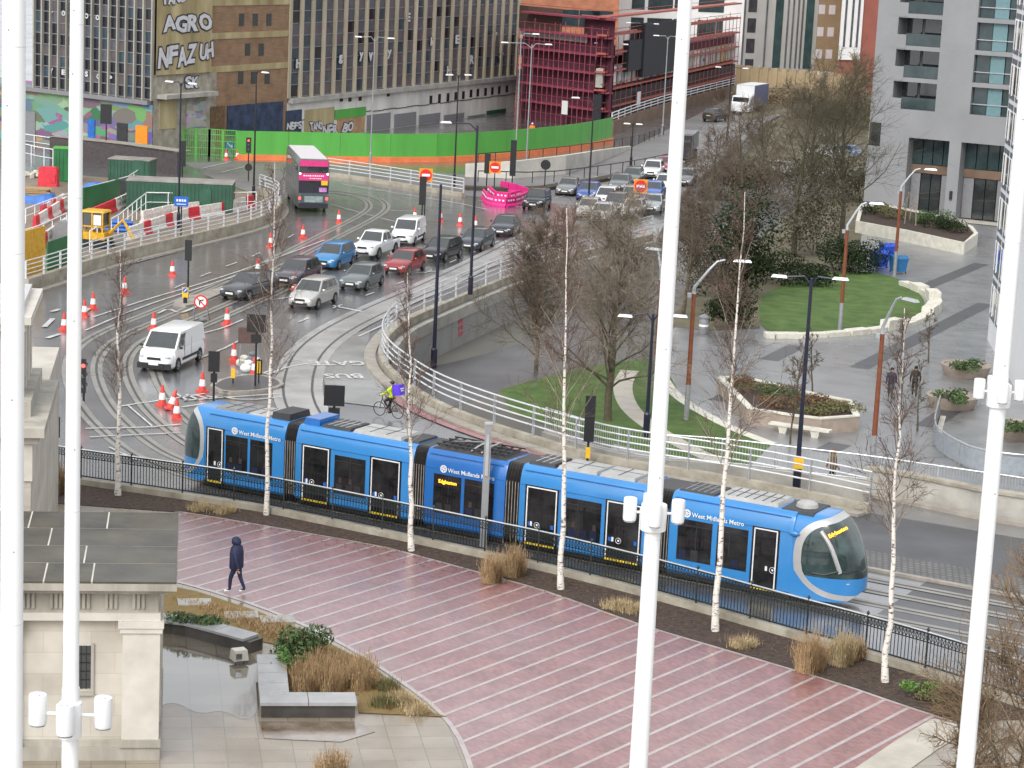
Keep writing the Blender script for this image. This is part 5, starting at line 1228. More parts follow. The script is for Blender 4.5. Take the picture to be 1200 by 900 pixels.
for label, x, y, ty in (('plain yellow marker post in front of the sandbags', 273, 452, 432), ('black and yellow marker post beside the sandbags', 303, 452, 420), ('black and yellow hanging marker beside the memorial hall corner', 66, 530, 486)):
    b_ = P(x, y); h = height_at(b_, ty); t = thing('marker_post', label, 'marker post', tuple(b_))
    MB().tube([(0, 0, 0), (0, 0, h)], .04, 6).build('pole', black_metal, t); MB().box((0, -.05, h * .62 + .1), (.32 if 'plain' not in label else .2, .05, h * .55), top=(1, 1)).build('panel', plastic_black if 'plain' not in label else sign_yellow, t)
    if 'plain' not in label: MB().box((-.06, -.09, h * .62 + .1), (.06, .03, h * .45)).box((.06, -.09, h * .62 + .1), (.06, .03, h * .45)).build('yellow_bars', sign_yellow, t)
p = P(933, 574); hz_ = height_at(p, 541)
tag(MB().box((0, -.16, 0), (.42, .05, .55)).box((0, -.2, .05), (.2, .03, .2)).build('yellow_plate', sign_yellow, loc=p + Vector((0, -.02, hz_))), 'small yellow notice plate fixed to the large twin-headed lamp', 'plate')
# ---- cones
def make_cone():
    t = thing('traffic_cone', '', 'cone', (0, 0, 0))
    MB().box((0, 0, .045), (.5, .5, .09), top=(.92, .92)).build('cone_base', cone_red, t)
    MB().lathe([(.2, .09), (.165, .3), (.118, .62), (.085, .82), (.05, 1.0), (.02, 1.01)], 14).build('cone_body', cone_red, t, smooth=True)
    MB().lathe([(.17, .38 - .08), (.172, .31), (.125, .62), (.12, .63)], 14).build('white_sleeve', cone_white, t, smooth=True)
    return t
cones = [((202, 323), 'nearest the site wall, above the slim refuge signal'), ((146, 343), 'alone in the lane below the site wall'), ((109, 362), 'beside the second mast, farther of a pair'), ((99, 371), 'just right of the second mast, nearer of a pair'),
         ((75, 387), 'just left of the second white mast'), ((180, 386), 'behind the bonnet of the large white van'), ((266, 380), 'between the no right turn sign and an estate car'), ((274, 423), 'behind the sandbags of the road works'),
         ((237, 459), 'left of the square-backed signal behind the tram cab'), ((190, 475), 'leftmost of the huddle of three behind the tram cab'), ((199, 480), 'middle and leaning one of the huddle behind the tram cab'), ((207, 491), 'nearest one of the huddle behind the tram cab'),
         ((355, 279), 'alone in the bus lane beyond the blue people carrier'), ((397, 261), 'just right of the bus, on the tram track curve'), ((317, 289), 'beside a birch stem at the end of the site railing'), ((302, 320), 'behind the dark grey estate car'), ((345, 339), 'between the dark crossover and the silver people carrier'),
         ((516, 259), 'right of the splitter signal'), ((539, 264), 'behind the black estate and slate blue cars'), ((557, 268), 'beside the dark lamp column on the curved wall'), ((486, 258), 'left of the splitter signal'), ((298, 440), 'pressed against the propped brown sign'), ((265, 187), 'nearest the blue arrow sign by the mesh fence'), ((278, 187), 'at the corner of the green hoarding')]
c0_ = None
for (px, txt) in cones:
    lab = 'orange and white traffic cone ' + txt
    if c0_ is None: c0_ = make_cone(); c0_.location = P(*px); c0_['label'] = lab; c0_['group'] = 'traffic cones on the road'; c = c0_
    else: c = dup(c0_, P(*px), R.uniform(0, 1.5), lab, 'traffic cones on the road')
    if 'leaning' in txt: c.rotation_euler = (0.0, .3, .4)
b_ = P(269, 184); t = thing('arrow_sign', 'square blue sign with white arrow between two cones', 'road sign', tuple(b_)); MB().box((0, 0, .45), (.5, .4, .9), top=(.6, .3)).build('stand', grey_back, t)
f = MB().box((0, -.1, 1.15), (.85, .04, .85)).build('sign_face', sign_blue, t); MB().beam((-.22, -.14, 1.35), (.2, -.14, .95), .1, .02, up=(0, 1, 0)).beam((.22, -.14, 1.2), (.2, -.14, .93), .08, .02, up=(0, 1, 0)).build('white_arrow', sign_white, f)
# ---- plastic barriers
def barrier_mesh(m):
    mb = MB(); mb.loft([[Vector((x, y, z)) for y, z in ((-.25, 0), (-.25, .12), (-.12, .3), (-.09, .95), (.09, .95), (.12, .3), (.25, .12), (.25, 0))] for x in (-.72, .72)])
    mb.m(1)
    for k in (-1, 0, 1): mb.box((k * .42, -.115, .62), (.2, .05, .16))
    return mb.build('barrier', [m, lamp_white if m.name == 'barrier_pink' else m])
protos = {}
def barrier(label, p, rz, m, group, sc=1.0):
    if m.name not in protos:
        o = barrier_mesh(m); protos[m.name] = o
    else: o = protos[m.name].copy(); COL.objects.link(o)
    o.name = 'plastic_barrier'; o.location = p; o.rotation_euler = (0, 0, rz); o.scale = (sc, sc, sc); tag(o, label, 'barrier', group)
    return o
pk = resample(PS([(566, 232), (572, 240), (590, 243), (606, 241), (622, 233), (604, 226), (585, 222)]), 1.35)
ordn = ['first', 'second', 'third', 'fourth', 'fifth', 'sixth', 'seventh', 'eighth', 'ninth', 'tenth', 'eleventh', 'twelfth', 'thirteenth', 'fourteenth', 'fifteenth', 'sixteenth']
for i in range(len(pk) - 1):
    d = pk[i + 1] - pk[i]
    barrier('pink plastic barrier, %s of the ring counted from the tall signal' % ordn[i % 16], (pk[i] + pk[i + 1]) / 2, math.atan2(d.y, d.x), barrier_pink, 'pink barriers on the island', .85)
pk = resample(PS([(572, 228), (580, 235), (596, 237), (610, 233)]), 1.4)
for i in range(len(pk) - 1):
    d = pk[i + 1] - pk[i]
    barrier('pink plastic barrier, %s of the inner row counted from the tall signal' % ordn[i % 16], (pk[i] + pk[i + 1]) / 2, math.atan2(d.y, d.x), barrier_pink, 'pink barriers on the island', .85)
site = [((152, 290), (200, 276), 'along the site railing'), ((200, 276), (290, 254), 'before the long green container')]
k_ = 0
for row in ([(40, 275), (60, 262), (78, 250)], [(150, 288), (180, 277), (215, 265), (262, 257), (296, 248)], [(44, 300), (62, 287), (76, 277)]):
    q = resample([p + Vector((0, 0, 0)) for p in PS([(x, y - 6) for x, y in row])], 1.55); ri_ = {(40, 275): 'back row left of the mast', (150, 288): 'row along the site railing', (44, 300): 'front row above the yellow board'}[row[0]]
    for i in range(len(q) - 1):
        d = q[i + 1] - q[i]; red = (i * 7 + len(q)) % 3 == 0
        barrier('%s plastic barrier, %s in the %s' % ('red' if red else 'off-white', ordn[i % 16], ri_), (q[i] + q[i + 1]) / 2, math.atan2(d.y, d.x), barrier_red if red else barrier_white, 'red and white site barriers')
        k_ += 1
for row, nm, seed in (([(48, 256), (66, 246), (76, 240)], 'middle row beside the back tarpaulin', 3), ([(100, 262), (128, 250), (150, 240), (160, 228)], 'row climbing past the digger to the container', 4), ([(166, 262), (200, 254), (236, 250)], 'inner row along the long container', 5)):
    q = resample(PS(row), 1.6); rq = random.Random(seed)
    for i in range(len(q) - 1):
        d = q[i + 1] - q[i]; red = rq.random() < .4
        barrier('%s plastic barrier, %s in the %s' % ('red' if red else 'off-white', ordn[i % 16], nm), (q[i] + q[i + 1]) / 2, math.atan2(d.y, d.x), barrier_red if red else barrier_white, 'red and white site barriers')
def stack(name, label, cat, px, build, m):
    p = P(*px); mb = MB(); build(mb, random.Random(px[0] + px[1])); tag(mb.build(name, m, loc=p), label, cat)
def planks(mb, rg):
    for k in range(3):
        for j in range(5): mb.box((rg.uniform(-.1, .1), (j - 2) * .24, .1 + k * .14), (2.6 + rg.uniform(-.3, .3), .2, .12), rg.uniform(-.04, .04))
def pipes(mb, rg):
    for k in range(3):
        for j in range(5 - k): mb.tube([(-1.6, (j - 2 + k * .5) * .3, .15 + k * .26), (1.6 + rg.uniform(-.2, .2), (j - 2 + k * .5) * .3, .15 + k * .26)], .14, 8)
def rubble(mb, rg):
    for k in range(40): mb.box((rg.gauss(0, .9), rg.gauss(0, .5), rg.uniform(.05, .5)), (rg.uniform(.15, .5), rg.uniform(.1, .4), rg.uniform(.1, .3)), rg.uniform(0, 3))
stack('plank_stack', 'timber stack between the red generator and white fence', 'timber stack', (40, 226), planks, straw)
stack('pipe_stack', 'grey pipe stack in front of the small green container', 'pipes', (168, 226), pipes, grey_back)
stack('rubble_heap', 'pale rubble heap at the edge of the site mud', 'rubble', (48, 208), rubble, limestone)
stack('plank_stack', 'timber stack at the end of the long green container', 'timber stack', (270, 240), planks, straw_pale)
stack('rubble_heap', 'dark rubble heap beside the pipe stack', 'rubble', (188, 222), rubble, grey_back)
stack('pipe_stack', 'blue pipe stack between digger and barrier row', 'pipes', (128, 270), pipes, tarp_blue)
# ---- building site
def shed(name, label, cat, px, d, rz, zt, m, rm, parts=()):
    p = P(*px); t = thing(name, label, cat, tuple(p), rz)
    mb = MB().box((0, 0, zt / 2), (d[0], d[1], zt)); n = int(d[0] / .3)
    for k in range(n): mb.box((-d[0] / 2 + .15 + k * .3, -d[1] / 2 - .02, zt / 2), (.12, .05, zt - .2))
    mb.build('walls', m, t); MB().box((0, 0, zt + .04), (d[0] + .1, d[1] + .1, .08)).build('roof', rm, t)
    MB().box((d[0] * .25, -d[1] / 2 - .05, 1.0), (.9, .05, 1.9)).build('door', m, t)
    return t
shed('site_container', 'long dark green container with a worn grey roof behind the railing', 'container', (212, 246), (8.2, 3.0), .04, 2.3, container_green, container_roof)
shed('site_container', 'dark green container under the painted shop fronts', 'container', (155, 212), (3.6, 2.4), -.1, 1.9, container_green, container_roof)
shed('site_kiosk', 'narrow green and white site kiosk just left of the second mast', 'kiosk', (76, 212), (1.8, 1.6), .1, 2.8, site_green, hoard_green)
for lab, a, b_, h in (('dark green site panel beside the yellow digger', (97, 249), (140, 238), 1.9), ('dark green site panel along the rails by the second mast', (55, 318), (96, 303), 1.9)):
    q = PS([a, b_]); tag(MB().wall(q, .08, 0, h).build('site_screen', site_green, off=q[0], loc=q[0]), lab, 'hoarding')
q = PS([(26, 333), (52, 325)]); yb = MB().wall(q, .1, .4, 3.3).build('yellow_board', digger_yellow, off=q[0], loc=q[0]); tag(yb, 'worn yellow board standing behind the memorial hall roof', 'board')
def dig():
    p = P(112, 289); t = thing('mini_digger', 'small yellow digger cab beside the dark green panels', 'digger', tuple(p), -.2)
    mb = MB()
    for x in (-.75, 0, .75):
        for y in (-.65, .65): mb.box((x, y, 1.6), (.1, .1, 1.8))
    mb.box((0, 0, 1.5), (1.6, 1.4, .1)).build('cab_frame', digger_yellow, t); MB().box((0, 0, 2.52), (1.75, 1.5, .12), top=(.92, .9)).build('cab_roof', digger_yellow, t)
    MB().box((0, 0, .85), (1.9, 1.6, .5)).build('body', digger_yellow, t); MB().box((0, 0, 1.9), (1.45, 1.25, 1.0)).build('cab_glass', glass_dark, t); MB().box((.38, -.69, 1.95), (.55, .03, .7)).build('notice', sign_white, t)
    for y in (-.75, .75): MB().box((0, y, .3), (2.2, .4, .6), top=(.8, 1)).build('track', rubber, t)
    MB().tube([(1.0, 0, 1.0), (2.0, 0, 2.0), (2.8, 0, .7)], .13, 6).build('arm', digger_yellow, t)
dig()
for lab, px, d, m_, c in (('blue tarpaulin heap by the site fence left of the mast', (45, 238), (3.4, 1.6, .9), tarp_blue, 'tarpaulin'), ('blue tarpaulin heap between mast and container', (122, 224), (4.2, 1.5, .8), tarp_blue, 'tarpaulin'), ('red generator box near the back fence', (57, 218), (1.6, 1.2, 1.5), barrier_red, 'generator'), ('grey tank left of the digger', (84, 285), (2.3, 1.4, 1.4), grey_back, 'tank'), ('dark tipper skip under the mural', (150, 228), (2.6, 1.6, 1.1), roof_dark, 'skip')):
    p = P(*px); mb = MB(); rr2 = random.Random(px[0])
    if c == 'tarpaulin':
        g = [[Vector(((i / 6 - .5) * d[0], (j / 4 - .5) * d[1], d[2] * rr2.uniform(.5, 1) if 0 < i < 6 and 0 < j < 4 else 0)) for j in range(5)] for i in range(7)]
        mb.loft(g, cap=False, closed=False)
    else: mb.box((0, 0, d[2] / 2), d, top=(1.05, 1.05) if c == 'skip' else (.94, .9)).box((0, 0, d[2] + .05), (d[0] * .8, d[1] * .7, .12)).box((d[0] * .3, -d[1] / 2 - .03, d[2] * .5), (d[0] * .25, .06, d[2] * .5))
    tag(mb.build({'tarpaulin': 'tarpaulin', 'generator': 'generator', 'tank': 'water_tank', 'skip': 'skip'}[c], m_, loc=p), lab, c)
# white tube fences of the site
for lab, px, h in (('white temporary fence along the edge of the site pit', [(30, 262), (60, 250), (100, 236), (150, 222), (165, 212), (150, 205)], 1.1), ('white mesh fence along the green container', [(105, 296), (140, 275), (163, 255), (172, 248), (240, 249), (300, 247)], 1.5), ('white fence at the back of the site before the mural', [(22, 172), (64, 178), (110, 186)], 1.3), ('white barrier fence behind the kiosk', [(24, 188), (44, 193), (62, 196)], 1.6), ('white zigzag fence beside the red barriers', [(24, 295), (45, 288), (66, 278), (78, 272)], 1.4)):
    q = PS(px); t = thing('site_fence', lab, 'fence', tuple(q[0]), world=True)
    MB().tube([p + Vector((0, 0, h)) for p in q], .045, 6).build('rail', lamp_white, t); MB().tube([p + Vector((0, 0, h * .5)) for p in q], .03, 6).build('rail', lamp_white, t)
    for p in resample(q, 2.2): MB().beam(p, p + Vector((0, 0, h)), .06).build('post', lamp_white, t)
q = PS([(60, 186), (140, 195), (210, 205)]); tag(MB().wall(q, .5, 0, 2.0).build('retaining_wall', mat('dark_wall', (.06, .05, .05), .7, var=.3)), 'dark retaining wall between the pavement mural and the site', 'wall')
struct('pavement', MB().strip([p + Vector((0, 1.2, 2.0)) for p in q], 2.6), kerbstone)
sm = mat('site_mud', (.2, .16, .12), .6, var=.3, scale=.3, rvar=.2, detail=8)
area('site_ground', PS([(20, 200), (210, 215), (300, 226), (314, 240), (300, 262), (220, 283), (100, 314), (20, 340)]), .012, sm)
# ---- plaza furniture
def wheelie(label, px, rz, m):
    p = P(*px, LOW + .03); t = thing('wheelie_bin', label, 'bin', tuple(p), rz, 'large wheelie bins')
    MB().loft([[Vector((x * k, y * k, z)) for x, y in ((-.62, -.48), (.62, -.48), (.62, .48), (-.62, .48))] for k, z in ((.82, .15), (1, 1.15))]).build('tub', m, t)
    MB().loft([[Vector((x, y * k, z)) for x, y in ((-.66, -.52), (.66, -.52), (.66, .52), (-.66, .52))] for k, z in ((1, 1.15), (.98, 1.22), (.55, 1.4))]).build('lid', m, t)
    for x in (-.5, .5):
        for y in (-.36, .36): MB().ball((x, y, .09), (.05, .09, .09), 8, 5).build('castor', rubber, t)
wheelie('bright blue wheelie bin under the overhanging bush', (1030, 314), .5, bin_blue); wheelie('teal blue wheelie bin beside the rust-brown lamp', (1052, 320), .3, bin_teal); wheelie('pale-lidded blue wheelie bin behind the other bins', (1040, 305), .4, bin_blue)
p = P(824, 391, LOW + .01); t = thing('litter_bin', 'round grey litter bin at the edge of the dark bushes', 'bin', tuple(p)); MB().lathe([(.3, 0), (.32, .1), (.32, 1.0), (.28, 1.05)], 14).build('drum', grey_back, t, smooth=True); MB().lathe([(.36, 1.05), (.36, 1.15), (.1, 1.3)], 14).build('lid', grey_back, t, smooth=True)
MB().lathe([(.325, .5), (.328, .52), (.328, .62), (.325, .64)], 14).build('band', lamp_white, t)
# wedge planter
wp = PS([(844, 443), (873, 443), (905, 451), (962, 464), (994, 470), (1004, 488), (962, 491), (927, 487), (879, 479)], LOW + .8)
cen = sum(wp, Vector()) / len(wp); t = thing('wedge_planter', 'large wedge-shaped stone planter with mixed low plants behind a white bench', 'planter', (cen.x, cen.y, LOW), world=True)
clay = mat('planter_stone', (.34, .28, .23), .7, var=.2, scale=1.2)
MB().wall(wp + [wp[0]], .3, LOW, LOW + .8).build('walls', clay, t); MB().wall(wp + [wp[0]], .38, LOW + .8, LOW + .88).build('coping', limestone, t); MB().sheet([(p.x, p.y, LOW + .7) for p in wp]).build('soil', soil, t)
t = thing('plaza_bench', 'white slab bench in front of the wedge planter', 'bench', tuple(P(937, 510, LOW)), -.45); MB().box((0, 0, .45), (3.4, .6, .1)).build('seat', limestone, t)
for x in (-.9, .9): MB().box((x, 0, .2), (.35, .4, .4), top=(1.5, 1.2)).build('leg', limestone, t)
for lab, px, rr_ in (('round stone planter with a green tuft, the farther beside the mast', (1131, 440), 1.55), ('round stone planter with a green tuft in front of the curved ramp railing', (1115, 477), 1.5), ('round stone planter half hidden at the foot of the white building', (1196, 512), 1.4)):
    p = P(*px, LOW); t = thing('round_planter', lab, 'planter', tuple(p), 0, 'round planters'); MB().lathe([(rr_ * .82, 0), (rr_ * .86, .1), (rr_, .7), (rr_ * .88, .7), (rr_ * .85, .6)], 22).build('bowl', clay, t, smooth=True); MB().lathe([(rr_ * .86, .58), (.01, .66)], 18).build('soil', soil, t)
# big white planter by the apartments
pp = [P(x, y, LOW + 1.05) for x, y in ((1005, 259), (1060, 269), (1130, 284), (1144, 273), (1138, 265), (1122, 258), (1090, 250), (1040, 240), (1010, 240))]; cen = sum(pp, Vector()) / len(pp)
t = thing('white_planter', 'long white-walled planter with dark shrubs before the apartment block', 'planter', (cen.x, cen.y, LOW), world=True)
MB().wall(pp + [pp[0]], .35, LOW, LOW + 1.05).build('walls', limestone, t); MB().sheet([(p.x, p.y, LOW + .9) for p in pp]).build('soil', soil, t)
# lawn edge stones
lw = [p for p in PS([(1058, 334), (1078, 341), (1096, 352), (1098, 363), (1084, 374), (1060, 383), (1020, 390), (980, 394), (930, 396), (896, 395)], LOW)]
lw = resample(smooth_path(lw, 2), 1.9); t = thing('lawn_wall', 'broken ring of pale stone blocks edging the curved lawn', 'wall', tuple(lw[4]), world=True); rr3 = random.Random(5)
for i in range(len(lw) - 1):
    h = rr3.choice((.28, .3, .55, .7, .35)); MB().wall([lw[i].lerp(lw[i + 1], .02), lw[i].lerp(lw[i + 1], .98)], rr3.uniform(.7, 1.0), LOW, LOW + h).build('stone_block', limestone, t)
# curved ramp railing near the white building
rp = smooth_path([P(x, y, LOW + 1.2) for x, y in ((1102, 464), (1094, 492), (1100, 503), (1125, 518), (1150, 527), (1185, 532), (1215, 534))], 2); rp = [Vector((p.x, p.y, LOW)) for p in rp]
t = thing('ramp_railing', 'curved grey glazed railing round the ramp beside the parapet', 'railing', tuple(rp[5]), world=True)
MB().tube([p + Vector((0, 0, 1.2)) for p in rp], .045, 6).build('rail', galv, t); MB().wall(rp, .05, LOW + .1, LOW + 1.05).build('panel', mat('mesh_grey', (.28, .31, .34), .5, var=.15), t)
for p in resample(rp, 2): MB().beam(p, p + Vector((0, 0, 1.2)), .08).build('post', grey_pole, t)
tag(MB().wall(offset(rp, .25), .3, LOW - .5, LOW + .09).build('ramp_wall', limestone), 'pale curved plinth under the glazed ramp railing', 'wall')
# ---------------------------------------------------------------- people
def skin_body(joints, edges, radii):
    me = bpy.data.meshes.new('body'); names = list(joints)
    me.from_pydata([joints[k] for k in names], [(names.index(a), names.index(b_)) for a, b_ in edges], [])
    ob = bpy.data.objects.new('body', me); COL.objects.link(ob)
    md = ob.modifiers.new('s', 'SKIN'); md.use_smooth_shade = True
    sv = me.skin_vertices[0].data
    for i, k in enumerate(names):
        r = radii[k]; sv[i].radius = (r, r) if not isinstance(r, tuple) else r
        sv[i].use_root = (k == 'pelvis')
    sb = ob.modifiers.new('u', 'SUBSURF'); sb.levels = 2; sb.render_levels = 2
    dg = bpy.context.evaluated_depsgraph_get(); out = bpy.data.meshes.new_from_object(ob.evaluated_get(dg))
    bpy.data.objects.remove(ob); return out
def person(label, loc, head, H=1.75, coat=cloth_navy, legs=cloth_black, hood=False, stride=.28, arm=.2, hair=cloth_black, name='person', sit=None, group=None, long_coat=False, shoe=sign_white):
    t = thing(name, label, 'person', tuple(loc), head, group)
    s = H / 1.75; J = {}; Rr = {}
    def j(k, x, y, z, r): J[k] = (x * s, y * s, z * s); Rr[k] = tuple(q * s for q in r) if isinstance(r, tuple) else r * s
    j('pelvis', 0, 0, .95, (.155, .125)); j('waist', .01, 0, 1.1, (.15, .115)); j('chest', .02, 0, 1.32, (.185, .13)); j('neck', .02, 0, 1.5, .07); j('head0', .03, 0, 1.58, .085); j('head1', .045, 0, 1.66, .105); j('crown', .03, 0, 1.73, .06)
    for sd, k in ((1, 'l'), (-1, 'r')):
        f = stride * sd
        if sit: j('hip' + k, .02, sd * .1, .93, .1); j('knee' + k, sit[0] + (.12 if sd > 0 else -.02), sd * .11, sit[1] + (.12 if sd > 0 else -.08), .07); j('ank' + k, sit[2] + (.05 if sd > 0 else 0), sd * .11, sit[3] + (.16 if sd > 0 else -.12), .045); j('toe' + k, sit[2] + .17, sd * .11, sit[3] + (.1 if sd > 0 else -.16), .04)
        else:
            j('hip' + k, 0, sd * .1, .9, .105); j('knee' + k, f * .55 + .05, sd * .1, .5, .07); j('ank' + k, f * 1.0 - .02, sd * .1, .1 + (.04 if f < 0 else 0), .048); j('toe' + k, f * 1.0 + .17, sd * .1, .045, .042)
        a = -arm * sd
        j('sh' + k, .01, sd * .2, 1.42, .075)
        if sit: j('elb' + k, .25, sd * .27, 1.2, .055); j('wri' + k, .47, sd * .25, 1.06, .04); j('palm' + k, .54, sd * .24, 1.04, .042)
        else: j('elb' + k, a * .5, sd * .27, 1.14, .06); j('wri' + k, a * 1.1 + .05, sd * .27, .9, .045); j('palm' + k, a * 1.25 + .06, sd * .265, .82, .04)
    E = [('pelvis', 'waist'), ('waist', 'chest'), ('chest', 'neck'), ('neck', 'head0'), ('head0', 'head1'), ('head1', 'crown')]
    for k in 'lr': E += [('pelvis', 'hip' + k), ('hip' + k, 'knee' + k), ('knee' + k, 'ank' + k), ('ank' + k, 'toe' + k), ('chest', 'sh' + k), ('sh' + k, 'elb' + k), ('elb' + k, 'wri' + k), ('wri' + k, 'palm' + k)]
    me = skin_body(J, E, Rr)
    mb = MB(); mb.add([v.co for v in me.vertices], [tuple(p.vertices) for p in me.polygons]); bpy.data.meshes.remove(me)
    for k in 'lr':
        pl = Vector(J['palm' + k]); wr = Vector(J['wri' + k]); d = (pl - wr).normalized(); o_ = Vector((0, 0, 1)).cross(d).normalized() if abs(d.z) < .9 else Vector((1, 0, 0))
        for q, L in enumerate((.075, .085, .08, .062)):
            b0 = pl + d * .02 * s + o_ * (q - 1.5) * .018 * s; mb.tube([b0, b0 + d * L * .6 * s, b0 + d * L * s + Vector((.012, 0, 0)) * s], [.009 * s, .008 * s, .006 * s], 5)
        b0 = pl + o_ * .034 * s; mb.tube([b0 - d * .02 * s, b0 + (d + o_ * .7) * .03 * s, b0 + (d + o_ * .3) * .06 * s], [.011 * s, .01 * s, .007 * s], 5)
    hc = Vector(J['head1'])
    mb.tube([hc + Vector((.095, 0, .01)) * s, hc + Vector((.125, 0, -.03)) * s], [.012 * s, .018 * s], 5)
    for sd in (-1, 1): mb.ball(hc + Vector((.0, sd * .1, -.01)) * s, (.022 * s, .012 * s, .035 * s), 6, 5)
    body = mb.build('body', [coat, legs, skin, shoe], t, smooth=True)
    zl = (.86 if not long_coat else .55) * s
    for p in body.data.polygons:
        c = p.center; lim = zl
        if c.z > 1.53 * s: m_ = 2
        elif c.z < .1 * s and not sit: m_ = 3
        elif abs(c.y) > .2 * s and (c.z < .865 * s if not sit else c.x > .5 * s): m_ = 2
        elif abs(c.y) > .225 * s: m_ = 0
        elif c.z < (lim if not sit else .98 * s): m_ = 1
        else: m_ = 0
        p.material_index = m_
    for sd in (-1, 1): MB().ball(hc + Vector((.096, sd * .035, .02)) * s, (.012 * s, .016 * s, .01 * s), 6, 5).build('eye', plastic_black, t)
    MB().box(tuple(hc + Vector((.102, 0, -.062)) * s), (.015 * s, .05 * s, .012 * s)).build('mouth', leaf_brown, t)
    if hood:
        h_ = MB().loft([[hc + Vector((x + .0, r * math.cos(a), r * math.sin(a) + dz)) * s for a in [2 * PI * k / 14 for k in range(14)]] for x, r, dz in ((.11, .105, .01), (.06, .14, .01), (-.03, .15, .0), (-.1, .125, -.02), (-.15, .06, -.03))]).build('hood', coat, t, smooth=True)
        MB().loft([[Vector((.02 + r * .8 * math.cos(a), r * 1.15 * math.sin(a), z)) * s for a in [2 * PI * k / 16 for k in range(16)]] for r, z in ((.12, 1.57), (.21, 1.48), (.25, 1.3), (.25, 1.1), (.255, .86), (.24, .82))]).build('coat', coat, t, smooth=True)
    else:
        MB().ball(hc + Vector((-.025, 0, .035)) * s, (.115 * s, .112 * s, .105 * s), 12, 8).build('hair', hair, t, smooth=True)
    return t
person('person in a dark navy hooded coat walking alone across the red paving', P(277, 695, .02), math.radians(160), 1.98, cloth_navy, cloth_navy, hood=True, stride=.21)
person('person in dark clothes walking on the plaza near the rust-brown lamp', P(1043, 466, LOW + .01), math.radians(-100), 1.75, cloth_navy, cloth_grey, long_coat=True, shoe=cloth_black)
person('person in black walking on the plaza beside a bare birch', P(1071, 465, LOW + .01), math.radians(80), 1.8, cloth_black, cloth_black, shoe=cloth_black)
person('person in a dark brown hooded coat behind the pale bridge railing', P(973, 569, LOW + .01), math.radians(10), 1.78, leaf_brown, cloth_black, hood=True, shoe=cloth_black)
person('person in dark clothes standing before the painted shop fronts', P(135, 172, 0), math.radians(-60), 1.9, cloth_navy, cloth_black, shoe=cloth_black)
person('person in dark clothes near the apartment entrance planter', P(1086, 247, LOW + .01), math.radians(190), 1.75, cloth_black, cloth_grey, shoe=cloth_black)
person('second dark figure at the apartment entrance, nearer the white pier', P(1097, 247, LOW + .01), math.radians(170), 1.7, cloth_grey, cloth_black, shoe=cloth_black)
person('worker in an orange vest behind the mesh fence', P(275, 165, .0), math.radians(30), 1.8, hi_vis_o, cloth_navy, shoe=cloth_black, hair=sign_white, group='site workers')
person('worker in yellow high-visibility jacket behind the mesh fence', P(285, 165, .0), math.radians(150), 1.85, hi_vis, hi_vis, shoe=cloth_black, hair=sign_white, group='site workers')
person('worker in orange behind the top of the green hoarding', P(623, 164, 0), math.radians(-90), 1.85, hi_vis_o, hi_vis_o, shoe=cloth_black, hair=sign_white, group='site workers')
# cyclist
ch = math.radians(150); cp_ = P(455, 489, .05); cd = Vector((math.cos(ch), math.sin(ch), 0))
bt = thing('bicycle', 'dark bicycle ridden along the bus lane', 'bicycle', tuple(cp_), ch)
for x in (.52, -.52):
    n = 26; mb = MB(); mb.tube([Vector((x + .33 * math.cos(2 * PI * k / n), 0, .35 + .33 * math.sin(2 * PI * k / n))) for k in range(n + 1)], .02, 6); w_ = mb.build('wheel', rubber, bt)
    mb = MB()
    for k in range(10): mb.beam((x, 0, .35), (x + .32 * math.cos(PI * k / 5), 0, .35 + .32 * math.sin(PI * k / 5)), .006)
    mb.build('spokes', chrome, w_)
MB().tube([(-.52, 0, .35), (-.05, 0, .32), (.38, 0, .85), (-.18, 0, .88), (-.52, 0, .35)], .02, 6).tube([(-.05, 0, .32), (-.2, 0, .95)], .02, 6).tube([(.52, 0, .35), (.38, 0, .85), (.36, 0, 1.02)], .02, 6).build('frame', black_metal, bt)
MB().tube([(.42, -.28, 1.04), (.37, -.1, 1.04), (.37, .1, 1.04), (.42, .28, 1.04)], .016, 6).build('handlebar', black_metal, bt); MB().box((-.2, 0, .97), (.26, .15, .06), top=(.8, .6)).build('saddle', plastic_black, bt)
MB().tube([(-.05, -.12, .32), (-.05, .12, .32)], .02, 6).beam((-.05, .1, .32), (.07, .1, .22), .02).beam((-.05, -.1, .32), (-.17, -.1, .42), .02).build('pedal_crank', black_metal, bt)
rd = person('cyclist in a bright yellow jacket riding with a purple delivery box', cp_ + cd * -.18 + Vector((0, 0, .05)), ch, 1.72, hi_vis, cloth_black, sit=(.26, .62, .1, .3), hair=plastic_black)
bg = MB().box((0, 0, 0), (.42, .46, .5), top=(.97, .97)).build('courier_bag', courier_purple, loc=cp_ + cd * -.52 + Vector((0, 0, 1.42))); bg.rotation_euler = (0, .15, ch); tag(bg, 'purple delivery box bag on the back of the cyclist', 'bag')
lb = MB()
for k in range(2): lb.box((-.215, 0, .06 - .1 * k), (.01, .3 - .1 * k, .05))
lb.build('white_lettering', sign_white, bg)
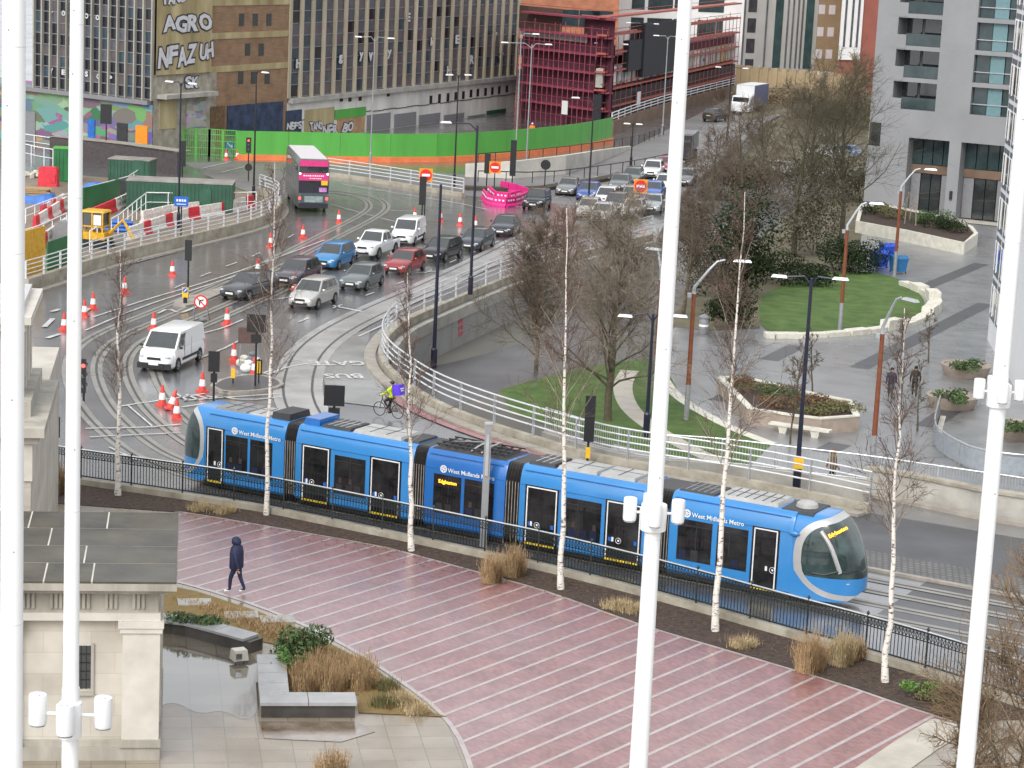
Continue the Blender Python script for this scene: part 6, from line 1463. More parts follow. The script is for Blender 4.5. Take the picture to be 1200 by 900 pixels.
# ---------------------------------------------------------------- buildings
class Plane:
    def __init__(s, a, b_, back=None):
        s.back = None
        if back is not None: s.back = Vector((back.x, back.y, 0)).normalized()
        s.a = Vector((a.x, a.y, 0)); d = Vector((b_.x - a.x, b_.y - a.y, 0)); s.L = d.length; s.d = d.normalized(); s.n = Vector((s.d.y, -s.d.x, 0)); s.rz = math.atan2(s.d.y, s.d.x)
    def uz(s, x, y):            # photograph point -> (along, height) on this vertical plane
        r_ = ray(x, y); o_ = Vector((0, 0, CH)); t = (s.a - o_).dot(s.n) / r_.dot(s.n); q = o_ + r_ * t
        return (q - s.a).dot(s.d), q.z
    def pt(s, u, z, out=0.0):
        q = s.a + s.d * u + (s.back * -out if s.back is not None and out < -2 else s.n * out); return Vector((q.x, q.y, z))
    def box(s, mb, u0, u1, z0, z1, o0, o1):     # o: distance out towards the viewer
        vs = [s.pt(u, z, o_) for z in (z0, z1) for u, o_ in ((u0, o1), (u1, o1), (u1, o0), (u0, o0))]
        return mb.add(vs, [(3, 2, 1, 0), (4, 5, 6, 7), (0, 1, 5, 4), (1, 2, 6, 5), (2, 3, 7, 6), (3, 0, 4, 7)])
    def mat4(s, u, z, out): q = s.pt(u, z, out); return Matrix(((s.d.x, 0, s.n.x, q.x), (s.d.y, 0, s.n.y, q.y), (0, 1, 0, q.z), (0, 0, 0, 1)))
    def thing(s, name, label, cat, z=0.0): return thing(name, label, cat, tuple(s.pt(0, z)), world=True)
rb = random.Random(21)
pane_mats = [mat('pane_dark', (.016, .017, .024), .15, var=.3, scale=.8), mat('pane_grey', (.09, .09, .11), .25, var=.3, scale=.8), mat('pane_teal', (.04, .06, .08), .15, var=.3, scale=.8), mat('pane_board', (.1, .085, .09), .5, var=.25, scale=.8), mat('pane_mauve', (.1, .08, .1), .3, var=.3, scale=.8)]
graf_w = mat('graffiti_white', (.56, .56, .58), .6, var=.12, scale=2); graf_k = mat('graffiti_black', (.03, .03, .045), .6, var=.2)
def graffiti(pl, word, x0, y0, x1, y1, parent, out=.06, mats=None, nm='graffiti'):
    u0, z1 = pl.uz(x0, y0); u1, z0 = pl.uz(x1, y1); h = abs(z1 - z0); rg = random.Random(len(word) * 7 + int(x0))
    a = MB(); n = len(word); cw = abs(u1 - u0) / n
    for i, ch_ in enumerate(word):
        if ch_ == ' ': continue
        for lay, (bd, o_) in enumerate(((.11, 0), (.045, .03))):
            mb = MB(); lettering(ch_, 1.0, Matrix.Identity(4), mb, .008, bold=bd)
            xs = [v[0] for v in mb.v]; ys = [v[1] for v in mb.v]
            if lay == 0: X0, X1, Y0, Y1 = min(xs), max(xs), min(ys), max(ys)
            sx = cw * (1.3 if n > 1 else 1) / (X1 - X0); sy = h / (Y1 - Y0)
            if lay == 0: rt = rg.uniform(-.22, .22); sh = rg.uniform(-.35, .35); dz = rg.uniform(-.08, .08) * h; kk = rg.uniform(.9, 1.15)
            M = pl.mat4(u0 + cw * (i + .5), min(z0, z1) + h / 2 + dz, out + o_) @ Matrix.Rotation(rt if n > 1 else 0, 4, 'Z')
            a.m(lay).add([M @ Vector(((v[0] - (X0 + X1) / 2) * sx + (sh * (v[1] - (Y0 + Y1) / 2) * sy if n > 1 else 0), (v[1] - (Y0 + Y1) / 2) * sy * (kk if n > 1 else 1), v[2])) for v in mb.v], mb.f)
    return a.build(nm, mats or [graf_k, graf_w], parent)
def bays(pl, t, u0, u1, z0, z1, n, fin_m, fin_w, fin_d, row, wall_m, weights=(5, 2, 2, 1, 1), depth=14):
    mb = MB(); pl.box(mb, u0, u1, z0, z1, -depth, -.25); mb.build('core_wall', wall_m, t)
    bw = (u1 - u0) / n
    for k in range(n):
        mb = MB(); a = u0 + k * bw; z = z0
        while z < z1 - .1:
            h = min(row, z1 - z); mb.m(rb.choices(range(5), weights)[0]); pl.box(mb, a + .02, a + bw - .02, z + .04, z + h - .04, -.24, -.1); mb.m(5); pl.box(mb, a, a + bw, z - .04, z + .04, -.22, -.04); z += h
        mb.build('window', pane_mats + [grey_back], t)
    for k in range(n + 1):
        mb = MB(); a = u0 + k * bw; pl.box(mb, a - fin_w / 2, a + fin_w / 2, z0 - .1, z1, -.1, fin_d); mb.build('fin', fin_m, t)
fin_stone = mat('fin_stone', (.42, .36, .26), .7, var=.35, scale=.5, stretch=(1, 1, .15), col2=(.54, .47, .35), detail=8)
fin_pale = mat('fin_pale', (.3, .29, .25), .6, var=.3, scale=.5, stretch=(1, 1, .2))
mural = mat('painted_mural', (.3, .3, .35), .6, var=.2)
def colourful(m, sc, sat, val):
    nt = m.node_tree; n = nt.nodes; l = nt.links; b_ = n['Principled BSDF']
    for lk in list(b_.inputs['Base Color'].links): l.remove(lk)
    tc = n.new('ShaderNodeTexCoord'); mp = n.new('ShaderNodeMapping'); mp.inputs['Scale'].default_value = (sc * .4, sc * .4, sc); vo = n.new('ShaderNodeTexVoronoi'); hs = n.new('ShaderNodeHueSaturation')
    nz = n.new('ShaderNodeTexNoise'); nz.inputs['Scale'].default_value = 1.1; nz.inputs['Detail'].default_value = 6; mx = n.new('ShaderNodeMix'); mx.data_type = 'VECTOR'; mx.inputs[0].default_value = .55
    l.new(tc.outputs['Object'], mp.inputs['Vector']); l.new(mp.outputs['Vector'], mx.inputs[4]); l.new(mp.outputs['Vector'], nz.inputs['Vector']); l.new(nz.outputs['Color'], mx.inputs[5])
    l.new(mx.outputs[1], vo.inputs['Vector']); hs.inputs['Saturation'].default_value = sat; hs.inputs['Value'].default_value = val
    l.new(vo.outputs['Color'], hs.inputs['Color']); l.new(hs.outputs['Color'], b_.inputs['Base Color'])
colourful(mural, .5, .72, .36)
mural_navy = mat('mural_navy', (.012, .025, .07), .6, var=.5, scale=1.2, col2=(.04, .07, .14))
# 1: dark glazed office
R1 = P(178, 186, 0); L1 = P(10, 163, 0); p1 = Plane(L1, R1, R1)
T1 = p1.thing('office_block', 'dark glazed derelict office block above a painted mural', 'building')
ua, za = p1.uz(22, 98); ub, zb_ = p1.uz(178, 118); zb1 = (za + zb_) / 2
bays(p1, T1, p1.L - 1.15 * 14, p1.L - .1, zb1, 34, 14, fin_pale, .16, .22, 1.05, grey_back, weights=(9, 1, 2, 1, 0), depth=12)
mb = MB(); p1.box(mb, p1.L - 40, p1.L, 0, zb1 - .5, -12, 0); mb.build('mural_wall', mural, T1)
mb = MB(); p1.box(mb, p1.L - 40, p1.L - .35, zb1 - .5, zb1 - .1, -1.5, .4); mb.build('canopy_band', grey_back, T1)
for ch_, x, y in (('Y', 60, 16), ('O', 74, 16), ('O', 101, 19), ('O', 114, 20), ('P', 128, 21), ('Y', 60, 83), ('E', 74, 85), ('S', 101, 87), ('O', 115, 90), ('P', 129, 92)): graffiti(p1, ch_, x - 2.6, y - 4, x + 2.6, y + 4, T1, out=-.06, nm='window_letter')
for k, (x0, x1) in enumerate(((30, 42), (104, 112), (138, 150), (160, 174))):
    u0, z1_ = p1.uz(x0, 128 + k * 4); u1, _ = p1.uz(x1, 130); mb = MB(); p1.box(mb, u0, u1, .1, 3.0, 0, .12); mb.build('shutter', [grey_back, tarp_blue, roof_dark, sign_orange][k], T1)
# 2: stair tower and brick wing
C2 = P(335, 168, 0); p2 = Plane(R1, C2, R1)
T2 = p2.thing('brick_wing', 'brown brick wing with a tall yellow concrete wall covered in graffiti', 'building')
yellow_c = mat('yellow_stained_concrete', (.36, .27, .11), .8, var=.4, scale=.45, stretch=(1, 1, .22), col2=(.5, .42, .24), detail=9)
bricks_b = bricks('brown_brick', (.26, .15, .085), (.32, .19, .11), (.24, .18, .12), .45, .15, .012, .85, swap=True, rot=0)
uy = p2.uz(245, 60)[0]
z85 = p2.uz(215, 86)[1]
mb = MB(); p2.box(mb, 0, uy, z85, 34, -10, .3); mb.build('yellow_wall', yellow_c, T2)
mb = MB(); p2.box(mb, 0, uy + 1.3, 0, z85, -10, .05); mb.build('lower_wall', concrete_dirty, T2)
mb = MB(); p2.box(mb, .5, uy, z85 - 2.2, z85 - 1.8, 0, 1.2); mb.build('ledge', concrete, T2)
mb = MB(); p2.box(mb, uy, p2.L, 0, 34, -10, 0); mb.build('brick_wall', bricks_b, T2)
for z in (z85 + .2, z85 + 3.4, z85 + 6.6, z85 + 9.8):
    mb = MB(); p2.box(mb, uy, p2.L, z - .3, z + .3, -.1, .06); mb.build('concrete_band', yellow_c, T2)
for row, y in enumerate((23, 58, 91)):
    for x in ((283, 299, 315), (290, 306), (282, 297, 313))[row]:
        u, z = p2.uz(x, y); mb = MB(); p2.box(mb, u - .45, u + .45, z - .6, z + .6, -.05, .03); w_ = mb.build('window', glass_dark, T2); mb = MB(); p2.box(mb, u + .1, u + .5, z - .55, z + .55, 0, .05); p2.box(mb, u - .5, u + .5, z - .72, z - .6, 0, .08); mb.build('frame', concrete, w_)
graffiti(p2, 'NFAZ', 183, 53, 226, 76, T2, .34); graffiti(p2, 'AGRO', 188, 17, 244, 36, T2, .34); graffiti(p2, 'UH', 231, 51, 246, 70, T2, .34); graffiti(p2, 'TANO', 186, -9, 214, 5, T2, .34); graffiti(p2, 'SK', 216, 90, 232, 104, T2, .1)
mu2 = mat('mural_patch', (.3, .2, .1), .7, var=.2); colourful(mu2, .9, .35, .5)
for x0, x1, y0, y1, m_ in ((186, 205, 118, 150, yellow_c), (218, 240, 120, 148, mu2), (246, 262, 125, 150, leaf_brown), (266, 330, 124, 154, mural_navy)):
    u0, z1_ = p2.uz(x0, y0); u1, z0_ = p2.uz(x1, y1); mb = MB(); p2.box(mb, u0, u1, max(0, z0_), z1_, .02, .12); mb.build('painted_panel', m_, T2)
# 3: ribbed office block
E2 = P(603, 131, 0); p3 = Plane(C2, E2, C2)
T3 = p3.thing('ribbed_block', 'long derelict office block with tall stone ribs between windows', 'building')
zr3 = p3.uz(345, 114)[1]; zr3b = p3.uz(590, 90)[1]; zr = (zr3 + zr3b) / 2
bays(p3, T3, .2, p3.L - .2, zr + .1, 34, 24, fin_stone, .5, .16, 1.25, pane_mats[3], weights=(2, 4, 3, 3, 3))
pod = mat('podium_render', (.62, .6, .56), .6, var=.25, scale=.4, stretch=(1, 1, .3), detail=8)
mb = MB(); p3.box(mb, 0, p3.L, 0, zr - .5, -12, 0); mb.build('podium_wall', pod, T3); mb = MB(); p3.box(mb, .3, p3.L, zr - .5, zr, -1.5, .5); mb.build('podium_ledge', concrete, T3)
for x, y0, y1 in [(400, 113, 119), (410, 113, 119), (422, 112, 118), (455, 108, 113), (505, 112, 121), (515, 110, 120), (525, 109, 119), (534, 108, 117), (543, 107, 116), (552, 105, 114), (560, 104, 113), (569, 103, 112), (577, 102, 111), (585, 101, 110), (594, 100, 108)]:
    u, z1_ = p3.uz(x, y0); _, z0_ = p3.uz(x, y1); mb = MB(); p3.box(mb, u - .35, u + .35, z0_, z1_, -.05, .04); mb.build('window', glass_dark, T3)
for x0, x1, y0, m_ in ((335, 353, 130, mural_navy), (357, 391, 129, yellow_c), (392, 428, 129, hoard_green), (430, 457, 135, grey_back), (462, 487, 134, grey_back), (491, 515, 135, grey_back), (520, 543, 135, grey_back), (548, 568, 136, grey_back), (570, 592, 130, container_green)):
    u0, z1_ = p3.uz(x0, y0); u1, _ = p3.uz(x1, y0); mb = MB(); p3.box(mb, u0, u1, .1 if m_ != hoard_green else z1_ - 1.0, z1_, .01, .1); mb.build('shopfront_board', m_, T3)
mb = MB(); u0, _ = p3.uz(395, 140); u1, _ = p3.uz(427, 140); p3.box(mb, u0, u1, .1, 2.6, .0, .08); mb.build('shopfront_board', mat('board_faded_orange', (.4, .24, .13), .6, var=.3, scale=1), T3)
graffiti(p3, 'TANO', 362, 143, 376, 152, T3, .14); graffiti(p3, 'NER BO', 377, 145, 412, 155, T3, .14); graffiti(p3, 'NEFS', 335, 143, 352, 151, T3, .14)
for (x, y, s_) in ((349, 75, 'h'), (399, 70, 'g'), (423, 67, 'y'), (434, 67, 'v'), (456, 64, 'y'), (478, 20, 'E'), (507, 48, 'k'), (536, 45, 'E'), (526, 83, 'H'), (553, 70, 'R'), (580, 42, 'Y'), (587, 67, 'f')): graffiti(p3, s_, x - 3, y - 6, x + 3, y + 6, T3, .02, nm='window_tag')
mb = MB()
for k in range(40): p3.box(mb, p3.L * k / 40, p3.L * (k + 1) / 40, zr - 2.3 - .12 * abs(math.sin(k * .8)), zr - 2.22 - .12 * abs(math.sin(k * .8)), 0, .06)
mb.build('cable', plastic_black, T3)
# 4: red scaffolded building
K4 = P(706, 154, 0); L4 = P(604, 139, 0) ; R4 = P(862, 109, 0)
net = mat('maroon_netting', (.07, .018, .036), .8, var=.45, scale=.25, col2=(.14, .04, .065), detail=9, stretch=(1, 1, .5)); scaf = mat('red_scaffold', (.26, .05, .08), .6, var=.25); scaf_o = mat('rust_scaffold', (.34, .085, .065), .6, var=.25); netb = mat('black_sheeting', (.012, .013, .02), .7, var=.3, scale=1)
p4 = Plane(L4, K4, K4); p5 = Plane(K4, R4, K4)
T4 = p4.thing('scaffolded_building', 'part-demolished building wrapped in red scaffolding and maroon netting', 'building')
zt = p4.uz(650, 47)[1]; ut_ = p4.uz(683, 60)[0] - .3; zt5 = p5.uz(800, 28)[1]; ztw = p5.uz(712, 24)[1]
mb = MB(); p4.box(mb, 0, p4.L, 0, zt, -12, -1.3); mb.build('netting', net, T4)
mb = MB(); p5.box(mb, 0, p5.L, 0, zt5 - 3.0, -12, -1.3); mb.build('netting', net, T4)
mb = MB(); p4.box(mb, 0, ut_, zt, zt + .8, -4, -.9); mb.build('roof_slab', mat('pale_slab_edge', (.4, .37, .38), .6, var=.2), T4)
ut, _ = p4.uz(683, 60); mb = MB(); p4.box(mb, ut, p4.L + .2, 0, ztw, -2.5, -.9); mb.build('stair_tower', net, T4)
mb = MB(); p4.box(mb, ut - .5, p4.L + 1.2, ztw, ztw + .3, -2.6, .1); mb.build('tower_roof', scaf, T4)
for k in range(6):
    z = 2.2 + k * 2.1; mb = MB(); p4.box(mb, 0, p4.L, z, z + .22, -1.3, .0); mb.build('deck', scaf, T4)
    mb = MB(); p5.box(mb, 0, p5.L, z + .3, z + .5, -1.3, .1); mb.build('deck', scaf_o, T4)
for pl, m_, n_, zz in ((p4, scaf, 17, zt + 1.6), (p5, scaf_o, 30, zt5)):
    for k in range(n_ + 1):
        u = pl.L * k / n_; MB().beam(pl.pt(u, 0, 0), pl.pt(u, zz + rb.uniform(-.5, .8), 0), .08).build('scaffold_pole', m_, T4)
    for k in range(7): MB().beam(pl.pt(0, 1.2 + k * 2.1, .05), pl.pt(pl.L, 1.2 + k * 2.1, .05), .06).build('guard_pole', m_, T4)
u0, z1_ = p5.uz(752, 28); u1, z0_ = p5.uz(787, 82); mb = MB(); p5.box(mb, u0, u1, z0_, z1_, -.5, .5); mb.build('black_sheeting', netb, T4)
u0, z1_ = p5.uz(735, 48); u1, z0_ = p5.uz(753, 80); mb = MB(); p5.box(mb, u0, u1, z0_, z1_, -.5, .3); mb.build('black_sheeting', netb, T4)
u0, z1_ = p5.uz(706, 88); u1, z0_ = p5.uz(858, 104)
for k in range(22):
    mb = MB(); a = p5.L * k / 22; p5.box(mb, a + .3, a + p5.L / 22 - .3, 5.0, 7.2, -1.25, -.4); mb.build('inner_wall', rb.choice([pod, mu2, concrete, yellow_c]), T4)
mb = MB(); p5.box(mb, 0, p5.L, 0, 4.2, -1.3, -.3); mb.build('dark_base', netb, T4)
for x, y, w_, h_, m_ in ((663, 126, 1.0, 1.6, sign_white), (747, 116, 1.6, 1.8, sign_blue)):
    u, z = p4.uz(x, y); pl = p4 if x < 700 else p5; u, z = pl.uz(x, y); mb = MB(); pl.box(mb, u - w_ / 2, u + w_ / 2, z - h_ / 2, z + h_ / 2, .12, .2); mb.build('site_sign', lamp_white, T4)
u0, _ = p4.uz(607, 20); u1, _ = p4.uz(648, 20)
mb = MB(); p4.box(mb, u0, u1, zt + .8, zt + 3.6, -3.5, -1.5); mb.build('roof_plant_room', brown_back, T4)
# 5..: towers behind
def slab_tower(label, name, x0, x1, ybase, Yd, wall_m, cols, zrow, win_m, h=46, depth=14.0, dY=0.0, bandz=None, band_m=None, w=.9, hgt=1.6):
    a = D(x0, ybase, Yd); b_ = D(x1, ybase, Yd + dY); pl = Plane(a, b_, a); t = pl.thing(name, label, 'building', 0)
    mb = MB(); pl.box(mb, 0, pl.L, -3, h, -depth, 0); mb.build('wall', wall_m, t)
    for c in cols:
        z = zrow[0]; u = pl.uz(c, 40)[0]
        while z < h - 1:
            if not -22 < 0: break
            q = pl.pt(u, z); v = q - Vector((0, 0, CH)); yy = 450 - CF * v.dot(_U) / v.dot(_F)
            if -30 < yy < 130:
                mb = MB(); pl.box(mb, u - w, u + w, z, z + hgt, -.05, .05); o = mb.build('window', win_m, t)
                mb = MB(); pl.box(mb, u - w - .1, u + w + .1, z - .15, z, 0, .15); mb.build('sill', concrete, o)
            z += zrow[1]
    return pl, t
orange_b = bricks('orange_brick', (.4, .14, .07), (.46, .18, .09), (.35, .2, .14), .5, .16, .012, .85, swap=True); white_clad = mat('white_cladding', (.74, .73, .71), .5, var=.08, scale=.3); tan_clad = mat('tan_cladding', (.36, .28, .17), .6, var=.12, scale=.3); red_clad = mat('red_cladding', (.3, .095, .07), .6, var=.12, scale=.3); grey_clad = mat('grey_cladding', (.5, .5, .49), .5, var=.1, scale=.3)
slab_tower('orange brick block with teal windows behind the red scaffolding', 'brick_block', 560, 722, 70, 335, orange_b, (616, 638, 665, 690, 705), (0, 4.4), glass_green, w=1.5, hgt=2.4, dY=2)
pl, t = slab_tower('white block with narrow vertical windows behind the rusty scaffolding', 'white_block', 722, 868, 70, 350, white_clad, (746, 765, 779, 796, 824, 839), (0, 5.6), glass_green, w=1.0, hgt=4.4, dY=4)
pl, t = slab_tower('white tower with tall green glass strips beyond the lorry', 'white_tower', 862, 958, 92, 390, white_clad, (880,), (0, 3.4), pane_mats[1], dY=6, w=.8, hgt=2.4)
strip_teal = mat('strip_teal_glass', (.07, .13, .14), .15, var=.3, scale=.4); strip_grey = mat('strip_grey_glass', (.2, .21, .23), .3, var=.3, scale=.4)
for x0, x1, m_ in ((907, 916, strip_teal), (943, 952, strip_teal), (921, 923, strip_grey), (927, 929, strip_grey), (933, 935, strip_grey), (938, 940, strip_grey), (896, 898, strip_grey), (870, 872, strip_grey)):
    u0, u1 = pl.uz(x0, 40)[0], pl.uz(x1, 40)[0]; mb = MB(); pl.box(mb, u0, u1, 1, 44, -.05, .1); o = mb.build('glass_strip', m_, t)
    mb = MB(); [pl.box(mb, u0, u1, 1 + k * 3.4, 1.25 + k * 3.4, .05, .16) for k in range(13)]; mb.build('transom', grey_clad, o)
slab_tower('tan clad block with small white-framed windows beyond the trees', 'tan_block', 953, 982, 92, 380, tan_clad, (961, 973), (0, 3.6), lamp_white, dY=2, w=.6, hgt=1.5)
pl, t = slab_tower('white and red striped block beside the grey apartments', 'striped_block', 981, 1024, 92, 370, red_clad, (), (0, 3.4), glass_green, dY=3)
zb5 = pl.uz(995, 70)[1]
for x0, x1 in ((984, 1008),):
    u0, u1 = pl.uz(x0, 40)[0], pl.uz(x1, 40)[0]; mb = MB(); pl.box(mb, u0, u1, zb5, 44, 0, .4); mb.build('white_panel', white_clad, t)
for xx in (988, 996, 1003):
    u0, u1 = pl.uz(xx - 1.2, 40)[0], pl.uz(xx + 1.2, 40)[0]; mb = MB(); pl.box(mb, u0, u1, zb5 + 2, 44, .2, .46); mb.build('window_strip', pane_mats[1], t)
lowb = P(880, 98, 0); pl = Plane(D(862, 100, 330), D(1015, 108, 318)); t = pl.thing('boundary_wall', 'low buff brick boundary wall under the far towers', 'wall'); z1_ = pl.uz(940, 86)[1]
mb = MB(); pl.box(mb, 0, pl.L, -3, z1_, -.5, 0); mb.build('brickwork', tan_clad, t)
for k in range(14): mb = MB(); pl.box(mb, pl.L * k / 14, pl.L * k / 14 + .8, -3, z1_ + .4, -.6, .2); mb.build('pier', tan_clad, t)
# grey apartment block
A6 = P(1011, 246, LOW); B6 = P(1180, 264, LOW); p6 = Plane(A6, B6)
T6 = p6.thing('apartment_block', 'pale grey concrete apartment block with recessed balconies', 'building', LOW)
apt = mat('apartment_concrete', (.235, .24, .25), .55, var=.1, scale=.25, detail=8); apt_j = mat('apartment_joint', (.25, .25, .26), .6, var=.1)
u_ = lambda x, y: p6.uz(x, y)[0]; z_ = lambda x, y: p6.uz(x, y)[1]
HT = 30; ua0, ua1 = u_(1047, 100), u_(1098, 100); ub0, ub1 = u_(1139, 100), u_(1192, 100)
zlow = z_(1100, 128) - .25
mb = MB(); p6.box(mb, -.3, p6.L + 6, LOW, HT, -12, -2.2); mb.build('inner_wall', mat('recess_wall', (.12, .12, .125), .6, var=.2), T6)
def pier(u0, u1, z0, z1, nm='wall'): mb = MB(); p6.box(mb, u0, u1, z0, z1, -2.3, 0); return mb.build(nm, apt, T6)
g0, g1 = z_(1085, 163), LOW
v0, v1, v2, v3 = u_(1062, 200), u_(1110, 200), u_(1124, 200), u_(1178, 200)
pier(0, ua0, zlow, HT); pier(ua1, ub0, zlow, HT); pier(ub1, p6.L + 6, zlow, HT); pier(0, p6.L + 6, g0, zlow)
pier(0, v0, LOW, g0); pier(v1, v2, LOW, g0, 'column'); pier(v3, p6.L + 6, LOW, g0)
fl = 3.02
z = zlow
while z < HT:
    for (a, b_, nm) in ((ua0, ua1, 0), (ub0, ub1, 1)):
        mb = MB(); p6.box(mb, a, b_, z + fl - .42, z + fl, -2.3, -.02); mb.build('floor_slab', apt, T6)
        if nm == 0:
            mb = MB(); p6.box(mb, a + .9, b_, z + .05, z + 1.15, -.1, -.04); mb.build('balcony_glass', glass_green, T6)
            mb = MB(); p6.box(mb, a - 1.0, a + .9, z - .3, z + 1.0, -.4, .02); mb.build('balcony_front', apt, T6)
            mb = MB(); p6.box(mb, a + .2, a + 1.7, z + .2, z + 2.5, -2.2, -2.1); p6.box(mb, a + 2.0, b_ - .3, z + .2, z + 2.5, -2.2, -2.1); mb.build('window', glass_dark, T6)
        else:
            w3 = (b_ - a) / 3
            for k in range(3): mb = MB(); p6.box(mb, a + w3 * k + .04, a + w3 * (k + 1) - .04, z + .02, z + fl - .45, -.6, -.5 if k != 1 else -.4); mb.build('window', glass_green if k != 1 else mat('teal_panel', (.13, .23, .25), .25, var=.1), T6)
            mb = MB(); p6.box(mb, a, b_, z + .95, z + 1.02, -.5, -.3); mb.build('balcony_rail', galv, T6)
    z += fl
for zz in [zlow + fl * k for k in range(1, 8)]:
    mb = MB(); p6.box(mb, 0, ua0 - 1.05, zz - .03, zz + .03, 0, .006); mb.build('panel_joint', apt_j, T6)
    mb = MB(); p6.box(mb, ua1, ub0, zz - .03, zz + .03, 0, .006); mb.build('panel_joint', apt_j, T6)
mb = MB(); p6.box(mb, u_(1118, 145) - .03, u_(1118, 145) + .03, g0, zlow, 0, .006); mb.build('panel_joint', apt_j, T6)
for a, b_ in ((v0, v1), (v2, v3)):
    mb = MB(); p6.box(mb, a, b_, g0 - 3.4, g0 - 2.6, -1.6, -1.4); mb.build('brown_band', brown_wall, T6)
    n = 4
    for k in range(n):
        w_ = (b_ - a) / n; mb = MB(); p6.box(mb, a + w_ * k + .05, a + w_ * (k + 1) - .05, g0 - 2.55, g0 - .05, -1.6, -1.5); mb.build('window', glass_green, T6)
        mb = MB(); p6.box(mb, a + w_ * k + .05, a + w_ * (k + 1) - .05, LOW + .1, g0 - 3.45, -1.6, -1.5); mb.build('entrance_glass' if k % 3 else 'panel', glass_dark if k % 3 else grey_back, T6)
u0, z0_ = p6.uz(1018, 170); u1, z1_ = p6.uz(1033, 144); mb = MB(); p6.box(mb, u0, u1, z0_, z1_, -.05, .02); mb.build('window', glass_dark, T6)
mb = MB(); p6.box(mb, (v1 + v2) / 2 - .12, (v1 + v2) / 2 + .12, g0 - 5.5, g0 - 4.7, 0, .2); mb.build('wall_light', plastic_black, T6)
area('pavement', [p6.pt(u, 0, o_) for u, o_ in ((2.5, 1.8), (p6.L + 2, 1.8), (p6.L + 2, -1), (2.5, -1))], LOW + .05, pale_path)
# white building at the right
A7 = P(1157, 398, LOW); B7 = P(1215, 500, LOW); p7 = Plane(A7, B7)
T7 = p7.thing('white_building', 'white rendered building with stacked grey-framed windows beside the plaza', 'building', LOW)
w7 = mat('white_render', (.76, .77, .79), .45, var=.04, scale=.3)
mb = MB(); p7.box(mb, 0, p7.L + 20, LOW, 24, -16, 0); mb.build('wall', w7, T7)
zf = [p7.uz(1166, y)[1] for y in (374, 316)]; st = abs(zf[1] - zf[0])
z = zf[0]; frame7 = mat('window_frame_grey', (.12, .13, .16), .4, var=.1)
while z < 24:
    for k in range(4):
        a = .35 + k * 3.4
        mb = MB(); p7.box(mb, a, a + 1.15, z + .05, z + st * .62, -.06, .03); o = mb.build('window', glass_green, T7); mb = MB(); p7.box(mb, a + 1.4, a + 2.8, z + .05, z + st * .62, -.06, .03); o2 = mb.build('window', glass_dark, T7)
        for (b0, b1) in ((a, a + 1.15), (a + 1.4, a + 2.8)):
            mb = MB(); p7.box(mb, b0, b1, z + st * .66, z + st * .78, -.05, .025); mb.build('vent_panel', frame7, T7)
            mb = MB(); p7.box(mb, b0, b1, z - st * .12, z, -.05, .025); mb.build('vent_panel', frame7, T7)
        mb = MB(); p7.box(mb, a - .08, a, z - .1, z + st * .66, 0, .06); mb.build('mullion', lamp_white, T7)
        mb = MB(); p7.box(mb, a + 1.15, a + 1.4, z - .1, z + st * .66, 0, .08); mb.build('mullion', lamp_white, T7)
    z += st
# ---------------------------------------------------------------- trees and plants
def rnd_dir(d, ang, rg):
    d = d.normalized(); a = d.orthogonal().normalized(); b_ = d.cross(a); ph = rg.uniform(0, 2 * PI)
    return (d * math.cos(ang) + (a * math.cos(ph) + b_ * math.sin(ph)) * math.sin(ang)).normalized()
def limb(mb, p, d, L, r0, r1, rg, wob=.12, up=.0, n=4, sides=5):
    pts = [p.copy()]; rs = [r0]; dd = d.copy()
    for i in range(n):
        dd = (dd + Vector((rg.gauss(0, wob), rg.gauss(0, wob), rg.gauss(0, wob) + up))).normalized(); pts.append(pts[-1] + dd * (L / n)); rs.append(r0 + (r1 - r0) * (i + 1) / n)
    mb.tube(pts, rs, sides, cap=False); return pts
def bare_tree(label, p, H, seed, spread=.5, dens=1.0, tw=.011, mt=None, mk=None, trunk_r=.17, clear=.22, name='bare_tree', group=None, levels=3, droop=0.0, lean=0.0):
    rg = random.Random(seed); t = thing(name, label, 'tree', tuple(p), 0, group)
    T = MB(); Wd = MB(); TW = mt or twig_brown
    main = limb(T, Vector((0, 0, 0)), Vector((lean, 0, 1)), H * .88, trunk_r, trunk_r * .16, rg, .05, .02, 8, 8)
    def along(pts, f):
        k = f * (len(pts) - 1); i = min(int(k), len(pts) - 2); return pts[i].lerp(pts[i + 1], k - i), (pts[i + 1] - pts[i]).normalized()
    nb = int(26 * dens)
    for i in range(nb):
        f = clear + (1 - clear) * (i + rg.random()) / nb; q, d = along(main, f)
        L = H * spread * (1.1 - f) ** .55 * rg.uniform(.65, 1.05); bd = rnd_dir(d, math.radians(rg.uniform(32, 62)), rg)
        b1 = limb(T, q, bd, L, trunk_r * .34 * (1.15 - f), .018, rg, .12, .07 - droop, 5, 5)
        for j in range(int(9 * dens + 3)):
            q2, d2 = along(b1, .22 + .78 * rg.random()); L2 = L * rg.uniform(.25, .5)
            b2 = limb(Wd, q2, rnd_dir(d2, math.radians(rg.uniform(25, 60)), rg), L2, .018, .009, rg, .16, .05 - droop, 3, 3)
            if levels > 2:
                for k in range(int(6 * dens + 2)):
                    q3, d3 = along(b2, .15 + .85 * rg.random()); limb(Wd, q3, rnd_dir(d3, math.radians(rg.uniform(25, 65)), rg), L2 * rg.uniform(.3, .7), tw, tw * .6, rg, .2, .02 - droop, 2, 3)
    T.build('trunk', mk or bark_brown, t, off=(0, 0, 0), smooth=True); Wd.build('crown', TW, t, off=(0, 0, 0))
    return t
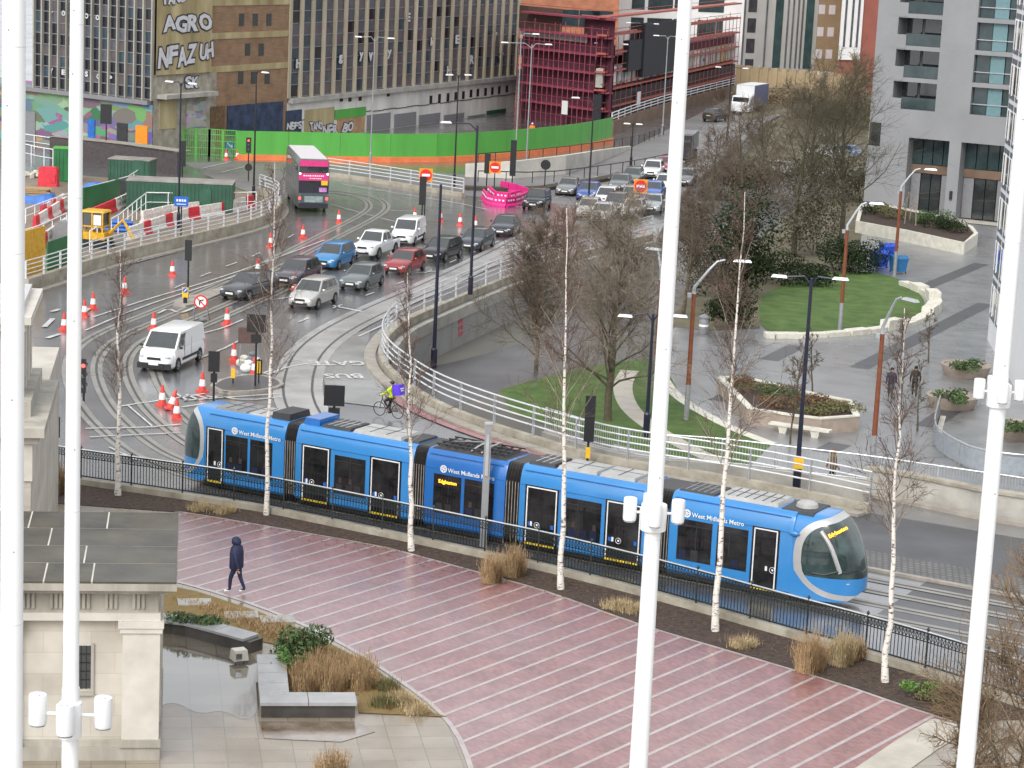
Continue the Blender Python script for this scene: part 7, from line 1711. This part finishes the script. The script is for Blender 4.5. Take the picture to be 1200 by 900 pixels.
def birch(label, base, top_px, seed, dens=1.0, r=.11, low=.36):
    p = P(*base, .03); H = height_at(p, top_px[1]); e = P(*base, .03); rg = random.Random(seed)
    t = thing('birch_tree', label, 'tree', tuple(p), 0, 'young bare birches along the bed'); T = MB(); Lb = MB(); Wd = MB()
    # lean so that the tip is seen at the given column
    lo = p + Vector((0, 0, H)); v = lo - Vector((0, 0, CH)); xx = 600 + CF * v.dot(_R) / v.dot(_F); sc = CF / v.dot(_F); dxm = (top_px[0] - xx) / sc
    pts = [Vector((dxm * (k / 12) ** 1.2 + (rg.gauss(0, .035) if 0 < k < 12 else 0), rg.gauss(0, .03) if 0 < k else 0, H * k / 12)) for k in range(13)]
    T.tube(pts, [max(.012, r * (1 - .93 * (k / 12) ** .9)) * (1.25 if k == 0 else 1) for k in range(13)], 10)
    n = int(44 * dens)
    for i in range(n):
        f = low + (.97 - low) * (i + rg.random()) / n; k = f * 12; i0 = min(int(k), 11); q = pts[i0].lerp(pts[i0 + 1], k - i0)
        L = H * (.05 + .16 * (1 - f) ** .8 * 1.3) * rg.uniform(.5, 1.1); a = rg.uniform(0, 2 * PI); el = math.radians(rg.uniform(42, 74))
        d = Vector((math.cos(a) * math.cos(el), math.sin(a) * math.cos(el), math.sin(el)))
        b1 = limb(Lb if L > 1.6 else Wd, q, d, L, min(.015, r * .2), .006, rg, .1, .05, 5, 4)
        for j in range(8):
            kk = rg.uniform(.25, .98) * 5; j0 = min(int(kk), 4); q2 = b1[j0].lerp(b1[j0 + 1], kk - j0)
            b2 = limb(Wd, q2, rnd_dir((b1[j0 + 1] - b1[j0]), math.radians(rg.uniform(25, 50)), rg), L * rg.uniform(.2, .42), .0085, .005, rg, .15, .03, 3, 3)
            for m_ in range(3): limb(Wd, b2[rg.randint(1, 3)], rnd_dir(b2[2] - b2[1], math.radians(rg.uniform(20, 55)), rg), L * rg.uniform(.1, .22), .006, .004, rg, .2, 0, 2, 3)
    T.build('trunk', birch_bark, t, off=(0, 0, 0), smooth=True); Lb.build('limbs', birch_limb, t, off=(0, 0, 0)); Wd.build('crown', birch_twig, t, off=(0, 0, 0))
    return t
birch('birch whose foot stands behind the porch roof, beside the second white mast', (138, 580), (141, 292), 31, .8, .12)
birch('birch in front of the tram door near its far cab', (312, 603), (322, 190), 32, .9, .1)
birch('birch in front of the black gangway between door and middle carriage', (482, 645), (478, 318), 33, .85, .115)
birch('birch between the tan grasses and the tall mast, standing by the fence', (657, 690), (664, 245), 34, 1.1, .115)
birch('slanting birch in front of the near carriage windows, right of the tall mast', (838, 739), (873, 225), 35, 1.2, .12)
birch('birch standing alone beyond the tram nose', (1037, 799), (1060, 362), 36, 1.0, .11)
bare_tree('wide hazy bare tree behind the bridge railing near the underpass', P(712, 493, LOW), 12.6, 41, .48, 1.7, .0085, mt=twig_grey, trunk_r=.22, clear=.14, droop=.05)
bare_tree('reddish bare tree leaning over the underpass wall', P(628, 436, LOW), 9.6, 42, .5, 1.5, .0085, mt=twig_brown, trunk_r=.13, clear=.06)
bare_tree('bare tree against the brown flyover bank, left of the dark bushes', P(800, 372, LOW), 9.5, 43, .42, 1.0, .012, mt=twig_brown, trunk_r=.16, clear=.15)
bare_tree('tall bare tree with dark crown above the ivy bushes', P(868, 330, LOW), 14.5, 44, .42, 1.1, .010, mt=twig_brown, trunk_r=.2, clear=.15, group=None)
bare_tree('spreading olive-tinged bare tree in the middle of the thicket', P(930, 300, LOW), 15.5, 45, .5, 1.0, .010, mt=twig_olive, trunk_r=.24, clear=.16)
bare_tree('spreading bare tree reaching over the apartment wall', P(984, 292, LOW), 17.0, 46, .5, 1.0, .010, mt=twig_olive, trunk_r=.25, clear=.2)
bare_tree('bare tree behind the parked cars, under the striped block', P(950, 220, LOW), 12, 47, .55, .9, .011, mt=twig_brown, trunk_r=.2, clear=.15)
bare_tree('bare tree on the verge in front of the lorry', P(893, 215, LOW), 9, 48, .55, .9, .011, mt=twig_brown, trunk_r=.2, clear=.15)
bare_tree('thin bare tree farthest up the bank below the buff wall', P(985, 160, LOW), 11, 49, .55, 1.0, .018, mt=twig_tan, trunk_r=.2, clear=.12)
bare_tree('low brownish tree over the bank edge below the flyover', P(835, 250, LOW), 8.5, 50, .55, .9, .011, mt=twig_brown, trunk_r=.16, clear=.1)
bare_tree('wispy brown tree close to the camera at the bottom corner', P(1185, 985, .02), 8.6, 51, .42, 1.2, .006, mt=twig_tan, trunk_r=.08, clear=.06)
bare_tree('wispy brown sapling beside the leaning-looking mast foot', P(1130, 960, .02), 4.2, 52, .5, 1.0, .006, mt=twig_tan, trunk_r=.05, clear=.06)
for i, (px, h, lab) in enumerate((((926, 520), 5.0, 'slim bare sapling in front of the white plaza bench'), ((952, 470), 4.5, 'slim bare sapling growing in the wedge planter'), ((933, 470), 4.0, 'multi-stemmed bare sapling at the middle of the wedge planter'), ((1075, 505), 4.2, 'wispy bare sapling behind the walking couple'), ((1088, 425), 3.6, 'wispy bare sapling up the plaza from the walking couple'))):
    bare_tree(lab, P(*px, LOW + .02), h, 60 + i, .3, .5, .009, mt=twig_brown, trunk_r=.06, clear=.25, name='sapling', levels=3)
for i, (px, h) in enumerate((((1060, 262), 3.2), ((1073, 264), 3.0), ((1066, 258), 3.4))):
    bare_tree(['pale thin stem tree at the left of the white planter shrubs', 'pale thin stem tree nearest the white planter wall', 'pale thin stem tree at the back of the white planter'][i], P(*px, LOW + .9), h, 70 + i, .2, .4, .01, mt=birch_limb, mk=birch_limb, trunk_r=.06, clear=.4, name='sapling', levels=2)
# leafy bushes
def leaves(mb, c, r, n, size, rg, shell=.45):
    for _ in range(n):
        d = Vector((rg.gauss(0, 1), rg.gauss(0, 1), rg.gauss(0, 1))).normalized() * (shell + (1 - shell) * rg.random() ** .6)
        p = Vector(c) + Vector((d.x * r[0], d.y * r[1], d.z * r[2]))
        nn = (d + Vector((rg.gauss(0, .5), rg.gauss(0, .5), rg.gauss(.3, .5)))).normalized(); a = nn.orthogonal().normalized(); a = (Matrix.Rotation(rg.uniform(0, 6.3), 3, nn) @ a); b_ = nn.cross(a); s = size * rg.uniform(.6, 1.3)
        mb.add([p - a * s, p - b_ * s * .45, p + a * s, p + b_ * s * .45], [(0, 1, 2, 3)])
def bush(label, p, r, seed, m, n=900, size=.12, name='bush', clumps=9, group=None, cat='bush', core=True):
    rg = random.Random(seed); t = thing(name, label, cat, tuple(p), 0, group); mb = MB()
    for k in range(clumps):
        a = rg.uniform(0, 2 * PI); q = rg.random() ** .5 * .75; rz = rg.uniform(.4, .62)
        leaves(mb, (math.cos(a) * q * r[0], math.sin(a) * q * r[1], r[2] * rg.uniform(.3, .95)), (r[0] * .45, r[1] * .45, r[2] * .42), n // clumps, size, rg)
    mb.build('foliage', m, t, off=(0, 0, 0))
    s = MB()
    for k in range(6): limb(s, Vector((rg.uniform(-.2, .2) * r[0], rg.uniform(-.2, .2) * r[1], 0)), Vector((rg.gauss(0, .4), rg.gauss(0, .4), 1)), r[2] * 1.0, .04, .01, rg)
    s.build('stems', bark_brown, t, off=(0, 0, 0))
    return t
L0 = LOW + .02
bush('dark evergreen bush beside the round grey litter bin', P(862, 385, L0), (2.6, 1.8, 2.1), 81, leaf_dark, 2600, .12)
bush('tall dark ivy-covered shrub mass at the middle of the thicket', P(850, 350, L0), (3.2, 2.5, 6.5), 82, leaf_dark, 5000, .15)
bush('dark bush along the top edge of the curved lawn', P(925, 332, L0), (4.0, 2.0, 2.0), 83, leaf_dark, 3200, .13)
bush('dark low bush overhanging the blue bins', P(1000, 318, L0), (3.8, 2.0, 2.6), 84, leaf_dark, 3200, .13)
bush('dark brownish shrub behind the curved lawn bushes', P(960, 300, L0), (4.5, 3.0, 5.2), 85, twig_olive, 3600, .14)
bush('tall dark shrub just right of the white mast on the bank', P(818, 330, L0), (2.8, 2.5, 5.6), 86, twig_brown, 3600, .13)
bush('brown scrub along the bank below the flyover', P(850, 232, L0), (7, 3.5, 3.2), 87, twig_brown, 3600, .16)
bush('brown and green scrub beside the parked red car', P(905, 235, L0), (7, 4, 3.4), 88, twig_olive, 3600, .17)
bush('rust-tinged scrub at the far end of the bank', P(935, 150, L0), (9, 5, 4.0), 89, twig_tan, 3200, .2)
bush('thin brown scrub at the foot of the buff wall', P(905, 128, 0), (14, 4, 3.0), 91, twig_tan, 2600, .2)
bush('olive scrub in front of the striped block', P(985, 150, -1), (9, 4, 3.6), 92, twig_olive, 2400, .2)
bush('olive scrub under the apartment corner', P(1000, 235, L0), (4.5, 3, 4.2), 90, twig_olive, 3400, .15)
for i, (px, m_) in enumerate((((1095, 268), leaf_dark), ((1112, 272), leaf_dark), ((1082, 262), leaf_mid), ((1100, 262), leaf_mid), ((1045, 256), leaf_olive), ((1025, 252), leaf_dark))):
    bush(['dark shrub at the middle of the white planter', 'dark shrub at the rounded end of the white planter', 'brighter shrub behind the pale stems of the white planter', 'brighter shrub at the back of the white planter', 'olive shrub at the straight end of the white planter', 'dark shrub touching the thicket end of the white planter'][i], P(*px, LOW + .9), (1.6, 1.3, 1.0), 100 + i, m_, 800, .1, name='planter_shrub', group='shrubs in the white planter', cat='shrub')
for i, (px, m_, r) in enumerate((((895, 460), leaf_olive, 1.6), ((918, 466), leaf_mid, 1.5), ((938, 478), leaf_brown, 1.7), ((965, 476), leaf_brown, 1.5), ((985, 482), leaf_olive, 1.4), ((872, 452), leaf_brown, 1.1), ((905, 474), leaf_brown, 1.5), ((960, 486), leaf_olive, 1.4))):
    bush(['olive plant mound at the narrow end of the wedge planter', 'bright green plant mound in the wedge planter', 'russet plant mound at the middle of the wedge planter', 'russet plant mound near the broad end of the wedge planter', 'olive plant mound at the broad end of the wedge planter', 'brown plant tuft at the tip of the wedge planter', 'brown plant mound behind the white bench', 'olive plant mound at the near wall of the wedge planter'][i], P(*px, LOW + .7), (r, r * .8, .5), 110 + i, m_, 700, .08, name='planter_plant', group='plants in the wedge planter', cat='plant')
for i, px in enumerate(((1131, 434), (1115, 470), (1194, 506))):
    bush(['green tuft in the farther round planter', 'green tuft in the round planter by the ramp railing', 'green tuft in the round planter at the white building'][i], P(*px, LOW + .62), (1.1, 1.1, .55), 120 + i, leaf_mid, 700, .09, name='planter_shrub', group='tufts in the round planters', cat='shrub')
bush('glossy green shrub at the corner of the L-shaped stone bench', P(352, 776, .03), (1.0, .8, 1.0), 130, leaf_mid, 1700, .075)
bush('pale green shrub on the stone bench corner', P(336, 792, .03), (.45, .4, .75), 131, leaf_bright, 500, .06)
bush('dark green creeping plant on the curved pool edge', P(230, 737, .2), (1.1, .6, .42), 132, leaf_mid, 1500, .06, name='creeping_plant', cat='plant')
bush('fresh green plant in the soil bed beyond the lone birch', P(1078, 815, .03), (.75, .4, .4), 133, leaf_bright, 650, .06, name='leafy_plant', cat='plant')
bush('olive and red low plant beside the fresh green one', P(1106, 822, .03), (.85, .45, .35), 134, leaf_olive, 700, .05, name='leafy_plant', cat='plant')
bush('ruddy low plant at the end of the soil bed', P(1120, 838, .03), (.8, .4, .25), 135, leaf_brown, 500, .05, name='leafy_plant', cat='plant')
# ornamental grasses
def grass(label, p, r, h, seed, m, n=420, name='ornamental_grass', upright=.35, group='tan ornamental grasses'):
    rg = random.Random(seed); t = thing(name, label, 'grass clump', tuple(p), 0, group); mb = MB()
    for _ in range(n):
        a = rg.uniform(0, 2 * PI); q = r * rg.random() ** .5 * .95; b0 = Vector((math.cos(a) * q, math.sin(a) * q, 0)); L = h * (1 - .5 * (q / r) ** 1.5) * rg.uniform(.5, 1.12); out = Vector((math.cos(a), math.sin(a), 0)) * upright * .6 * L * rg.uniform(0, 1) + Vector((rg.gauss(0, .1), rg.gauss(0, .1), 0))
        p1 = b0 + out * .35 + Vector((0, 0, L * .55)); p2 = b0 + out + Vector((0, 0, L * rg.uniform(.8, 1))); w = .009; s = Vector((-math.sin(a + .6), math.cos(a + .6), 0)) * w
        mb.add([b0 - s, b0 + s, p1 + s * .9, p1 - s * .9, p2], [(0, 1, 2, 3), (3, 2, 4)])
        if rg.random() < .5: mb.add([p2 - s * 1.2 - Vector((0, 0, .12)), p2 + s * 1.2 - Vector((0, 0, .12)), p2 + Vector((0, 0, .12))], [(0, 1, 2)])
    mb.build('blades', m, t, off=(0, 0, 0))
    return t
GG = [((576, 682), .4, 1.35, 'tan grass clump at the foot of the grey column, the slimmer one'), ((601, 674), .45, 1.45, 'tan grass clump right of the grey column, the fuller one'), ((948, 786), .5, 1.7, 'tall tan grass clump nearest the red paving by the tram nose'), ((985, 778), .45, 1.35, 'tan grass clump beside the fence by the tram nose'), ((1000, 772), .35, .9, 'shorter tan grass clump nestled at the fence kerb'), ((64, 578), .45, 1.7, 'russet grass clump beside the memorial hall corner')]
for i, (px, r, h, lab) in enumerate(GG): grass(lab, P(*px, .03), r, h, 140 + i, straw if i != 3 else straw_pale, 620)
for i, (px, lab) in enumerate((((234, 597), 'flattened pale tuft at the corner of the red paving'), ((262, 600), 'flattened pale tuft beside the first one near the porch'), ((722, 712), 'flattened pale tuft left of the tall mast'), ((742, 716), 'flattened pale tuft touching the tall mast foot'), ((870, 757), 'small pale tuft right of the slanting birch'))): grass(lab, P(*px, .03), .5, .38, 150 + i, straw_pale, 320, 'flattened_tuft', 1.2, 'flattened pale tufts in the bed')
rg = random.Random(9)
bl = [(350, 800), (365, 806), (380, 800), (395, 806), (410, 802), (425, 806), (372, 792), (402, 792), (425, 794), (388, 811), (358, 812)]
for i, px in enumerate(bl): grass('tan grass clump %s along the L-shaped stone bench' % ordn[i], P(*px, .03), .42, 1.0, 160 + i, straw, 330, group='tan grasses behind the stone bench')
for i, px in enumerate([(452, 806), (470, 822), (450, 826), (488, 834)]): grass('low golden grass tuft %s down the dry slope beside the bench end' % ordn[i], P(*px, .03), .45, .35, 175 + i, straw_pale if i % 2 else leaf_olive, 260, 'low_grass', .9, 'low golden tufts at the bench end')
grass('russet grass clump at the very bottom edge of the square', P(388, 903, .02), .5, .8, 181, straw, 300, group='tan ornamental grasses')
# scattered litter of dry leaves and twigs in the bed (uncountable)
mb = MB()
for _ in range(2600):
    k = rg.random(); i = int(k * (len(FEN) - 1)); a = F0[i].lerp(F0[i + 1], rg.random()); ed = rg.uniform(.35, 2.6); d = F0[i + 1] - F0[i]; nn = Vector((-d.y, d.x, 0)).normalized(); q = a - nn * ed
    s = rg.uniform(.02, .06); an = rg.uniform(0, 6.3); mb.add([q + Vector((math.cos(an) * s, math.sin(an) * s, .035)), q + Vector((math.cos(an + 2) * s, math.sin(an + 2) * s, .045)), q + Vector((math.cos(an + 4) * s, math.sin(an + 4) * s, .04))], [(0, 1, 2)])
tag(mb.build('leaf_litter', leaf_brown), kind='stuff')
mb = MB(); dgp = [P(x, y, .03) for x, y in ((440, 800), (505, 836), (330, 727), (250, 708), (200, 700), (300, 735), (420, 780))]
for _ in range(2600):
    a, b_, c = rg.sample(dgp, 3); u, v = rg.random(), rg.random()
    if u + v > 1: u, v = 1 - u, 1 - v
    q = a + (b_ - a) * u + (c - a) * v; h = rg.uniform(.06, .2); s = .02; an = rg.uniform(0, 6.3)
    mb.add([q + Vector((math.cos(an) * s, math.sin(an) * s, 0)), q - Vector((math.cos(an) * s, math.sin(an) * s, 0)), q + Vector((rg.gauss(0, .06), rg.gauss(0, .06), h))], [(0, 1, 2)])
tag(mb.build('dry_grass', straw), kind='stuff')
# ---------------------------------------------------------------- a film of rain water on the paved ground
for m_, wt, rg_ in ((asphalt, 1, .21), (asphalt_far, .6, .5), (asphalt_low, .35, .28), (asphalt_patch, 1, .2), (track_slab, .8, .25), (pv, 1, .22), (red_brick, 1, .36), (beige, .35, .16), (pool_mat, 1, .05), (plaza_low, .6, .28), (stripe_mat, 1, .36), (paint_red, .8, .25), (stain, 1, .12), (cop, .4, .25), (paint_white, .5, .25), (dim_reflect_asphalt, .2, .3), (slab_dry, .5, .28), (glass_dark, .8, .05)):
    b_ = m_.node_tree.nodes['Principled BSDF']; b_.inputs['Coat Weight'].default_value = wt; b_.inputs['Coat Roughness'].default_value = rg_; b_.inputs['Coat IOR'].default_value = 1.6
# the brick fan is wetter towards the porch than towards the far corner
for m_ in (red_brick, stripe_mat):
    n = m_.node_tree.nodes; l = m_.node_tree.links; b_ = n['Principled BSDF']; b_.inputs['Coat IOR'].default_value = 2.0
    tc = n.new('ShaderNodeTexCoord'); sx = n.new('ShaderNodeSeparateXYZ'); mr = n.new('ShaderNodeMapRange'); nz = n.new('ShaderNodeTexNoise'); ad = n.new('ShaderNodeMath'); ad.operation = 'MULTIPLY_ADD'; ad.inputs[1].default_value = 9
    nz.inputs['Scale'].default_value = .22; nz.inputs['Detail'].default_value = 4
    l.new(tc.outputs['Object'], sx.inputs['Vector']); l.new(tc.outputs['Object'], nz.inputs['Vector']); l.new(nz.outputs['Fac'], ad.inputs[0]); l.new(sx.outputs['X'], ad.inputs[2])
    mr.inputs['From Min'].default_value = -3; mr.inputs['From Max'].default_value = 16; mr.inputs['To Min'].default_value = 1; mr.inputs['To Max'].default_value = .3
    l.new(ad.outputs[0], mr.inputs['Value']); l.new(mr.outputs['Result'], b_.inputs['Coat Weight'])
# ---------------------------------------------------------------- light and camera
w = bpy.data.worlds.new('World'); SC.world = w; w.use_nodes = True
nt = w.node_tree; bg = nt.nodes['Background']; sky = nt.nodes.new('ShaderNodeTexSky'); sky.sky_type = 'NISHITA'; sky.sun_disc = False
SUN_EL, SUN_ROT = math.radians(42), math.radians(205)
sky.sun_elevation = SUN_EL; sky.sun_rotation = SUN_ROT; sky.air_density = 1.0; sky.dust_density = 7.0; sky.ozone_density = 1.0
hs = nt.nodes.new('ShaderNodeHueSaturation'); hs.inputs['Saturation'].default_value = 0.22
nt.links.new(sky.outputs['Color'], hs.inputs['Color']); mx = nt.nodes.new('ShaderNodeMix'); mx.data_type = 'RGBA'; mx.inputs[0].default_value = 0.62; mx.inputs[7].default_value = (4.6, 4.75, 5.0, 1)   # an even overcast over the sky
nt.links.new(hs.outputs['Color'], mx.inputs[6]); nt.links.new(mx.outputs[2], bg.inputs['Color']); bg.inputs['Strength'].default_value = 0.15
sd = bpy.data.lights.new('sun', 'SUN'); sd.energy = 0.6; sd.angle = math.radians(24); sd.color = (1, .97, .92)
so = bpy.data.objects.new('sun', sd); COL.objects.link(so)
dirv = Vector((math.sin(SUN_ROT) * math.cos(SUN_EL), math.cos(SUN_ROT) * math.cos(SUN_EL), math.sin(SUN_EL)))
so.rotation_euler = dirv.to_track_quat('Z', 'Y').to_euler(); so.location = (0, -20, 60)
cd = bpy.data.cameras.new('camera'); cam = bpy.data.objects.new('camera', cd); COL.objects.link(cam)
cam.matrix_world = Matrix(((_R.x, _U.x, -_F.x, 0), (_R.y, _U.y, -_F.y, 0), (_R.z, _U.z, -_F.z, CH), (0, 0, 0, 1)))
cd.sensor_width = 36; cd.sensor_fit = 'HORIZONTAL'; cd.lens = CF / 1200 * 36; cd.clip_start = .5; cd.clip_end = 4000
SC.camera = cam
SC.view_settings.view_transform = 'Standard'; SC.view_settings.look = 'None'; SC.view_settings.exposure = 0.9; SC.view_settings.gamma = 1
SC.view_settings.use_curve_mapping = False
for o in list(COL.objects):
    if '_w' in o: del o['_w']
SC.cycles.max_bounces = 6; SC.cycles.transparent_max_bounces = 4
SC.render.resolution_x = 1024; SC.render.resolution_y = 768
